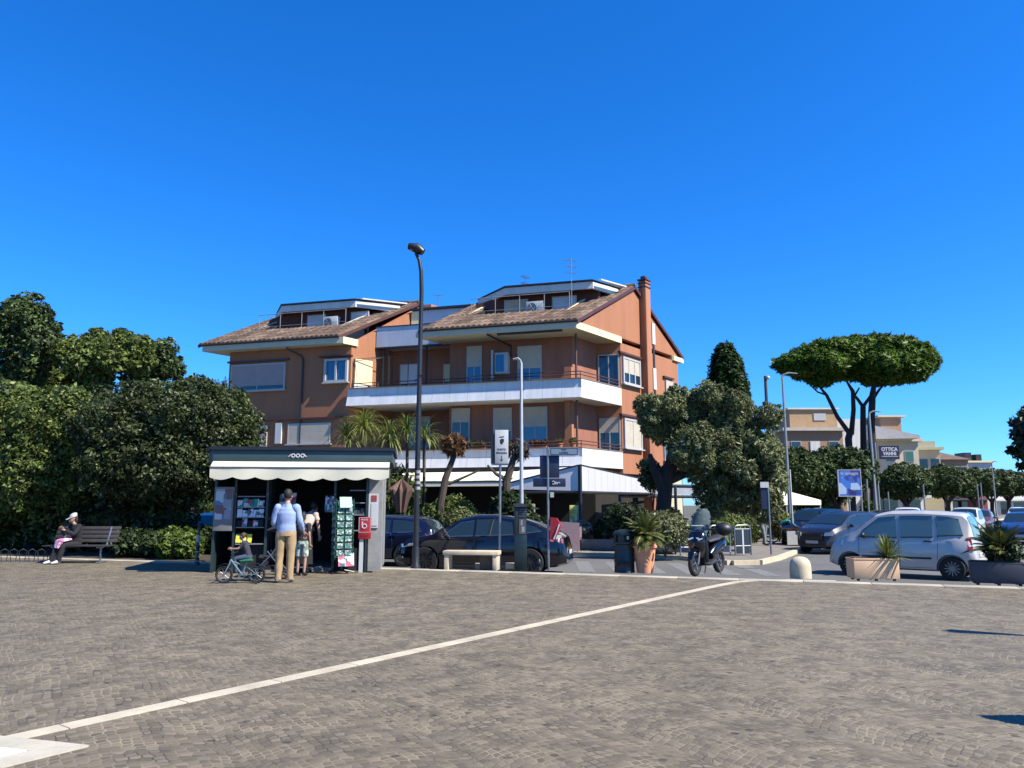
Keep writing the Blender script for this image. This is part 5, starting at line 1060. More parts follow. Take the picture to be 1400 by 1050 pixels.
# ------------------------------------------------------------------ background buildings
def house(label, px0, px1, Y, ytop, depth, wallm, roofm, rz=0, z0=RZ, flat=True, rows=2, cols=3, over=.4, name='house', penth=None, winm=None):
    x0, x1 = xat(px0, Y, 5), xat(px1, Y, 5); H = at((px0+px1)/2, ytop, Y).z-z0; w_ = x1-x0; t = thing(name, label, 'building', (x0, Y, z0), rz)
    mb = MB(); mb.box(0, w_, 0, depth, 0, H-.3); mb.build('wall', wallm, t)
    mb = MB()
    if flat: mb.box(-over, w_+over, -over, depth+over, H-.297, H)
    else: mb.prism([(-over, -over), (w_+over, -over), (w_+over, depth+over), (-over, depth+over)], H-.297, [H-.25]*4); mb.prism([(-over, -over), (w_+over, -over), (w_+over, depth+over), (-over, depth+over)], H-.245, H+1.2, [(w_*.25, depth*.45), (w_*.75, depth*.45), (w_*.75, depth*.55), (w_*.25, depth*.55)])
    mb.build('roof', roofm, t)
    for r in range(rows):
        for c in range(cols):
            xc = w_*(c+.5)/cols; zc = H-1.9-r*3; 
            if zc < 1: continue
            f = MB(); rect(f, xc-.5, xc+.5, zc-.6, zc+.6, -.03, .07); f = f.build('window', FRAMEW, t); g = MB(); rect(g, xc-.44, xc+.44, zc-.54, zc+.54, -.07, .02); g.build('shutter' if (c+r) % 2 else 'pane', winm if (winm and (c+r) % 2) else GLASS, f)
    return t, w_, H
BRN = mat('brown stucco', (.55, .33, .2), .85, var=.1); YLW = mat('yellow stucco', (1.1, .9, .5), .85, var=.08, scale=.5); GRYW = mat('grey beige stucco', (.8, .68, .5), .85, var=.1, scale=.5)
t, w_, H = house('brown house with a white roof edge behind the leftmost pine trunk', 1077, 1155, 75, 585, 8, BRN, mat('grey roof slab', (.8, .72, .6), .8), 0, rows=1, winm=BWH2)
mb = MB(); mb.box(1.0, w_+.2, 1.5, 7, H, H+2.0); mb.build('upper_storey', mat('ochre brown stucco', (.7, .45, .24), .85, var=.1), t); mb = MB(); mb.box(.8, w_+.4, 1.3, 7.2, H+2.0, H+2.15); mb.build('roof_edge', BWH2, t); f = MB(); rect(f, 3.4, 4.6, H+.9, H+1.6, 1.46, .06); f.build('window', FRAMEW, t)
mb = MB(); mb.box(w_+.4, w_+3.5, 3, 8, 0, H+1.2); mb.build('white_block', BWH2, t)
t, w_, H = house('beige and yellow building with stepped terraces behind the OTTICA sign', 1205, 1258, 84, 600, 12, GRYW, mat('terrace slab', (.9, .76, .52), .8), 0, rows=2, cols=2, winm=mat('teal shutter', (.03, .2, .17), .6))
mb = MB(); mb.box(w_*.3, w_*.85, 2, 8, H, H+2.6); mb.build('upper_storey', BRN, t); mb = MB(); mb.box(w_*.2, w_*.95, 1.6, 8.4, H+2.6, H+2.8); mb.build('roof_edge', CREAM, t)
mb = MB(); mb.prism([(-1.5, -1), (3.4, -2.2), (3.6, 2), (-1.5, 2)], H-.1, [H+1.5, H+.2, H+.2, H+1.5]); mb.build('canopy_roof', mat('pale canopy', (.95, .88, .75), .7), t)
t, w_, H = house('bright yellow building in sun, right of the beige one', 1256, 1284, 90, 612, 14, YLW, YCREAM, -.3, rows=1, cols=2); mb = MB(); mb.box(.2, w_-.2, 1, 4, H, H+.8); mb.build('parapet', CREAM, t)
t, w_, H = house('far house with a brown pitched roof beyond the row of trees', 1288, 1326, 120, 626, 12, BRN, TILE, 0, flat=False, rows=1, cols=3)
t, w_, H = house('far low white building with dark roof structures, near the right edge', 1306, 1358, 128, 630, 12, BWH2, YCREAM, 0, rows=1, cols=4); mb = MB(); mb.box(w_*.5, w_*.68, 2, 5, H, H+1.5); mb.box(w_*.8, w_*.95, 2, 5, H, H+1.2); mb.build('rooftop_unit', GUT, t)
# shop fronts behind the row of street trees
for i, (pa, pb_, Y, lab, wm) in enumerate([(1200, 1262, 76, 'low white shop front under the first far street tree', BWH2), (1262, 1302, 92, 'pale shop front with a dark awning under the second far street tree', CREAM), (1300, 1350, 112, 'shop front with red details behind the red brown car', mat('red shop front', (.35, .08, .06), .7)), (1348, 1420, 135, 'bright shop front at the far right end of the street', BWH2)]):
    x0, x1 = xat(pa, Y, 2), xat(pb_, Y, 2); t = thing('shop', lab, 'building', (x0, Y, RZ), 0, 'shops along the far side'); w_ = x1-x0
    mb = MB(); mb.box(0, w_, 0, 6, 0, 3.4); mb.build('wall', wm, t); mb = MB(); mb.box(-.1, w_+.1, -1.4, 0, 2.5, 2.75); mb.build('awning', BWH2 if i != 1 else GUT, t)
    k = max(2, int(w_/2.2))
    for j in range(k):
        if (j+i) % 4 == 3: continue
        mb = MB(); a = w_*j/k+.2; rect(mb, a, a+w_/k-.5, .2, 2.3, -.03, .04); mb.build('shop_window', GLASS, t)
# white/grey low wall and bins behind dark cars
mb = MB(); x = xat(1120, 48, 0); mb.box(-1.5, 3.2, 0, .25, 0, 1.3); o = mb.build('garden_wall', mat('worn white wall', (.5, .5, .46), .9, var=.4, scale=1.5), None, loc=(x, 48, RZ)); tag(o, 'worn white garden wall behind the dark cars', 'wall')
x = xat(1002, 34, 1); t = thing('kiosk_cabinet', 'grey green cabinet half hidden by the hedge at the pavement', 'cabinet', (x, 34, kz)); mb = MB(); mb.box(-.6, .6, 0, .8, 0, 2.1); mb.build('body', mat('grey green metal', (.13, .2, .2), .5), t); mb = MB(); mb.box(-.7, .7, -.1, .9, 2.1, 2.25); mb.build('lid', DARKGREEN, t); mb = MB(); rect(mb, -.35, .35, 1.2, 1.85, -.02, .03); mb.build('pane', mat('pale blue pane', (.3, .4, .42), .2), t)

for i, (g9, k9) in enumerate(POTS):
    bl9 = [((x9, 0, .36), (.17, .13, .13)) for x9 in ((-.25, 0, .25) if k9 else (0,))]
    o9 = crown('leaves', bl9, 500*len(bl9), .06, (FRESH, HOLM, DRYL)[i % 3], None, depth=.8, core=0); p9 = thing('potted_plant', 'leafy plant in the ' + g9['label'].replace(' on the first floor balcony', ''), 'plant', g9.location, -.28, 'plants in the balcony pots'); o9.parent = p9

shrub('tall loose green shrub behind the right end of the kiosk roof', 545, 31.4, 2.6, 3.5, FRESH, 3600, .11, seed=61, aspect=4, core=0)

t = thing('added_shadow_shrub', 'cone shaped potted shrub added right of the frame to cast a pointed shadow', 'shrub', (4.36, 5.17, 0))  # unseen potted cone, added only for the pointed shadow it throws
mb = MB(); mb.lathe((0, 0, 0), [(.15, 0), (.2, .3), (.22, .32), (.2, .34)], 18); mb.build('pot', TC, t, smooth=True)
crown('crown', [((0, 0, .5), (.3, .3, .25)), ((0, 0, .72), (.22, .22, .25)), ((0, 0, .95), (.14, .14, .22)), ((0, 0, 1.1), (.07, .07, .2))], 6000, .035, DARKL, t, depth=.2, core=.85, tufts=0)
# ------------------------------------------------------------------ vehicles
def lerpf(tab, x):
    if x <= tab[0][0]: return tab[0][1]
    for (a, p), (b, q) in zip(tab[:-1], tab[1:]):
        if x <= b:
            t = (x-a)/(b-a); return p+(q-p)*t
    return tab[-1][1]
def smoothtab(tab, x, h=.06): return (lerpf(tab, x-h)+lerpf(tab, x)*2+lerpf(tab, x+h))/4
CARGLASS = glassmat('car glass', (.012, .022, .026), .02)
SILVERGLASS = glassmat('tinted car glass', (.1, .17, .17), .03)
TRIMB = mat('black plastic trim', (.02, .02, .022), .5, var=.1)
CHROME = mat('chrome', (.7, .7, .72), .12, .95, var=.03)
HEADL = mat('headlight glass', (.75, .78, .82), .06, .4, var=.1, scale=20, coat=1)
TAILL = mat('tail light', (.5, .012, .02), .15, var=.2, scale=14, coat=1)
PLATE = mat('number plate', (.75, .76, .76), .5, var=.03)
def paint(name, col, metal=.5, rough=.3): return mat(name, [c*1.4 for c in col], rough, metal, var=.06, scale=3, coat=.7)
def car(label, S, pm, loc, ang, group=None, glass=CARGLASS, detail=True, spokes=10, plate=True, chrome=True, roofrail=False):
    """x forward, origin on the ground under the middle"""
    t = thing('parked_car', label, 'car', loc, ang, group)
    xs = sorted(set([x for x, _ in S['top']]+list(np.linspace(S['top'][0][0], S['top'][-1][0], 46))))
    zb = S.get('zb', .2)
    def sec(x):
        w_ = smoothtab(S['w'], x); be = smoothtab(S['belt'], x); tp = smoothtab(S['top'], x, .05); be = min(be, tp-.012); h = tp-be
        ins = .03+S.get('tumble', .30)*h; b0 = zb+max(0, (abs(x)-S['L']/2+.35))*.25
        mid = b0+(be-b0)*.45
        return [(0, b0), (w_*.72, b0), (w_-.05, b0+.05), (w_-.008, mid-.06), (w_, mid+.05), (w_-.018, be-.05), (w_-.045, be), (w_-.045-ins*.93, be+h*.9), (w_-.05-ins-.06, be+h*.985), ((w_-.1-ins)*.5, be+h+.012), (0, be+h+.02)]
    secs = [sec(x) for x in xs]; K = len(secs[0]); vs = []; fs = []
    for x, s_ in zip(xs, secs):
        for (y, z_) in s_: vs.append((x, y, z_))
        for (y, z_) in s_[-2:0:-1]: vs.append((x, -y, z_))
    n = 2*K-2
    for i in range(len(xs)-1):
        for k in range(n): a, b = i*n+k, i*n+(k+1) % n; fs.append((a, b, b+n, a+n))
    fs += [tuple(range(n)), tuple(range((len(xs)-1)*n, len(xs)*n))[::-1]]
    mb = MB(); mb.add(vs, fs); body = mb.build('body', pm, t, smooth=True, sharp=32)
    cut = MB(); R = S['r']
    for wx in S['wx']:
        for sg in (-1, 1): cut.tube([(wx, sg*(S['hw']-.24), R), (wx, sg*(S['hw']+.2), R)], R+.055, 28)
    co_ = cut.build('cutter', pm); md = body.modifiers.new('b', 'BOOLEAN'); md.object = co_; md.operation = 'DIFFERENCE'; md.solver = 'EXACT'
    md2 = co_; dg = bpy.context.evaluated_depsgraph_get(); co_.parent = None
    # evaluate in a neutral position so that cutter and body share one space
    t.location = (0, 0, 0); t.rotation_euler = (0, 0, 0); bpy.context.view_layer.update(); dg = bpy.context.evaluated_depsgraph_get()
    me = bpy.data.meshes.new_from_object(body.evaluated_get(dg)); body.modifiers.clear(); body.data = me; bpy.data.objects.remove(co_); t.location = loc; t.rotation_euler = (0, 0, ang)
    me.materials.clear(); me.materials.append(pm)
    def sidey(x, z_):
        s_ = sec(x)
        for (y0, z0), (y1, z1) in zip(s_[1:-1], s_[2:]):
            if z0 <= z_ <= z1: return y0+(y1-y0)*(z_-z0)/max(1e-6, z1-z0)
        return s_[4][0]
    def topz(x, y):
        s_ = sec(x); y = abs(y)
        for (y0, z0), (y1, z1) in zip(s_[6:-1], s_[7:]):
            if y1 <= y <= y0: return z0+(z1-z0)*(y-y0)/min(-1e-6, y1-y0)
        return s_[-1][1]
    for poly in S['side_windows']:
        for sg in (-1, 1):
            mb = MB(); P_ = []
            top = [p for p in poly]; m_ = len(poly)//2; lo, hi = poly[:m_], poly[m_:][::-1]; nn = 8; V_ = []
            for i in range(nn+1):
                f = i/nn*(m_-1); k = min(int(f), m_-2); u = f-k
                a = Vector((lo[k][0], lo[k][1])).lerp(Vector(lo[k+1]), u); b = Vector((hi[k][0], hi[k][1])).lerp(Vector(hi[k+1]), u)
                for j in range(4): q = a.lerp(b, j/3); V_.append((q.x, sg*(sidey(q.x, q.y)+.007), q.y))
            mb.add(V_, [(i*4+j, i*4+j+1, (i+1)*4+j+1, (i+1)*4+j) for i in range(nn) for j in range(3)])
            o = mb.build('side_window', glass, t, smooth=True, fixn=False)
            if chrome and detail:
                mb = MB(); mb.tube([(q[0], sg*(sidey(q[0], q[1]-.012)+.01), q[1]-.012) for q in lo], .016, 5); o2 = MB().tube([(q[0], sg*(sidey(q[0], q[1]+.008)+.008), q[1]+.008) for q in hi], .007, 5).build('window_trim', CHROME if chrome == 1 else TRIMB, o, smooth=True); mb.build('window_trim', CHROME if chrome == 1 else TRIMB, o, smooth=True)
    for nm, (xa, xb) in (('windscreen', S['ws']), ('rear_window', S['rw'])):
        mb = MB(); V_ = []; nn = 6; mm = 9
        for i in range(nn+1):
            x = xa+(xb-xa)*i/nn; s_ = sec(x); ymax = s_[7][0]*.5+s_[8][0]*.5-.015+(s_[6][0]-s_[7][0])*.0
            for j in range(mm+1):
                y = ymax*(2*j/mm-1); V_.append((x+(.006 if xb < xa else .006)*(1 if nm == 'windscreen' else -1), y, topz(x, y)+.009))
        mb.add(V_, [(i*(mm+1)+j, i*(mm+1)+j+1, (i+1)*(mm+1)+j+1, (i+1)*(mm+1)+j) for i in range(nn) for j in range(mm)]); mb.build(nm, glass, t, smooth=True, fixn=False)
    for wx in S['wx']:
        for sg in (-1, 1):
            yo = sg*(S['hw']-.015); yi = sg*(S['hw']-.225)
            ty = MB(); ty.lathe((wx, 0, R), [(R*.62, min(yo, yi)), (R*.94, min(yo, yi)), (R, min(yo, yi)+.025), (R, max(yo, yi)-.025), (R*.94, max(yo, yi)), (R*.62, max(yo, yi)), (R*.62, min(yo, yi))], 30, 'y', cap=False); wh = ty.build('wheel', RUBBER, t, smooth=True)
            rm = MB(); yf = yo-sg*.02; rr = R*.66
            rm.torus((wx, yf, R), rr, .012, 28, 6); 
            for k in range(spokes):
                a = 2*PI*k/spokes; c_, s__ = math.cos(a), math.sin(a); rm.obox((wx+c_*rr*.56, yf-sg*.012, R+s__*rr*.56), (c_, 0, s__), (0, 1, 0), rr*.44, .01, rr*.055)
            rm.lathe((wx, yf-sg*.01, R), [(rr*.2, -.018), (rr*.2, .018)], 14, 'y'); rm.build('rim', S.get('rim', ALU), wh)
            dk = MB(); dk.lathe((wx, yf-sg*.04, R), [(rr*.98, -.01), (rr*.98, .01)], 24, 'y'); dk.build('brake_disc', BLACKM, wh)
    for (nm, m_, pts, side) in S.get('lamps', []):
        for sg in (-1, 1):
            mb = MB()
            if side: mb.slab([(p[0], sg*(sidey(p[0], p[1])+.004), p[1]) for p in pts], .015*1); mb.slab([(p[0], sg*(sidey(p[0], p[1])+.004), p[1]) for p in pts], -.015)
            else: mb.slab([(p[0], sg*p[1], p[2]) for p in pts], .02); mb.slab([(p[0], sg*p[1], p[2]) for p in pts], -.02)
            mb.build(nm, m_, t)
    for (nm, m_, b) in S.get('boxes', []):
        mb = MB(); mb.box(*b); mb.build(nm, m_, t, bevel=.008)
    if detail:
        for sg in (-1, 1):
            for (x, z_) in S['handles']:
                mb = MB(); y = sidey(x, z_)+.012; mb.box(x-.09, x+.09, min(sg*y-.012, sg*y+.012), max(sg*y-.012, sg*y+.012), z_-.016, z_+.016); mb.build('door_handle', S.get('handle', pm), t, bevel=.005)
            mx_, mz_ = S['mirror']; y = sidey(mx_, mz_); mb = MB(); mb.ball((mx_, sg*(y+.11), mz_+.06), (.06, .1, .07), 10, 8); mb.tube([(mx_, sg*(y-.01), mz_), (mx_, sg*(y+.08), mz_+.04)], .02, 6); mb.build('mirror', S.get('mirror_mat', pm), t, smooth=True)
            for line in S['seams']:
                pts = [(x, sg*(sidey(x, z_)+.0015), z_) for x, z_ in line]; mb = MB(); mb.tube(pts, .0045, 4, cap=False); mb.build('door_seam', TRIMB, t)
            if roofrail: mb = MB(); pts = [(x, sg*(sec(x)[7][0]-.04), sec(x)[8][1]+.03) for x in np.linspace(S['rail'][0], S['rail'][1], 8)]; mb.tube(pts, .016, 6); mb.build('roof_rail', ALU, t, smooth=True)
    return t
def seam(x, z0, z1, n=6, bow=0): return [(x+bow*math.sin(PI*i/n), z0+(z1-z0)*i/n) for i in range(n+1)]
COUPE = dict(L=4.75, hw=.93, r=.36, wx=(1.45, -1.42), zb=.22, rim=mat('dark alloy', (.16, .16, .17), .35, .8), tumble=.42,
    top=[(-2.37, .5), (-2.33, .78), (-2.28, 1.02), (-2.1, 1.1), (-1.6, 1.33), (-1.0, 1.5), (-.4, 1.57), (.1, 1.57), (.5, 1.49), (1.25, 1.07), (1.8, .97), (2.15, .86), (2.33, .7), (2.38, .5)],
    belt=[(-2.37, .5), (-2.3, .85), (-1.6, 1.06), (-.5, 1.01), (.9, .95), (1.5, .9), (2.2, .75), (2.38, .5)],
    w=[(-2.38, .7), (-2.2, .84), (-1.7, .92), (0, .93), (1.6, .92), (2.05, .86), (2.28, .72), (2.38, .58)],
    side_windows=[[(.98, 1.0), (.5, 1.03), (.12, 1.04), (.12, 1.42), (.5, 1.36), (.88, 1.09)], [(.06, 1.04), (-.45, 1.06), (-.98, 1.08), (-.92, 1.36), (-.45, 1.44), (.06, 1.43)], [(-1.06, 1.09), (-1.4, 1.13), (-1.72, 1.17), (-1.6, 1.24), (-1.35, 1.31), (-1.0, 1.36)]],
    ws=(1.2, .5), rw=(-1.15, -2.05), handles=[(-.15, .93), (-1.05, .96)], mirror=(.85, .98),
    seams=[seam(1.08, .35, .95), seam(.08, .32, 1.02), seam(-1.0, .45, 1.05, bow=-.08), [(1.0, .34), (0, .33), (-.85, .34)]],
    lamps=[('headlight', HEADL, [(2.12, .7), (1.78, .76), (1.8, .82), (2.16, .79)], True), ('fog_light', HEADL, [(2.2, .42), (2.08, .42), (2.08, .47), (2.2, .48)], True), ('tail_light', TAILL, [(-2.28, .84), (-1.95, .9), (-1.95, .98), (-2.27, .96)], True)],
    boxes=[('number_plate', PLATE, (-2.395, -2.375, -.26, .26, .55, .66)), ('sill', TRIMB, (-1.0, 1.05, -.9, .9, .17, .27))])
ESTATE = dict(L=4.6, hw=.91, r=.33, wx=(1.4, -1.35), zb=.2, tumble=.36,
    top=[(-2.3, .5), (-2.27, .85), (-2.2, 1.05), (-2.0, 1.32), (-1.75, 1.43), (-.8, 1.49), (.1, 1.48), (.45, 1.42), (1.2, 1.02), (1.8, .92), (2.15, .8), (2.28, .65), (2.3, .45)],
    belt=[(-2.3, .5), (-2.2, .95), (-1.5, 1.0), (.9, .93), (1.5, .87), (2.15, .72), (2.3, .45)],
    w=[(-2.3, .7), (-2.15, .84), (-1.6, .9), (0, .91), (1.6, .9), (2.05, .82), (2.3, .6)],
    side_windows=[[(.95, .97), (.5, .99), (.1, 1.0), (.1, 1.36), (.5, 1.3), (.85, 1.06)], [(.03, 1.0), (-.4, 1.01), (-.88, 1.02), (-.86, 1.37), (-.4, 1.38), (.03, 1.37)], [(-.96, 1.03), (-1.4, 1.04), (-1.88, 1.06), (-1.74, 1.3), (-1.35, 1.35), (-.94, 1.36)]],
    ws=(1.15, .45), rw=(-1.85, -2.22), handles=[(-.12, .9), (-1.0, .92)], mirror=(.8, .95),
    seams=[seam(1.05, .35, .92), seam(.06, .32, .98), seam(-.92, .4, 1.0, bow=-.06)], rail=(-1.8, .1),
    lamps=[('headlight', HEADL, [(2.14, .62), (1.75, .7), (1.78, .78), (2.16, .72)], True), ('tail_light', TAILL, [(-2.22, .8), (-1.98, .82), (-2.0, .98), (-2.2, .97)], True)],
    boxes=[('number_plate', PLATE, (2.29, 2.315, -.26, .26, .36, .47)), ('grille', TRIMB, (2.26, 2.31, -.4, .4, .5, .62))])
HATCH = dict(L=3.5, hw=.81, r=.29, wx=(1.15, -1.21), zb=.2, tumble=.2, rim=ALU, handle=TRIMB,
    top=[(-1.75, .45), (-1.74, .9), (-1.71, 1.15), (-1.61, 1.52), (-1.52, 1.63), (-.6, 1.69), (.15, 1.68), (.5, 1.6), (1.06, 1.14), (1.35, 1.0), (1.62, .86), (1.73, .68), (1.76, .42)],
    belt=[(-1.75, .45), (-1.69, .98), (-1.2, 1.02), (.7, .98), (1.1, .93), (1.6, .78), (1.76, .42)],
    w=[(-1.75, .66), (-1.66, .74), (-1.35, .8), (0, .81), (1.2, .8), (1.5, .74), (1.68, .62), (1.76, .5)],
    side_windows=[[(.92, 1.03), (.5, 1.03), (.0, 1.03), (.02, 1.54), (.42, 1.5), (.84, 1.16)], [(-.1, 1.04), (-.4, 1.05), (-.84, 1.06), (-.84, 1.55), (-.4, 1.56), (-.08, 1.55)], [(-.93, 1.09), (-1.1, 1.1), (-1.5, 1.12), (-1.42, 1.48), (-1.15, 1.54), (-.93, 1.55)]],
    ws=(1.04, .5), rw=(-1.58, -1.71), handles=[(.12, .92), (-.72, .94)], mirror=(.78, 1.0), mirror_mat=TRIMB,
    seams=[seam(.92, .32, 1.0), seam(-.05, .3, 1.55, 8), seam(-.9, .48, 1.55, 8, -.04), [(.9, .29), (0, .28), (-.8, .29)]],
    lamps=[('headlight', HEADL, [(1.62, .68), (1.34, .76), (1.34, .92), (1.6, .84)], True), ('tail_light', TAILL, [(-1.69, .72), (-1.58, .72), (-1.56, 1.04), (-1.655, 1.04)], True)],
    boxes=[('number_plate', PLATE, (-1.765, -1.74, -.24, .24, .55, .66)), ('rub_strip', TRIMB, (-.78, .85, -.822, .822, .5, .545)), ('bumper', mat('silver bumper', (.66, .62, .56), .5, .2), (-1.8, -1.6, -.72, .72, .28, .5))])
MPV = dict(L=4.3, hw=.9, r=.32, wx=(1.3, -1.35), zb=.2, tumble=.34,
    top=[(-2.15, .5), (-2.12, .95), (-2.0, 1.3), (-1.85, 1.5), (-1.0, 1.58), (.2, 1.57), (.6, 1.48), (1.35, 1.08), (1.8, .95), (2.05, .8), (2.13, .62), (2.15, .45)],
    belt=[(-2.15, .5), (-2.05, 1.0), (-1.5, 1.03), (1.0, .98), (1.6, .88), (2.05, .7), (2.15, .45)],
    w=[(-2.15, .7), (-1.95, .84), (-1.4, .89), (0, .9), (1.4, .89), (1.85, .82), (2.15, .6)],
    side_windows=[[(1.05, 1.02), (.6, 1.03), (.15, 1.04), (.15, 1.44), (.55, 1.38), (.95, 1.14)], [(.07, 1.04), (-.4, 1.05), (-.85, 1.06), (-.85, 1.46), (-.4, 1.46), (.07, 1.45)], [(-.95, 1.07), (-1.35, 1.08), (-1.75, 1.1), (-1.65, 1.4), (-1.3, 1.43), (-.95, 1.45)]],
    ws=(1.3, .6), rw=(-1.88, -2.05), handles=[(.0, .93), (-.9, .95)], mirror=(.95, 1.0),
    seams=[seam(1.1, .35, .98), seam(.1, .32, 1.0), seam(-.9, .4, 1.05)],
    lamps=[('headlight', HEADL, [(2.1, .48, .68), (2.02, .76, .7), (1.95, .8, .84), (2.07, .5, .8)], False), ('tail_light', TAILL, [(-2.1, .8), (-1.85, .82), (-1.9, 1.05), (-2.05, 1.03)], True)],
    boxes=[('grille', TRIMB, (2.1, 2.16, -.42, .42, .55, .76)), ('number_plate', PLATE, (2.15, 2.17, -.26, .26, .4, .51)), ('lower_grille', TRIMB, (2.1, 2.155, -.55, .55, .26, .38))])
def dirang(d): return math.atan2(d.y, d.x)
BLK_P = paint('black car paint', (.008, .009, .014), .3, .15); NAVY_P = paint('dark blue car paint', (.012, .018, .05), .5, .2); SILV_P = paint('silver blue car paint', (.66, .62, .56), .25, .45); GREY_P = paint('dark grey car paint', (.012, .013, .017), .0, .35); RB_P = paint('red brown car paint', (.26, .09, .06), .5); WH_P = paint('white car paint', (.75, .76, .78), .0); BLU_P = paint('blue car paint', (.03, .06, .2), .4); TEAL_P = paint('petrol blue car paint', (.02, .05, .1), .4)
c = Vector((xat(663, 21.9, -.3), 21.7, RZ)); car('black coupe shaped SUV parked side on behind the stone bench', COUPE, BLK_P, c, dirang(Vector((-1, .2, 0))), spokes=10)
car('dark blue estate car parked behind the tall lamp, left of the black SUV', ESTATE, NAVY_P, (xat(512, 25.2, 0), 24.8, RZ), dirang(Vector((-.97, .2, 0))), roofrail=True)
rw_ = Vector((xat(1303, 19.35, RZ), 19.35, RZ)); fw_ = Vector((xat(1160, 20.85, RZ), 20.85, RZ)); d = (fw_-rw_).normalized(); n_ = V3(d.y, -d.x, 0)*-1; n_ = n_ if n_.dot(V3(0, 1, 0)) > 0 else -n_
car('silver blue small hatchback behind the sand coloured planter', HATCH, SILV_P, rw_+d*1.21+n_*.8, dirang(d), glass=SILVERGLASS, chrome=2, spokes=12)
vd = -VV
car('dark grey people carrier facing the plaza, just left of the silver hatchback', MPV, GREY_P, (xat(1160, 30.5, 0), 31.0, RZ), dirang(Vector((-.80, -.6, 0))))
car('black car with a pale roof edge half hidden behind the dark grey people carrier', HATCH, BLK_P, (xat(1122, 34, 0), 34.5, RZ), dirang(Vector((-.80, -.6, 0))), chrome=0)
q = (xat(1352, 50, 0), 51, RZ)
car('red brown car with its headlights facing the camera, beyond the silver hatchback', MPV, RB_P, q, dirang(Vector((-.56, -.83, 0))))
gs = 'cars parked beyond the silver hatchback'
for i, (px, Y, S_, pm, lab, a) in enumerate([(1215, 38, MPV, GREY_P, 'dark car roof showing over the bonnet of the silver hatchback', .3), (1243, 44, HATCH, WH_P, 'white car showing as a strip over the silver hatchback roof', .2), (1284, 43, ESTATE, WH_P, 'white estate car above the rear window of the silver hatchback', .1), (1262, 52, ESTATE, NAVY_P, 'dark blue car between the two white car roofs', 0), (1306, 40, ESTATE, TEAL_P, 'petrol coloured car behind the rear corner of the silver hatchback', 0), (1323, 45, HATCH, SILV_P, 'pale silver hatchback just left of the red brown car', 0), (1318, 58, ESTATE, NAVY_P, 'dark blue car roof left of the red brown car', 0), (1402, 38, ESTATE, BLU_P, 'blue car cut by the right edge of the photo', 0), (1399, 62, MPV, BLK_P, 'black car behind the motorbikes at the right edge', 0), (1392, 84, MPV, WH_P, 'white van far down the street at the right edge', 0)]):
    car(lab, S_, pm, (xat(px, Y, 0), Y, RZ), dirang(Vector((-.6+a, -.8, 0))), gs, detail=False, chrome=0)
car('petrol blue car facing the plaza, between the shrubs and the kiosk', MPV, TEAL_P, (xat(268, 24.6, 0), 26.0, RZ), dirang(Vector((-.2, -1, 0))))
car('white car roof glimpsed under the broad clipped tree', ESTATE, WH_P, (xat(150, 31, 0), 31, RZ), dirang(Vector((-1, .1, 0))), detail=False, chrome=0)
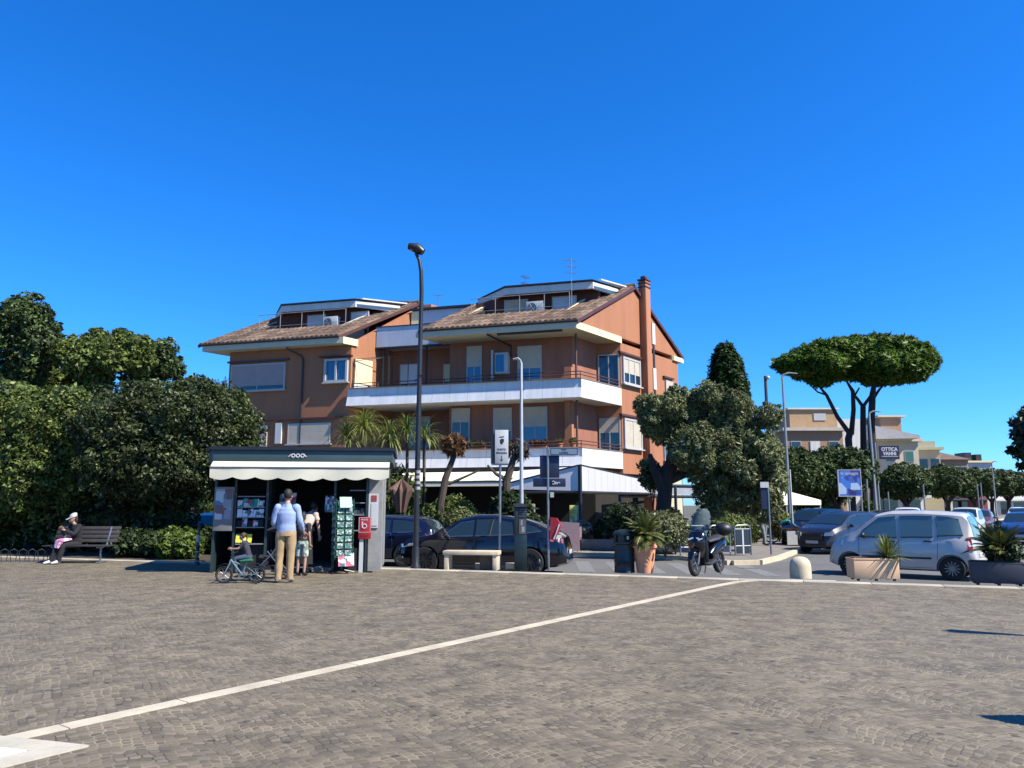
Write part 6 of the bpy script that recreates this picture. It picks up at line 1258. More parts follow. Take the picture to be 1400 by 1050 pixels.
# scooter --------------------------------------------------------------
def scooter(label, loc, ang, col=BLK_P, full=True, name='scooter'):
    t = thing(name, label, 'scooter', loc, ang)
    for wx, nm in ((.66, 'wheel'), (-.62, 'wheel')):
        R = .27; mb = MB(); mb.torus((wx, 0, R), R-.05, .055, 30, 10); w_ = mb.build(nm, RUBBER, t, smooth=True)
        mb = MB(); mb.torus((wx, 0, R), R-.1, .014, 26, 6); [mb.obox((wx+math.cos(a)*.09, 0, R+math.sin(a)*.09), (math.cos(a), 0, math.sin(a)), (0, 1, 0), .09, .02, .014) for a in [k*PI*2/6 for k in range(6)]]; mb.lathe((wx, 0, R), [(.04, -.05), (.04, .05)], 12, 'y'); mb.build('rim', ALU, w_)
    ob = lambda nm, m_, lines, par=t, **k: (lambda mb: ([mb.tube(p, r, 12, xref=(0, 1, 0)) for p, r in lines], mb.build(nm, m_, par, smooth=True, **k))[1])(MB())
    ob('fork', GALV, [([(.66, .08, .27), (.5, .08, .72)], .022), ([(.66, -.08, .27), (.5, -.08, .72)], .022)])
    ob('front_fender', col, [([(.9, 0, .38), (.82, 0, .53), (.66, 0, .585), (.5, 0, .53), (.42, 0, .4)], [(.05, .01), (.08, .02), (.085, .025), (.085, .02), (.06, .01)])])
    ob('front_shield', col, [([(.42, 0, .28), (.5, 0, .5), (.56, 0, .75), (.5, 0, .92), (.36, 0, 1.0)], [(.13, .05), (.19, .07), (.22, .1), (.2, .1), (.12, .07)])])
    ob('leg_guard', TRIMB, [([(.3, 0, .3), (.34, 0, .6), (.33, 0, .88)], [(.17, .04), (.2, .05), (.15, .05)])])
    ob('floorboard', TRIMB, [([(.38, 0, .27), (.1, 0, .25), (-.2, 0, .3)], [(.14, .05), (.17, .05), (.16, .08)])])
    ob('rear_body', col, [([(-.08, 0, .42), (-.3, 0, .58), (-.6, 0, .66), (-.88, 0, .72), (-.98, 0, .74)], [(.12, .12), (.17, .16), (.18, .12), (.12, .08), (.04, .04)])])
    ob('engine', GREYP, [([(-.15, -.05, .3), (-.62, -.1, .28)], [(.08, .09), (.07, .07)])])
    ob('exhaust', GALV, [([(-.3, -.17, .22), (-.5, -.19, .25), (-.85, -.2, .33)], [.02, .055, .06])])
    ob('seat', mat('scooter seat', (.035, .035, .04), .6), [([(.02, 0, .74), (-.15, 0, .77), (-.35, 0, .78), (-.6, 0, .83), (-.8, 0, .82)], [(.09, .03), (.15, .06), (.16, .06), (.14, .06), (.09, .03)])])
    ob('handlebar', TRIMB, [([(.3, -.36, 1.04), (.38, -.15, 1.02), (.42, 0, .99), (.38, .15, 1.02), (.3, .36, 1.04)], [.018, .03, .06, .03, .018])])
    for sg in (-1, 1):
        ob('mirror', BLACKM, [([(.36, sg*.2, 1.04), (.36, sg*.3, 1.22)], .008), ([(.36, sg*.27, 1.25), (.355, sg*.39, 1.26)], [(.01, .045), (.01, .04)])])
        mb = MB(); mb.tube([(.6, sg*.05, .84), (.66, sg*.12, .8), (.6, sg*.18, .83)], [(.02, .035), (.03, .045), (.01, .02)], 10, xref=(0, 0, 1)); mb.build('headlight', HEADL, t, smooth=True)
    if full:
        mb = MB(); V_ = []; nz, ny = 8, 9
        for i in range(nz+1):
            f = i/nz; x = .5-.28*f; z_ = .95+.54*f; w_ = .25*(math.sin(PI*(.3+.55*min(1, f*1.0))) if f < .8 else math.sin(PI*.74)*(1-((f-.8)/.2)**2*.55))
            for j in range(ny+1): g = 2*j/ny-1; V_.append((x-.1*g*g, w_*g, z_))
        mb.add(V_, [(i*(ny+1)+j, i*(ny+1)+j+1, (i+1)*(ny+1)+j+1, (i+1)*(ny+1)+j) for i in range(nz) for j in range(ny)]); mb.build('windscreen', clearmat('clear screen', (.25, .33, .33), .3), t, smooth=True, fixn=False)
        mb = MB(); mb.ball((-.98, 0, 1.0), (.22, .22, .16), 16, 10); tc_ = mb.build('top_case', TRIMB, t, smooth=True); mb = MB(); mb.box(-1.2, -1.17, -.1, .1, .96, 1.0); mb.build('reflector', TAILL, tc_)
        ob('rack', GALV, [([(-.8, .1, .8), (-1.05, .1, .84)], .012), ([(-.8, -.1, .8), (-1.05, -.1, .84)], .012)])
    ob('stand', GALV, [([(-.2, .12, .3), (-.28, .2, .0)], .014), ([(-.2, -.12, .3), (-.28, -.2, .0)], .014)])
    mb = MB(); mb.box(-1.12, -1.1, -.09, .09, .45, .6); mb.build('number_plate', PLATE, t); mb = MB(); mb.tube([(-.98, 0, .72), (-1.04, 0, .7)], [.06, .04], 10); mb.build('tail_light', TAILL, t)
    return t
q = gp(967, 785); s_ = scooter('black scooter with a tall clear windscreen and a top case on the plaza edge', (q.x, q.y-.05, 0), dirang(Vector((-.62, -.78, 0)))); s_.scale = (.93,)*3
s3 = scooter('dark motorbike parked right of the red brown car', (xat(1378, 48, 0), 48, RZ), -1.3, BLK_P, False, 'motorbike'); s3['category'] = 'motorbike'; s3['group'] = 'motorbikes at the right edge'
dup(s3, (xat(1391, 47, 0), 47, RZ), -1.1, 'bluish motorbike nearest the right edge, beside the other motorbike')
# bicycles -------------------------------------------------------------
def bicycle(name, label, loc, ang, R, wb, frame, h_seat, m=BLACKM, cat='bicycle', train=False):
    t = thing(name, label, cat, loc, ang)
    for wx in (wb/2, -wb/2):
        mb = MB(); mb.torus((wx, 0, R), R-.02, .02, 28, 7); w_ = mb.build('wheel', RUBBER, t, smooth=True); mb = MB(); mb.torus((wx, 0, R), R-.045, .008, 24, 5)
        for k in range(10): a = PI*2*k/10; mb.tube([(wx, 0, R), (wx+math.cos(a)*(R-.04), 0, R+math.sin(a)*(R-.04))], .003, 4, cap=False)
        mb.lathe((wx, 0, R), [(.018, -.04), (.018, .04)], 8, 'y'); mb.build('rim', GALV, w_)
    bb = (-.05*wb, 0, R*.95); hd = (wb*.32, 0, h_seat*1.05); st = (-wb*.18, 0, h_seat*.92)
    mb = MB(); mb.tube([hd, bb], .018, 8); mb.tube([bb, st], .015, 8); mb.tube([(hd[0]-.01, 0, hd[2]-.03), (st[0]+.02, 0, st[2]-.07)], .015, 8); mb.tube([bb, (-wb/2, .03, R)], .01, 6); mb.tube([(st[0], 0, st[2]-.08), (-wb/2, .03, R)], .009, 6); mb.build('frame', frame, t, smooth=True)
    mb = MB(); mb.tube([(wb/2, .04, R), (hd[0]+.015, .03, R*2.15), (hd[0], 0, hd[2])], .012, 7); mb.tube([(wb/2, -.04, R), (hd[0]+.015, -.03, R*2.15), (hd[0], 0, hd[2])], .012, 7); mb.build('fork', frame, t, smooth=True)
    mb = MB(); mb.tube([hd, (hd[0]-.02, 0, hd[2]+.1)], .013, 7); mb.tube([(hd[0]-.08, -.2, hd[2]+.14), (hd[0]-.02, 0, hd[2]+.1), (hd[0]-.08, .2, hd[2]+.14)], .011, 7); mb.build('handlebar', BLACKM, t, smooth=True)
    mb = MB(); mb.tube([(st[0]-.1, 0, h_seat+.01), (st[0]+.03, 0, h_seat), (st[0]+.13, 0, h_seat-.01)], [(.07, .02), (.06, .025), (.02, .015)], 10, xref=(0, 1, 0)); mb.tube([st, (st[0], 0, h_seat)], .012, 6); mb.build('saddle', m, t, smooth=True)
    mb = MB(); mb.torus(bb, .06, .008, 18, 5); mb.tube([(bb[0], .05, bb[2]), (bb[0]+.1, .06, bb[2]-.07)], .009, 6); mb.tube([(bb[0], -.05, bb[2]), (bb[0]-.1, -.06, bb[2]+.07)], .009, 6); mb.build('crank', GALV, t)
    if train:
        mb = MB(); [mb.torus((-wb/2-.02, sg*.13, .065), .05, .014, 16, 6) for sg in (-1, 1)]; mb.tube([(-wb/2, -.13, .07), (-wb/2, .13, .07)], .008, 6); mb.build('training_wheel', RUBBER, t)
        mb = MB(); mb.tube([(wb/2-.15, 0, R*2+.0), (wb/2+.0, 0, R*2+.035), (wb/2+.13, 0, R*2-.02)], [(.03, .008), (.035, .01), (.025, .006)], 8, xref=(0, 1, 0)); mb.tube([(-wb/2-.17, 0, R*2-.04), (-wb/2, 0, R*2+.035), (-wb/2+.15, 0, R*2)], [(.025, .006), (.035, .01), (.03, .008)], 8, xref=(0, 1, 0)); mb.build('mudguard', BLACKM, t, smooth=True)
    return t
q = gp(328, 797.5); bicycle('child_bicycle', 'small child bicycle with stabilisers standing in front of the magazine shelves', (q.x, q.y, 0), PI+.1, .165, .6, mat('grey frame paint', (.3, .4, .42), .4, .4), .42, mat('green saddle', (.03, .3, .12), .5), train=True)
q = (xat(1072, 35, kz), 35, kz); bicycle('bicycle', 'bicycle by the person in the teal top beside the gazebo', q, -.5, .33, 1.05, REDP, .9)
# bicycle rack left
q0 = gp(2, 768.5); t = thing('bicycle_rack', 'low row of grey steel bicycle hoops at the left edge', 'bicycle rack', (q0.x, q0.y, 0), .0)
for k in range(6):
    mb = MB(); x = k*.24; mb.tube([(x, 0, .0), (x-.05, .0, .28), (x+.02, .05, .33), (x+.09, .1, .28), (x+.05, .1, 0)], .01, 6); mb.build('hoop', BLACKM, t, smooth=True)
mb = MB(); mb.tube([(-.1, .05, .03), (1.35, .05, .03)], .014, 6); mb.tube([(-.1, .1, .03), (1.35, .1, .03)], .014, 6); mb.build('base_rail', GALV, t)
# park bench -----------------------------------------------------------
q0 = gp(86, 770.5); qx = xat(59, q0.y, .4); Lb = xat(148, q0.y, .5)-qx
t = thing('park_bench', 'dark slatted park bench in front of the hedge', 'bench', (qx, q0.y+.15, 0), 0)
SL = mat('dark brown slats', (.05, .042, .04), .65, var=.25, scale=8)
mb = MB(); [mb.box(0, Lb, -.22+k*.12, -.12+k*.12, .42, .45) for k in range(4)]; mb.build('seat', SL, t, bevel=.004)
mb = MB(); [mb.obox((Lb/2, .3+.05*k, .55+.105*k), (1, 0, 0), (0, -1, .45), Lb/2, .012, .045) for k in range(4)]; mb.build('backrest', SL, t, bevel=.004)
for x in (.25, Lb-.25): mb = MB(); mb.tube([(x, 0, 0), (x, 0, .4), (x, .26, .42), (x, .44, .9)], .025, 7); mb.tube([(x, -.2, .02), (x, .3, .02)], .02, 7); mb.tube([(x, -.2, .4), (x, .1, .4)], .02, 6); mb.build('leg', GALV, t, smooth=True)
# ------------------------------------------------------------------ kiosk
a0 = gp(287, 783); a1_ = gp(520, 780.5); kd = (a1_-a0).normalized(); KA = math.atan2(kd.y, kd.x); KW = (a1_-a0).length
k_ = thing('news_kiosk', 'dark green newspaper kiosk with a cream scalloped awning', 'kiosk', (a0.x, a0.y, 0), KA)
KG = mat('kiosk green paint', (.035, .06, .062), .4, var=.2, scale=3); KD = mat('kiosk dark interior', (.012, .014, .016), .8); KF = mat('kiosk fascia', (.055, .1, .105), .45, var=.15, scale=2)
def kb_(nm, m_, *boxes, par=k_, bevel=0):
    mb = MB(); [mb.box(*b) for b in boxes]; return mb.build(nm, m_, par, bevel=bevel)
KH = 2.4
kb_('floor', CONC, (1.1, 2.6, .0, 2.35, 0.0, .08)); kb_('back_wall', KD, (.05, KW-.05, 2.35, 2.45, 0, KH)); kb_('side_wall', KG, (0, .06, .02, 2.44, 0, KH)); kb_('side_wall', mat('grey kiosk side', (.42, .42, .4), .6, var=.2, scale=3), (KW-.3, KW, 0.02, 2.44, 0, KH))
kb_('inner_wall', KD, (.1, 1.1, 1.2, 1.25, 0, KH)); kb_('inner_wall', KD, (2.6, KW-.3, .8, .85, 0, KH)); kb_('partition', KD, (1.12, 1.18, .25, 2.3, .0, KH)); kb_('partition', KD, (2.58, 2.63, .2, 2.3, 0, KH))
mb = MB(); ov = .12; mb.prism([(-.0, -ov-.25), (KW+.22, -ov-.25), (KW+.22, 2.6), (-.26, 2.6), (-.26, .35)], KH, 2.66); rf = mb.build('roof_fascia', KF, k_, bevel=.01); mb = MB(); mb.prism([(-.04, -ov-.3), (KW+.27, -ov-.3), (KW+.27, 2.65), (-.31, 2.65), (-.31, .33)], 2.663, 2.74); mb.build('roof_edge', BLACKM, rf)
mb = MB(); mb.slab([(1.6, -ov-.256, 2.47), (2.02, -ov-.256, 2.47), (2.02, -ov-.256, 2.61), (1.6, -ov-.256, 2.61)], .004)
e_ = MB(); rg_ = random.Random(5)
for k in range(3):
    xc = 1.72+k*.1; e_.torus((xc, -ov-.262, 2.545), .035, .013, 14, 5)
e_.tube([(1.62, -ov-.262, 2.52), (1.68, -ov-.262, 2.58)], .012, 5); e_.tube([(2.0, -ov-.262, 2.52), (1.94, -ov-.262, 2.58)], .012, 5); e_.build('emblem', WHITEP, rf)
# scalloped awning
aw = MB(); V_ = []; nsc = 8; nx = nsc*8; xa, xb = .02, KW+.16; yv = -ov-.5
for i in range(nx+1):
    x = xa+(xb-xa)*i/nx; f = (i/8.0) % 1; sc = .055*abs(math.sin(PI*i/8.0)); z0 = 2.26+.012*math.sin(x*2.2)
    V_ += [(x, -ov-.26, 2.41), (x, (yv-ov-.26)/2, 2.345), (x, yv, z0), (x, yv+.012*math.sin(x*5), z0-.13), (x, yv+.02*math.sin(x*5+.6), z0-.24-sc+.03)]
aw.add(V_, [(i*5+j, i*5+j+1, i*5+j+6, i*5+j+5) for i in range(nx) for j in range(4)]); aw.build('awning', mat('cream kiosk awning', (.98, .93, .72), .8, var=.05, scale=3), k_, smooth=True, fixn=False)
mb = MB(); mb.tube([(xa, yv, 2.27), (xb, yv, 2.27)], .02, 6); mb.tube([(.3, -ov-.26, 2.1), (.3, yv, 2.26)], .015, 6); mb.tube([(KW-.1, -ov-.26, 2.1), (KW-.1, yv, 2.26)], .015, 6); mb.build('awning_frame', GALV, k_)
# front posts and base
for x in (0.0, .43, 1.12, 2.6, KW-.36): mb = MB(); mb.box(x, x+.05, -.02, .05, 0, KH); mb.build('post', KG, k_)
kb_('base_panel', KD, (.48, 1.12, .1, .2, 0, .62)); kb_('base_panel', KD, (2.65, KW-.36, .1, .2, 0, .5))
# display case at left
dc = kb_('display_case', mat('grey display case', (.3, .3, .3), .5, var=.15), (.03, .43, -.12, -.03, .9, 1.86), bevel=.008); kb_('poster', patchmat('kiosk posters', [(.35, .36, .38), (.1, .2, .32), (.5, .55, .58), (.3, .3, .33), (.2, .1, .1)], 5), (.06, .40, -.128, -.124, 1.15, 1.82), par=dc)
# magazine shelves
MAGS = [patchmat('magazine covers %d' % i, c_, 11+i) for i, c_ in enumerate([[(.03, .3, .22), (.6, .62, .6), (.5, .06, .12), (.75, .75, .72), (.05, .35, .3), (.1, .1, .14)], [(.8, .8, .8), (.7, .72, .75), (.2, .2, .22), (.85, .85, .85), (.1, .1, .12)], [(.6, .1, .14), (.05, .3, .3), (.75, .6, .62), (.05, .1, .15), (.5, .55, .6)], [(.7, .65, .05), (.75, .7, .1), (.6, .55, .04), (.2, .18, .05)]])]
def mags(label, x0, x1, z0, h, m_, n, y=-.02, seed=0, group='magazines on the kiosk shelves', dz=.03):
    rd = random.Random(seed); w_ = (x1-x0)/n; t = thing('magazine_row', label, 'magazines', k_.matrix_basis @ Vector((x0, y, z0)) if False else Vector((a0.x, a0.y, 0))+Matrix.Rotation(KA, 3, 'Z') @ Vector((x0, y, z0)), KA, group)
    for i in range(n):
        hh = h*rd.uniform(.75, 1.05); mb = MB(); mb.obox((w_*(i+.5), .03, hh/2), (1, 0, rd.uniform(-.04, .04)), (0, -1, .25), w_*.46, .006, hh/2); mb.build('magazine', m_ if isinstance(m_, bpy.types.Material) else rd.choice(m_), t)
    return t
for j, z_ in enumerate((.62, .98, 1.2, 1.42, 1.66)): kb_('shelf', GREYP, (.5, 1.1, -.02, .12, z_-.02, z_))
mags('white and green magazines on the upper kiosk shelf', .5, 1.08, 1.42, .19, MAGS[0], 5, seed=1); mags('white magazines on the middle left kiosk shelf', .5, 1.08, 1.2, .19, [MAGS[1], MAGS[1], KD], 5, seed=2)
mags('pink and green magazines on the lower kiosk shelf', .5, 1.08, .985, .18, [MAGS[2], KD, MAGS[2]], 5, seed=3); mags('bright yellow magazines low on the kiosk shelves', .5, .85, .64, .24, MAGS[3], 3, seed=4)
for z_ in (.9, 1.25, 1.52, 1.8): kb_('shelf', GREYP, (2.95, 3.3, .0, .15, z_-.02, z_))
mags('dark books on the right kiosk shelf', 2.97, 3.28, 1.25, .16, [KF, MAGS[1], KD], 4, y=.05, seed=6)
def spot(x, y, z=0): return Vector((a0.x, a0.y, 0))+Matrix.Rotation(KA, 3, 'Z') @ Vector((x, y, z))
kb_('white_panel', WHITEP, (KW-.3, KW-.08, -.01, .015, .95, 1.72)); kb_('red_notice', mat('red notice', (.45, .06, .06), .6), (KW-.24, KW-.12, -.022, -.012, 1.55, 1.68)); kb_('white_sheet', WHITEP, (KW-.24, KW-.1, -.022, -.012, 1.0, 1.5))
# hanging magazines on the door and wire card rack
mags('hanging papers beside the kiosk doorway', 1.35, 1.72, 1.35, .45, [MAGS[1], MAGS[0], MAGS[1]], 4, y=.3, seed=8)
mags('colourful packets hanging at the right of the kiosk doorway', 2.42, 2.62, 1.3, .42, [MAGS[2], MAGS[0], MAGS[1]], 4, y=-.15, seed=9)
cr_ = thing('card_rack', 'tall green wire rack of postcards in front of the kiosk', 'card rack', spot(2.86, -.5), KA+.3)
mb = MB(); W2 = .19
for z_ in [.35+.15*k for k in range(9)]:
    for s1_, s2_ in ((-1, -1), (1, -1), (1, 1), (-1, 1)): mb.tube([(s1_*W2, s2_*W2, z_), (-s2_*W2 if s1_ == s2_ else s1_*W2, s2_*W2 if s1_ != s2_ else s2_*W2, z_)], .004, 4)
    mb.tube([(-W2, -W2, z_), (W2, -W2, z_), (W2, W2, z_), (-W2, W2, z_), (-W2, -W2, z_)], .006, 4)
for sx in (-1, 0, 1):
    for sy in (-1, 0, 1):
        if sx or sy: mb.tube([(sx*W2, sy*W2, .3), (sx*W2, sy*W2, 1.6)], .007, 5)
mb.tube([(0, 0, .05), (0, 0, 1.65)], .02, 8); mb.build('wire_frame', mat('green wire', (.02, .16, .1), .5), cr_)
mb = MB(); 
for a in range(5): mb.tube([(0, 0, .08), (math.cos(a*1.256)*.28, math.sin(a*1.256)*.28, .02)], .015, 6)
mb.build('foot', BLACKM, cr_)
CARD = patchmat('postcards', [(.02, .14, .1), (.2, .28, .25), (.03, .1, .12), (.45, .5, .46), (.05, .2, .14), (.02, .05, .06)], 30)
for r_ in range(8):
    for (nx_, ny_) in ((0, -1), (1, 0), (-1, 0)):
        for s_2 in (-1, 1):
            ux, uy = -ny_, nx_; mb = MB(); mb.obox((nx_*(W2+.01)+ux*s_2*.09, ny_*(W2+.01)+uy*s_2*.09, .44+.15*r_), (ux, uy, 0), (nx_, ny_, .2), .07, .003, .055); mb.build('postcard', CARD, cr_)
mb = MB(); mb.obox((0, -W2-.04, 1.52), (1, 0, 0), (0, -1, .3), .13, .006, .12); mb.build('hanging_bag', mat('pale green paper', (.55, .75, .62), .6), cr_); mb = MB(); mb.obox((.05, -W2-.02, .3), (1, 0, 0), (0, -1, .2), .17, .006, .14); mb.build('lower_magazine', MAGS[2], cr_)
# red letter box on a stand
lb = thing('letter_box', 'small red letter box with a white emblem on a white stand beside the kiosk', 'letter box', spot(3.32, -.32), KA)
mb = MB(); mb.box(-.13, .14, -.09, .09, .72, 1.2); rb = mb.build('box', REDP, lb, bevel=.015); mb = MB(); mb.box(-.1, -.015, -.05, .05, 0, .72); mb.build('white_stand', WHITEP, lb); mb = MB(); mb.box(.05, .09, -.02, .02, 0, .72); mb.tube([(-.1, 0, .015), (.2, -.1, .015)], .02, 6); mb.build('leg', BLACKM, lb)
mb = MB()
for a in ((-.12, .13, .865, .873), (-.12, .13, 1.185, 1.192), (-.12, -.112, .873, 1.185), (.122, .13, .873, 1.185)): mb.box(a[0], a[1], -.096, -.091, a[2], a[3])
mb.build('white_border', WHITEP, rb); mb = MB(); mb.torus((.0, -.094, 1.0), .045, .012, 16, 5); mb.box(-.06, -.03, -.098, -.091, .97, 1.1); mb.build('emblem', WHITEP, rb); text('POSTE', .05, WTXT, rb, face_mat((1, 0, 0), (0, -1, 0), (.0, -.097, 1.14)), bold=.001); mb = MB(); mb.box(-.08, .09, -.097, -.091, .79, .8); mb.build('slot', BLACKM, rb)
# ornate iron bollards and dark waste bin left of the kiosk
for i, (px, py, lab) in enumerate([(298, 779, 'iron bollard under the grey display case of the kiosk'), (269, 772, 'iron bollard with a white band left of the kiosk')]):
    q = gp(px, py); t = thing('iron_bollard', lab, 'bollard', (q.x, q.y, 0), 0, 'iron bollards by the kiosk'); mb = MB(); mb.lathe((0, 0, 0), [(.075, 0), (.075, .05), (.05, .09), (.055, .13), (.03, .2), (.045, .4), (.06, .43), (.06, .46), (.03, .5), (.025, .75), (.04, .85), (.02, .95), (.01, 1.0)], 14); mb.build('post', mat('iron paint', (.12, .12, .13), .4, .4), t, smooth=True)
    if i: [MB().cyl((0, 0), r9, z8, z9, 12).build('white_band', WHITEP, t) for r9, z8, z9 in ((.05, .55, .72), (.065, .3, .33), (.055, .02, .1))]
# ------------------------------------------------------------------ people
SKIN = mat('skin', (.62, .36, .25), .55, var=.06, scale=8); HAIRB = mat('dark hair', (.02, .014, .01), .7, var=.3, scale=30)
def skinned(name, chains, m, parent, sub=1):
    """one continuous surface grown over a skeleton of (point, radius) chains"""
    vs = []; es = []; rad = []; idx = {}
    def vid(p, r):
        k = tuple(round(c_, 4) for c_ in p)
        if k not in idx: idx[k] = len(vs); vs.append(p); rad.append(r)
        return idx[k]
    for ch in chains:
        pr = None
        for p, r in ch:
            i = vid(p, r)
            if pr is not None and pr != i: es.append((pr, i))
            pr = i
    me = bpy.data.meshes.new(name); me.from_pydata([tuple(p) for p in vs], es, []); o = bpy.data.objects.new(name, me); COL.objects.link(o)
    md = o.modifiers.new('s', 'SKIN'); md.use_smooth_shade = True
    for i, sv in enumerate(me.skin_vertices[0].data): r = rad[i]; sv.radius = r if isinstance(r, tuple) else (r, r); sv.use_root = (i == 0)
    sb = o.modifiers.new('d', 'SUBSURF'); sb.levels = sub; sb.render_levels = sub
    bpy.context.view_layer.update(); dg = bpy.context.evaluated_depsgraph_get(); m2 = bpy.data.meshes.new_from_object(o.evaluated_get(dg)); bpy.data.objects.remove(o)
    m2.materials.clear(); m2.materials.append(m); o = bpy.data.objects.new(name, m2); COL.objects.link(o); o.parent = parent; return o
def dense(pts, rs, k=5, amp=.006, seed=0):
    P_, R_ = [], []
    for i in range(len(pts)-1):
        for j in range(k):
            f = j/k; P_.append(Vector(pts[i]).lerp(Vector(pts[i+1]), f)); a, b = rs[i], rs[i+1]
            a = a if isinstance(a, tuple) else (a, a); b = b if isinstance(b, tuple) else (b, b); g = f*f*(3-2*f); w_ = 1; R_.append(((a[0]*(1-g)+b[0]*g)*w_, (a[1]*(1-g)+b[1]*g)*w_))
    P_.append(Vector(pts[-1])); a = rs[-1]; R_.append(a if isinstance(a, tuple) else (a, a)); return P_, R_
def wrinkle(mb, s, amp=.007):
    for i, v in enumerate(mb.v):
        n = math.sin(v.x*43+v.z*9)*math.sin(v.z*13-v.x*21)+.5*math.sin(v.x*67+v.z*31+v.y*13); mb.v[i] = v+Vector((n*amp*s*.6, n*amp*s, 0))
def person(label, loc, ang, J, H=1.72, shirt=None, legs=None, shoes=BLACKM, sleeve=1.0, skirt=None, hair=HAIRB, hairlen=0, short=False, skin=SKIN, build=1.0, hat=None, shorts=False):
    """J: joints in metres for a 1.72 m figure facing -y. Keys: pel, chest, neck, head, sh/el/wr (l,r), hip/kn/an (l,r), face (direction)"""
    s = H/1.72; D = dict(pel=(0, 0, .93), waist=(0, 0, 1.08), chest=(0, 0, 1.27), neck=(0, 0, 1.44), head=(0, -.01, 1.6), face=(0, -1, 0),
        shl=(.17, 0, 1.38), ell=(.21, .02, 1.1), wrl=(.22, -.03, .86), shr=(-.17, 0, 1.38), elr=(-.21, .02, 1.1), wrr=(-.22, -.03, .86),
        hpl=(.09, 0, .9), knl=(.1, -.01, .49), anl=(.1, .03, .08), hpr=(-.09, 0, .9), knr=(-.1, -.01, .49), anr=(-.1, .03, .08), tol=None, tor=None)
    D.update(J); D = {k: (Vector(v)*s if v is not None and k != 'face' else v) for k, v in D.items()}; b = build*s
    t = thing('person', label, 'person', loc, ang)
    fd = Vector(D['face']).normalized(); lat = V3(0, 0, 1).cross(fd).normalized()
    mid = lambda a, c_, f=.5: D[a].lerp(D[c_], f)
    ch = [[(D['pel'], (.12*b, .095*b)), (D['waist'], (.105*b, .08*b)), (D['chest'], (.115*b, .085*b)), (D['neck'], (.055*b, .055*b)), (D['head']-V3(0, 0, .06*s), (.06*s, .065*s))]]
    for S_ in 'lr':
        wr, el = D['wr'+S_], D['el'+S_]; hv = (wr-el).normalized(); palm = wr+hv*.07*s
        ch.append([(D['chest'], (.115*b, .085*b)), (D['sh'+S_], .042*b), (mid('sh'+S_, 'el'+S_), .045*b), (el, .038*b), (mid('el'+S_, 'wr'+S_), .034*b), (wr, .025*b), (palm, (.034*b, .018*b))])
        an = D['an'+S_]; to = D['to'+S_] if D['to'+S_] is not None else an+Vector((0, -.15*s, -.05*s))
        ch.append([(D['pel'], (.12*b, .095*b)), (D['hp'+S_], .085*b), (mid('hp'+S_, 'kn'+S_), .072*b), (D['kn'+S_], .052*b), (mid('kn'+S_, 'an'+S_, .35), .052*b), (an, .036*b), (to, .03*b)])
    body = skinned('body', ch, skin, t)
    # head, ears, nose, fingers are added to the same body mesh
    mb = MB(); hc = D['head']; M = Matrix(((lat.x, -fd.x, 0, hc.x), (lat.y, -fd.y, 0, hc.y), (lat.z, -fd.z, 1, hc.z), (0, 0, 0, 1)))
    k0 = len(mb.v); mb.ball((0, 0, 0), (.072*s, .092*s, .115*s), 20, 14)
    for i in range(k0, len(mb.v)):
        v = mb.v[i]; f = max(0, -v.z/(.115*s)); mb.v[i] = Vector((v.x*(1-.28*f*f), v.y*(1-.12*f)-.012*s*f, v.z))
    mb.tube([(0, -.085*s, .02*s), (0, -.108*s, -.015*s), (0, -.09*s, -.035*s)], [.008*s, .016*s, .01*s], 6)
    for sg in (-1, 1): mb.ball((sg*.074*s, .005*s, -.005*s), (.01*s, .02*s, .03*s), 8, 6)
    mb.xf(M, k0)
    for S_ in 'lr':
        wr, el = D['wr'+S_], D['el'+S_]; hv = (wr-el).normalized(); sd = hv.cross(V3(0, 1, 0)); sd = sd.normalized() if sd.length > .1 else V3(1, 0, 0); nn = sd.cross(hv)
        for k in range(4):
            o_ = wr+hv*.075*s+sd*(k-1.5)*.019*s; l_ = [.062, .072, .067, .05][k]*s; mb.tube([o_-hv*.02*s, o_+hv*l_*.5, o_+hv*l_*.85+nn*l_*.3, o_+hv*l_*.95+nn*l_*.55], [.009*s, .0085*s, .0075*s, .005*s], 6)
        mb.tube([wr+hv*.02*s-sd*.02*s, wr+hv*.05*s-sd*.05*s, wr+hv*.085*s-sd*.055*s+nn*.01*s], [.011*s, .01*s, .007*s], 6)
    ob = mb.build('tmp', skin, None, smooth=True); bm = bmesh.new(); bm.from_mesh(body.data); bm.from_mesh(ob.data)
    for f in bm.faces: f.smooth = True
    bm.to_mesh(body.data); bm.free(); bpy.data.objects.remove(ob)
    mb = MB(); [mb.ball((sg*.028*s, -.083*s, .012*s), (.012*s, .007*s, .007*s), 8, 6) for sg in (-1, 1)]; mb.xf(M); mb.build('eyes', BLACKM, t); mb = MB(); mb.tube([(-.022*s, -.087*s, -.055*s), (0, -.093*s, -.054*s), (.022*s, -.087*s, -.055*s)], [.003, .006, .003], 6); mb.xf(M); mb.build('mouth', mat('lips', (.4, .13, .11), .5), t)
    # hair
    mb = MB(); mb.ball((0, .014*s, .028*s), (.082*s, .096*s, .108*s), 20, 14)
    mb.v = [Vector((v.x, max(v.y, -.06*s+(.06*s if v.z < .03*s else 0)*1.0) if v.z < .085*s else v.y, max(v.z, -.055*s))) for v in mb.v]
    if hairlen: mb.tube([(0, .05*s, .05*s), (0, .075*s, -.05*s), (0, .08*s, -.05*s-hairlen)], [(.08*s, .06*s), (.085*s, .05*s), (.05*s, .02*s)], 12, xref=(1, 0, 0))
    mb.xf(M); mb.build('hair', hair, t, smooth=True)
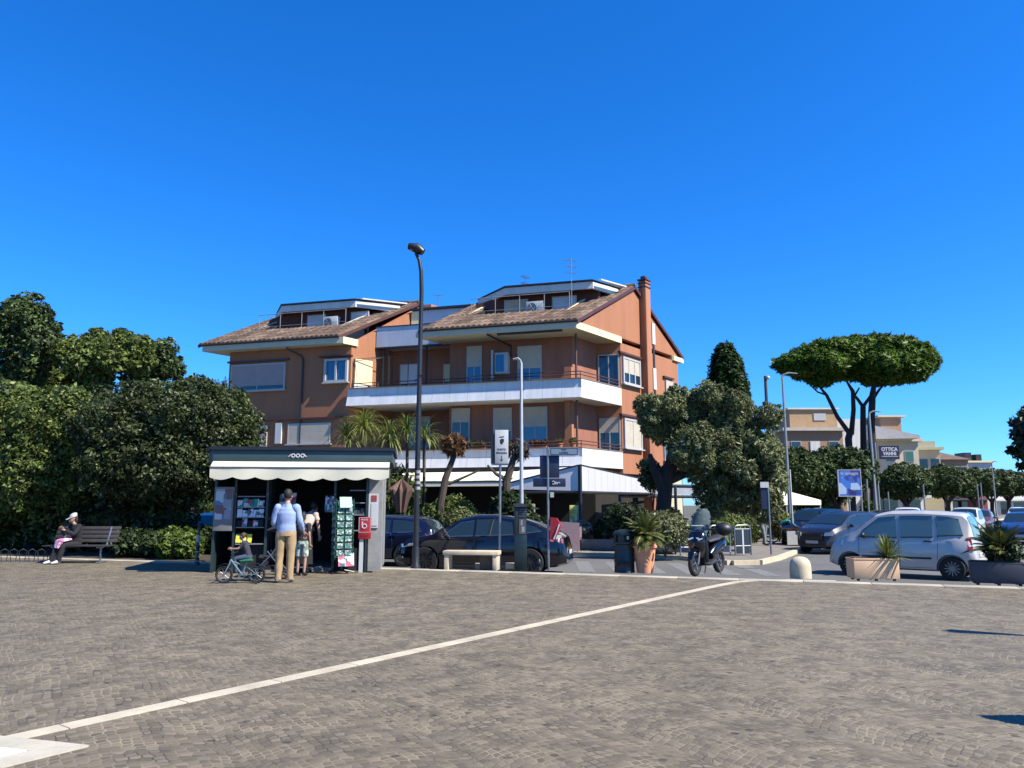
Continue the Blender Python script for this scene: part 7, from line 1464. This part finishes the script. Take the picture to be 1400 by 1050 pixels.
    if hat: mb = MB(); mb.lathe((0, 0, 0), [(.1*s, .05*s), (.1*s, .08*s), (.09*s, .13*s), (.04*s, .155*s)], 16); mb.tube([(0, -.07*s, .06*s), (0, -.19*s, .04*s)], [(.085*s, .01*s), (.06*s, .006*s)], 10, xref=(1, 0, 0)); mb.xf(M); mb.build('cap', hat, t, smooth=True)
    up = V3(0, 0, 1)
    if shirt:
        sa = (D['shl']-D['shr']).normalized(); mb = MB(); hem = D['pel']+V3(0, 0, -.03*s)
        PT = ([hem, D['pel'].lerp(D['waist'], .5), D['waist'], D['chest'].lerp(D['waist'], .45), D['chest'], mid('chest', 'neck', .45), mid('chest', 'neck', .8), D['neck']+V3(0, 0, .015*s)],
            [(.168*b, .122*b), (.165*b, .12*b), (.158*b, .112*b), (.172*b, .12*b), (.18*b, .12*b), (.15*b, .1*b), (.09*b, .075*b), (.062*b, .062*b)]); a9, b9 = dense(*PT); mb.tube(a9, b9, 24, xref=tuple(sa))
        for S_ in 'lr':
            e_ = D['sh'+S_].lerp(D['el'+S_], min(1, sleeve*1.15)); mb.ball(tuple(D['sh'+S_]+V3(0, 0, -.005*s)), .076*b, 14, 10); pts = [D['sh'+S_].lerp(D['chest'], .25), D['sh'+S_]+V3(0, 0, -.01), D['sh'+S_].lerp(D['el'+S_], .5*min(1, sleeve*1.15)), e_]; rs = [.055*b, .074*b, .064*b, .056*b]
            if sleeve > 1: pts += [D['el'+S_].lerp(D['wr'+S_], .5*(sleeve-1)*1.0), D['el'+S_].lerp(D['wr'+S_], (sleeve-1))]; rs += [.052*b, .042*b]; pts[3] = D['el'+S_]
            a9, b9 = dense(pts, rs, 4, .008, 2); mb.tube(a9, b9, 14)
        wrinkle(mb, s); mb.build('shirt', shirt, t, smooth=True, sharp=80)
    if legs:
        mb = MB(); mb.tube([D['waist'].lerp(D['pel'], .35), D['pel'], D['pel']+(D['hpl']+D['hpr']-D['pel']*2)*.5+V3(0, 0, -.04*s)], [(.15*b, .108*b), (.168*b, .125*b), (.165*b, .125*b)], 20, xref=tuple((D['hpl']-D['hpr']).normalized()))
        for S_ in 'lr':
            hp, kn, an = D['hp'+S_], D['kn'+S_], D['an'+S_]
            pts = [hp+V3(0, 0, .05*s), hp+V3(0, 0, -.02*s) if abs(kn.z-hp.z) > .2*s else hp, hp.lerp(kn, .5), kn.lerp(hp, .1)]; rs = [.09*b, .098*b, .09*b, .075*b]
            if not shorts: pts += [kn.lerp(an, .12), kn.lerp(an, .5), kn.lerp(an, .85), an+V3(0, 0, -.02*s)]; rs += [.072*b, .068*b, .062*b, .06*b]
            a9, b9 = dense(pts, rs, 4, .008, 1); mb.tube(a9, b9, 14)
        wrinkle(mb, s, .006); mb.build('trousers', legs, t, smooth=True, sharp=80)
    if skirt:
        mb = MB(); n = 24; hz = D['anl'].z+.12*s; prof = [(D['waist'].lerp(D['pel'], .3), .155*b, .11*b), (D['pel'], .18*b, .14*b), (D['pel'].lerp(V3(D['knl'].x*.5+D['knr'].x*.5, D['knl'].y, D['knl'].z), .6), .21*b, .17*b), (V3((D['anl'].x+D['anr'].x)/2, (D['anl'].y+D['anr'].y)/2, hz), .25*b, .2*b)]
        mb.tube([p for p, _, _ in prof], [(a, c_) for _, a, c_ in prof], n, xref=(1, 0, 0)); mb.build('skirt', skirt, t, smooth=True, sharp=80)
    for S_ in 'lr':
        an = D['an'+S_]; to = D['to'+S_] if D['to'+S_] is not None else an+Vector((0, -.15*s, -.05*s)); mb = MB(); dd = (to-an); dd.z = 0; dd = dd.normalized() if dd.length > .01 else V3(0, -1, 0)
        a_ = Vector((an.x, an.y, min(an.z, to.z+.05*s))); mb.tube([a_-dd*.06*s+V3(0, 0, -.015*s), a_+V3(0, 0, -.01*s), a_+dd*.08*s+V3(0, 0, -.03*s), a_+dd*.17*s+V3(0, 0, -.045*s), a_+dd*.205*s+V3(0, 0, -.05*s)], [(.03*s, .035*s), (.042*s, .05*s), (.044*s, .042*s), (.042*s, .028*s), (.02*s, .015*s)], 12, xref=tuple(V3(0, 0, 1).cross(dd))); mb.build('shoe', shoes, t, smooth=True)
    return t
BLUES = mat('pale blue shirt cloth', (.42, .55, .85), .85, var=.1, scale=9, bump=.4, bscale=14); CHINO = mat('beige chinos', (.58, .40, .2), .85, var=.1, scale=9, bump=.4, bscale=14)
CRM = mat('cream blouse cloth', (.75, .62, .52), .85, var=.08, scale=8); BLKC = mat('black cloth', (.012, .012, .016), .9); NAVYC = mat('navy cloth', (.02, .025, .05), .9, var=.2); PINKC = patchmat('pink and white pattern', [(.7, .25, .4), (.75, .7, .7), (.6, .15, .3), (.8, .75, .75)], 16, .9)
GREYSH = mat('grey canvas shoes', (.4, .36, .3), .8); WHSH = mat('white trainers', (.8, .8, .8), .6)
q = gp(388, 796.5); person('man with short dark hair seen from behind, in a pale blue shirt and beige trousers', (q.x, q.y, 0), PI+.12, dict(ell=(.23, .0, 1.1), wrl=(.18, -.2, 1.0), elr=(-.25, -.02, 1.12), wrr=(-.3, -.16, .92), face=(-.25, -1, -.1), head=(-.01, -.02, 1.6), anl=(.11, .03, .08), anr=(-.1, .0, .08), tol=(.14, -.12, .03), tor=(-.13, -.15, .03)), 1.76, BLUES, CHINO, GREYSH, sleeve=1.75, build=1.06)
q = spot(2.02, -.32, .0); person('woman in a cream blouse and long black skirt leaning into the kiosk', tuple(q), PI-.4+KA, dict(waist=(0, -.04, 1.06), chest=(0, -.16, 1.2), neck=(0, -.3, 1.33), head=(0, -.4, 1.44), face=(0, -1, -.5), shl=(.16, -.22, 1.3), ell=(.2, -.35, 1.08), wrl=(.16, -.52, 1.0), shr=(-.16, -.2, 1.3), elr=(-.25, -.17, 1.06), wrr=(-.3, -.14, .84)), 1.66, CRM, None, BLKC, sleeve=.5, skirt=BLKC)
q = gp(402, 789); person('child in pale patterned shorts standing half hidden beside the man in the blue shirt', (q.x+.06, q.y+.3, 0), PI-.2, dict(wrl=(.2, -.15, .9)), 1.3, mat('dark tee cloth', (.05, .04, .05), .9), patchmat('pale patterned cloth', [(.6, .65, .6), (.4, .5, .42), (.7, .7, .65), (.2, .25, .2)], 20, .9), BLKC, sleeve=.5, shorts=True, hairlen=.12)
# child sitting on the small bicycle
q = gp(338, 795.5); person('small child with brown hair and denim trousers sitting on the child bicycle', (q.x, q.y+.02, 0), -PI/2+.1, dict(pel=(0, 0, .83), waist=(0, -.05, .98), chest=(0, -.13, 1.16), neck=(0, -.18, 1.32), head=(0, -.24, 1.47), face=(-.3, -1, -.3), shl=(.16, -.15, 1.27), ell=(.2, -.32, 1.08), wrl=(.14, -.55, 1.08), shr=(-.16, -.15, 1.27), elr=(-.2, -.32, 1.08), wrr=(-.14, -.55, 1.08), hpl=(.1, -.02, .82), knl=(.15, -.42, .75), anl=(.14, -.36, .36), hpr=(-.1, -.02, .82), knr=(-.15, -.42, .72), anr=(-.14, -.28, .2)), 1.0, mat('dark child top', (.05, .05, .07), .9), mat('denim cloth', (.08, .12, .19), .9, var=.2), BLKC, sleeve=.5, hair=mat('brown hair', (.12, .06, .03), .7))
# stroller
q = gp(362, 793); t = thing('baby_stroller', 'dark baby stroller with pale handles between the child and the man', 'stroller', (q.x, q.y+.35, 0), .15)
mb = MB(); [mb.tube([(-.32, sg*.22, .12), (.05, sg*.22, .5), (.36, sg*.22, 1.02)], .014, 7) for sg in (-1, 1)]; [mb.tube([(.3, sg*.24, .12), (-.05, sg*.22, .55)], .014, 7) for sg in (-1, 1)]; mb.build('frame', ALU, t, smooth=True)
mb = MB(); mb.tube([(.36, -.22, 1.02), (.42, -.2, 1.06), (.42, .2, 1.06), (.36, .22, 1.02)], .02, 8); mb.build('handle', mat('pale grip', (.6, .55, .52), .6), t, smooth=True)
mb = MB(); mb.tube([(-.22, 0, .42), (.0, 0, .4), (.16, 0, .5), (.26, 0, .85)], [(.18, .05), (.2, .06), (.2, .07), (.18, .05)], 14, xref=(0, 1, 0)); mb.build('seat', BLKC, t, smooth=True)
mb = MB(); mb.tube([(.26, 0, .88), (.1, 0, 1.0), (-.08, 0, .95)], [(.2, .05), (.2, .09), (.17, .03)], 14, xref=(0, 1, 0)); mb.build('hood', mat('dark purple cloth', (.03, .015, .03), .9), t, smooth=True)
mb = MB(); mb.box(-.1, .2, -.18, .18, .18, .26); mb.build('basket', BLKC, t)
for x in (-.32, .3):
    for sg in (-1, 1): mb = MB(); mb.torus((x, sg*.24, .09), .07, .02, 18, 7); mb.build('wheel', RUBBER, t, smooth=True)
# woman on the bench
q0_ = Vector((xat(95, q0.y, .5), q0.y+.12, 0)); person('seated woman with a white cap and a pink patterned garment on the dark bench', tuple(q0_), -.45, dict(pel=(0, .12, .52), waist=(0, .12, .68), chest=(0, .08, .88), neck=(0, .03, 1.04), head=(-.02, -.02, 1.2), face=(-.3, -1, -.4), shl=(.16, .06, .99), ell=(.2, -.12, .78), wrl=(.06, -.3, .9), shr=(-.16, .06, .99), elr=(-.2, -.12, .78), wrr=(-.04, -.3, .92), hpl=(.09, .08, .5), knl=(.12, -.34, .5), anl=(.1, -.42, .09), hpr=(-.09, .08, .5), knr=(-.08, -.36, .5), anr=(-.1, -.5, .09)), 1.6, BLKC, BLKC, WHSH, sleeve=1.9, hair=mat('auburn hair', (.12, .05, .03), .7), hat=WHITEP, hairlen=.1)
mb = MB(); mb.tube([(-.12, -.02, .56), (.0, -.2, .6), (.02, -.36, .56), (.0, -.42, .4)], [(.12, .03), (.19, .05), (.16, .04), (.1, .015)], 12, xref=(1, 0, 0)); o = mb.build('garment', PINKC, None, smooth=True, loc=tuple(q0_), rotz=-.45); tag(o, 'pink and white patterned cloth lying on the lap of the seated woman', 'garment')
# pedestrians at the far side
q = (xat(1045, 33.5, kz), 33.5, kz); person('person in dark jacket and grey jeans walking behind the pole with the white plate', q, .5, dict(anl=(.1, .12, .08), anr=(-.1, -.15, .08), knl=(.1, .02, .49), knr=(-.1, -.1, .49), elr=(-.22, -.05, 1.12), wrr=(-.12, -.22, 1.02)), 1.7, NAVYC, mat('grey jeans', (.3, .33, .36), .9), BLKC, sleeve=1.9)
q = (xat(1070, 34.6, kz), 34.4, kz); person('person in a teal top bending over a bicycle near the gazebo', q, 1.1, dict(pel=(0, .12, .86), waist=(0, 0, .98), chest=(0, -.18, 1.05), neck=(0, -.36, 1.06), head=(0, -.48, 1.06), face=(0, -1, -.8), shl=(.16, -.26, 1.05), ell=(.2, -.35, .85), wrl=(.15, -.48, .7), shr=(-.16, -.26, 1.05), elr=(-.2, -.35, .85), wrr=(-.15, -.48, .7), hpl=(.1, .12, .84), hpr=(-.1, .12, .84)), 1.6, mat('teal cloth', (.02, .28, .3), .85), mat('pinkish cloth', (.35, .2, .2), .9), WHSH, sleeve=.5)
mb = MB(); mb.box(-.35, .35, -.02, .02, .05, .62); o = mb.build('white_board', WHITEP, None, loc=(xat(1088, 33, kz), 33, kz)); tag(o, 'white board leaning at the foot of the bare white pole', 'board')
# lamp post added out of frame to throw a thin shadow on the paving
t = thing('street_lamp', 'street lamp added right of the frame to cast a thin shadow on the paving', 'street lamp', (9.3, 7.35, 0)); mb = MB(); mb.tube([(0, 0, 0), (0, 0, 4.4)], [.05, .03], 8); mb.build('pole', BLACKM, t); mb = MB(); mb.tube([(0, 0, 4.35), (0, 0, 5.05)], [(.06, .06), (.13, .13)], 12); mb.build('lamp_head', BLACKM, t)
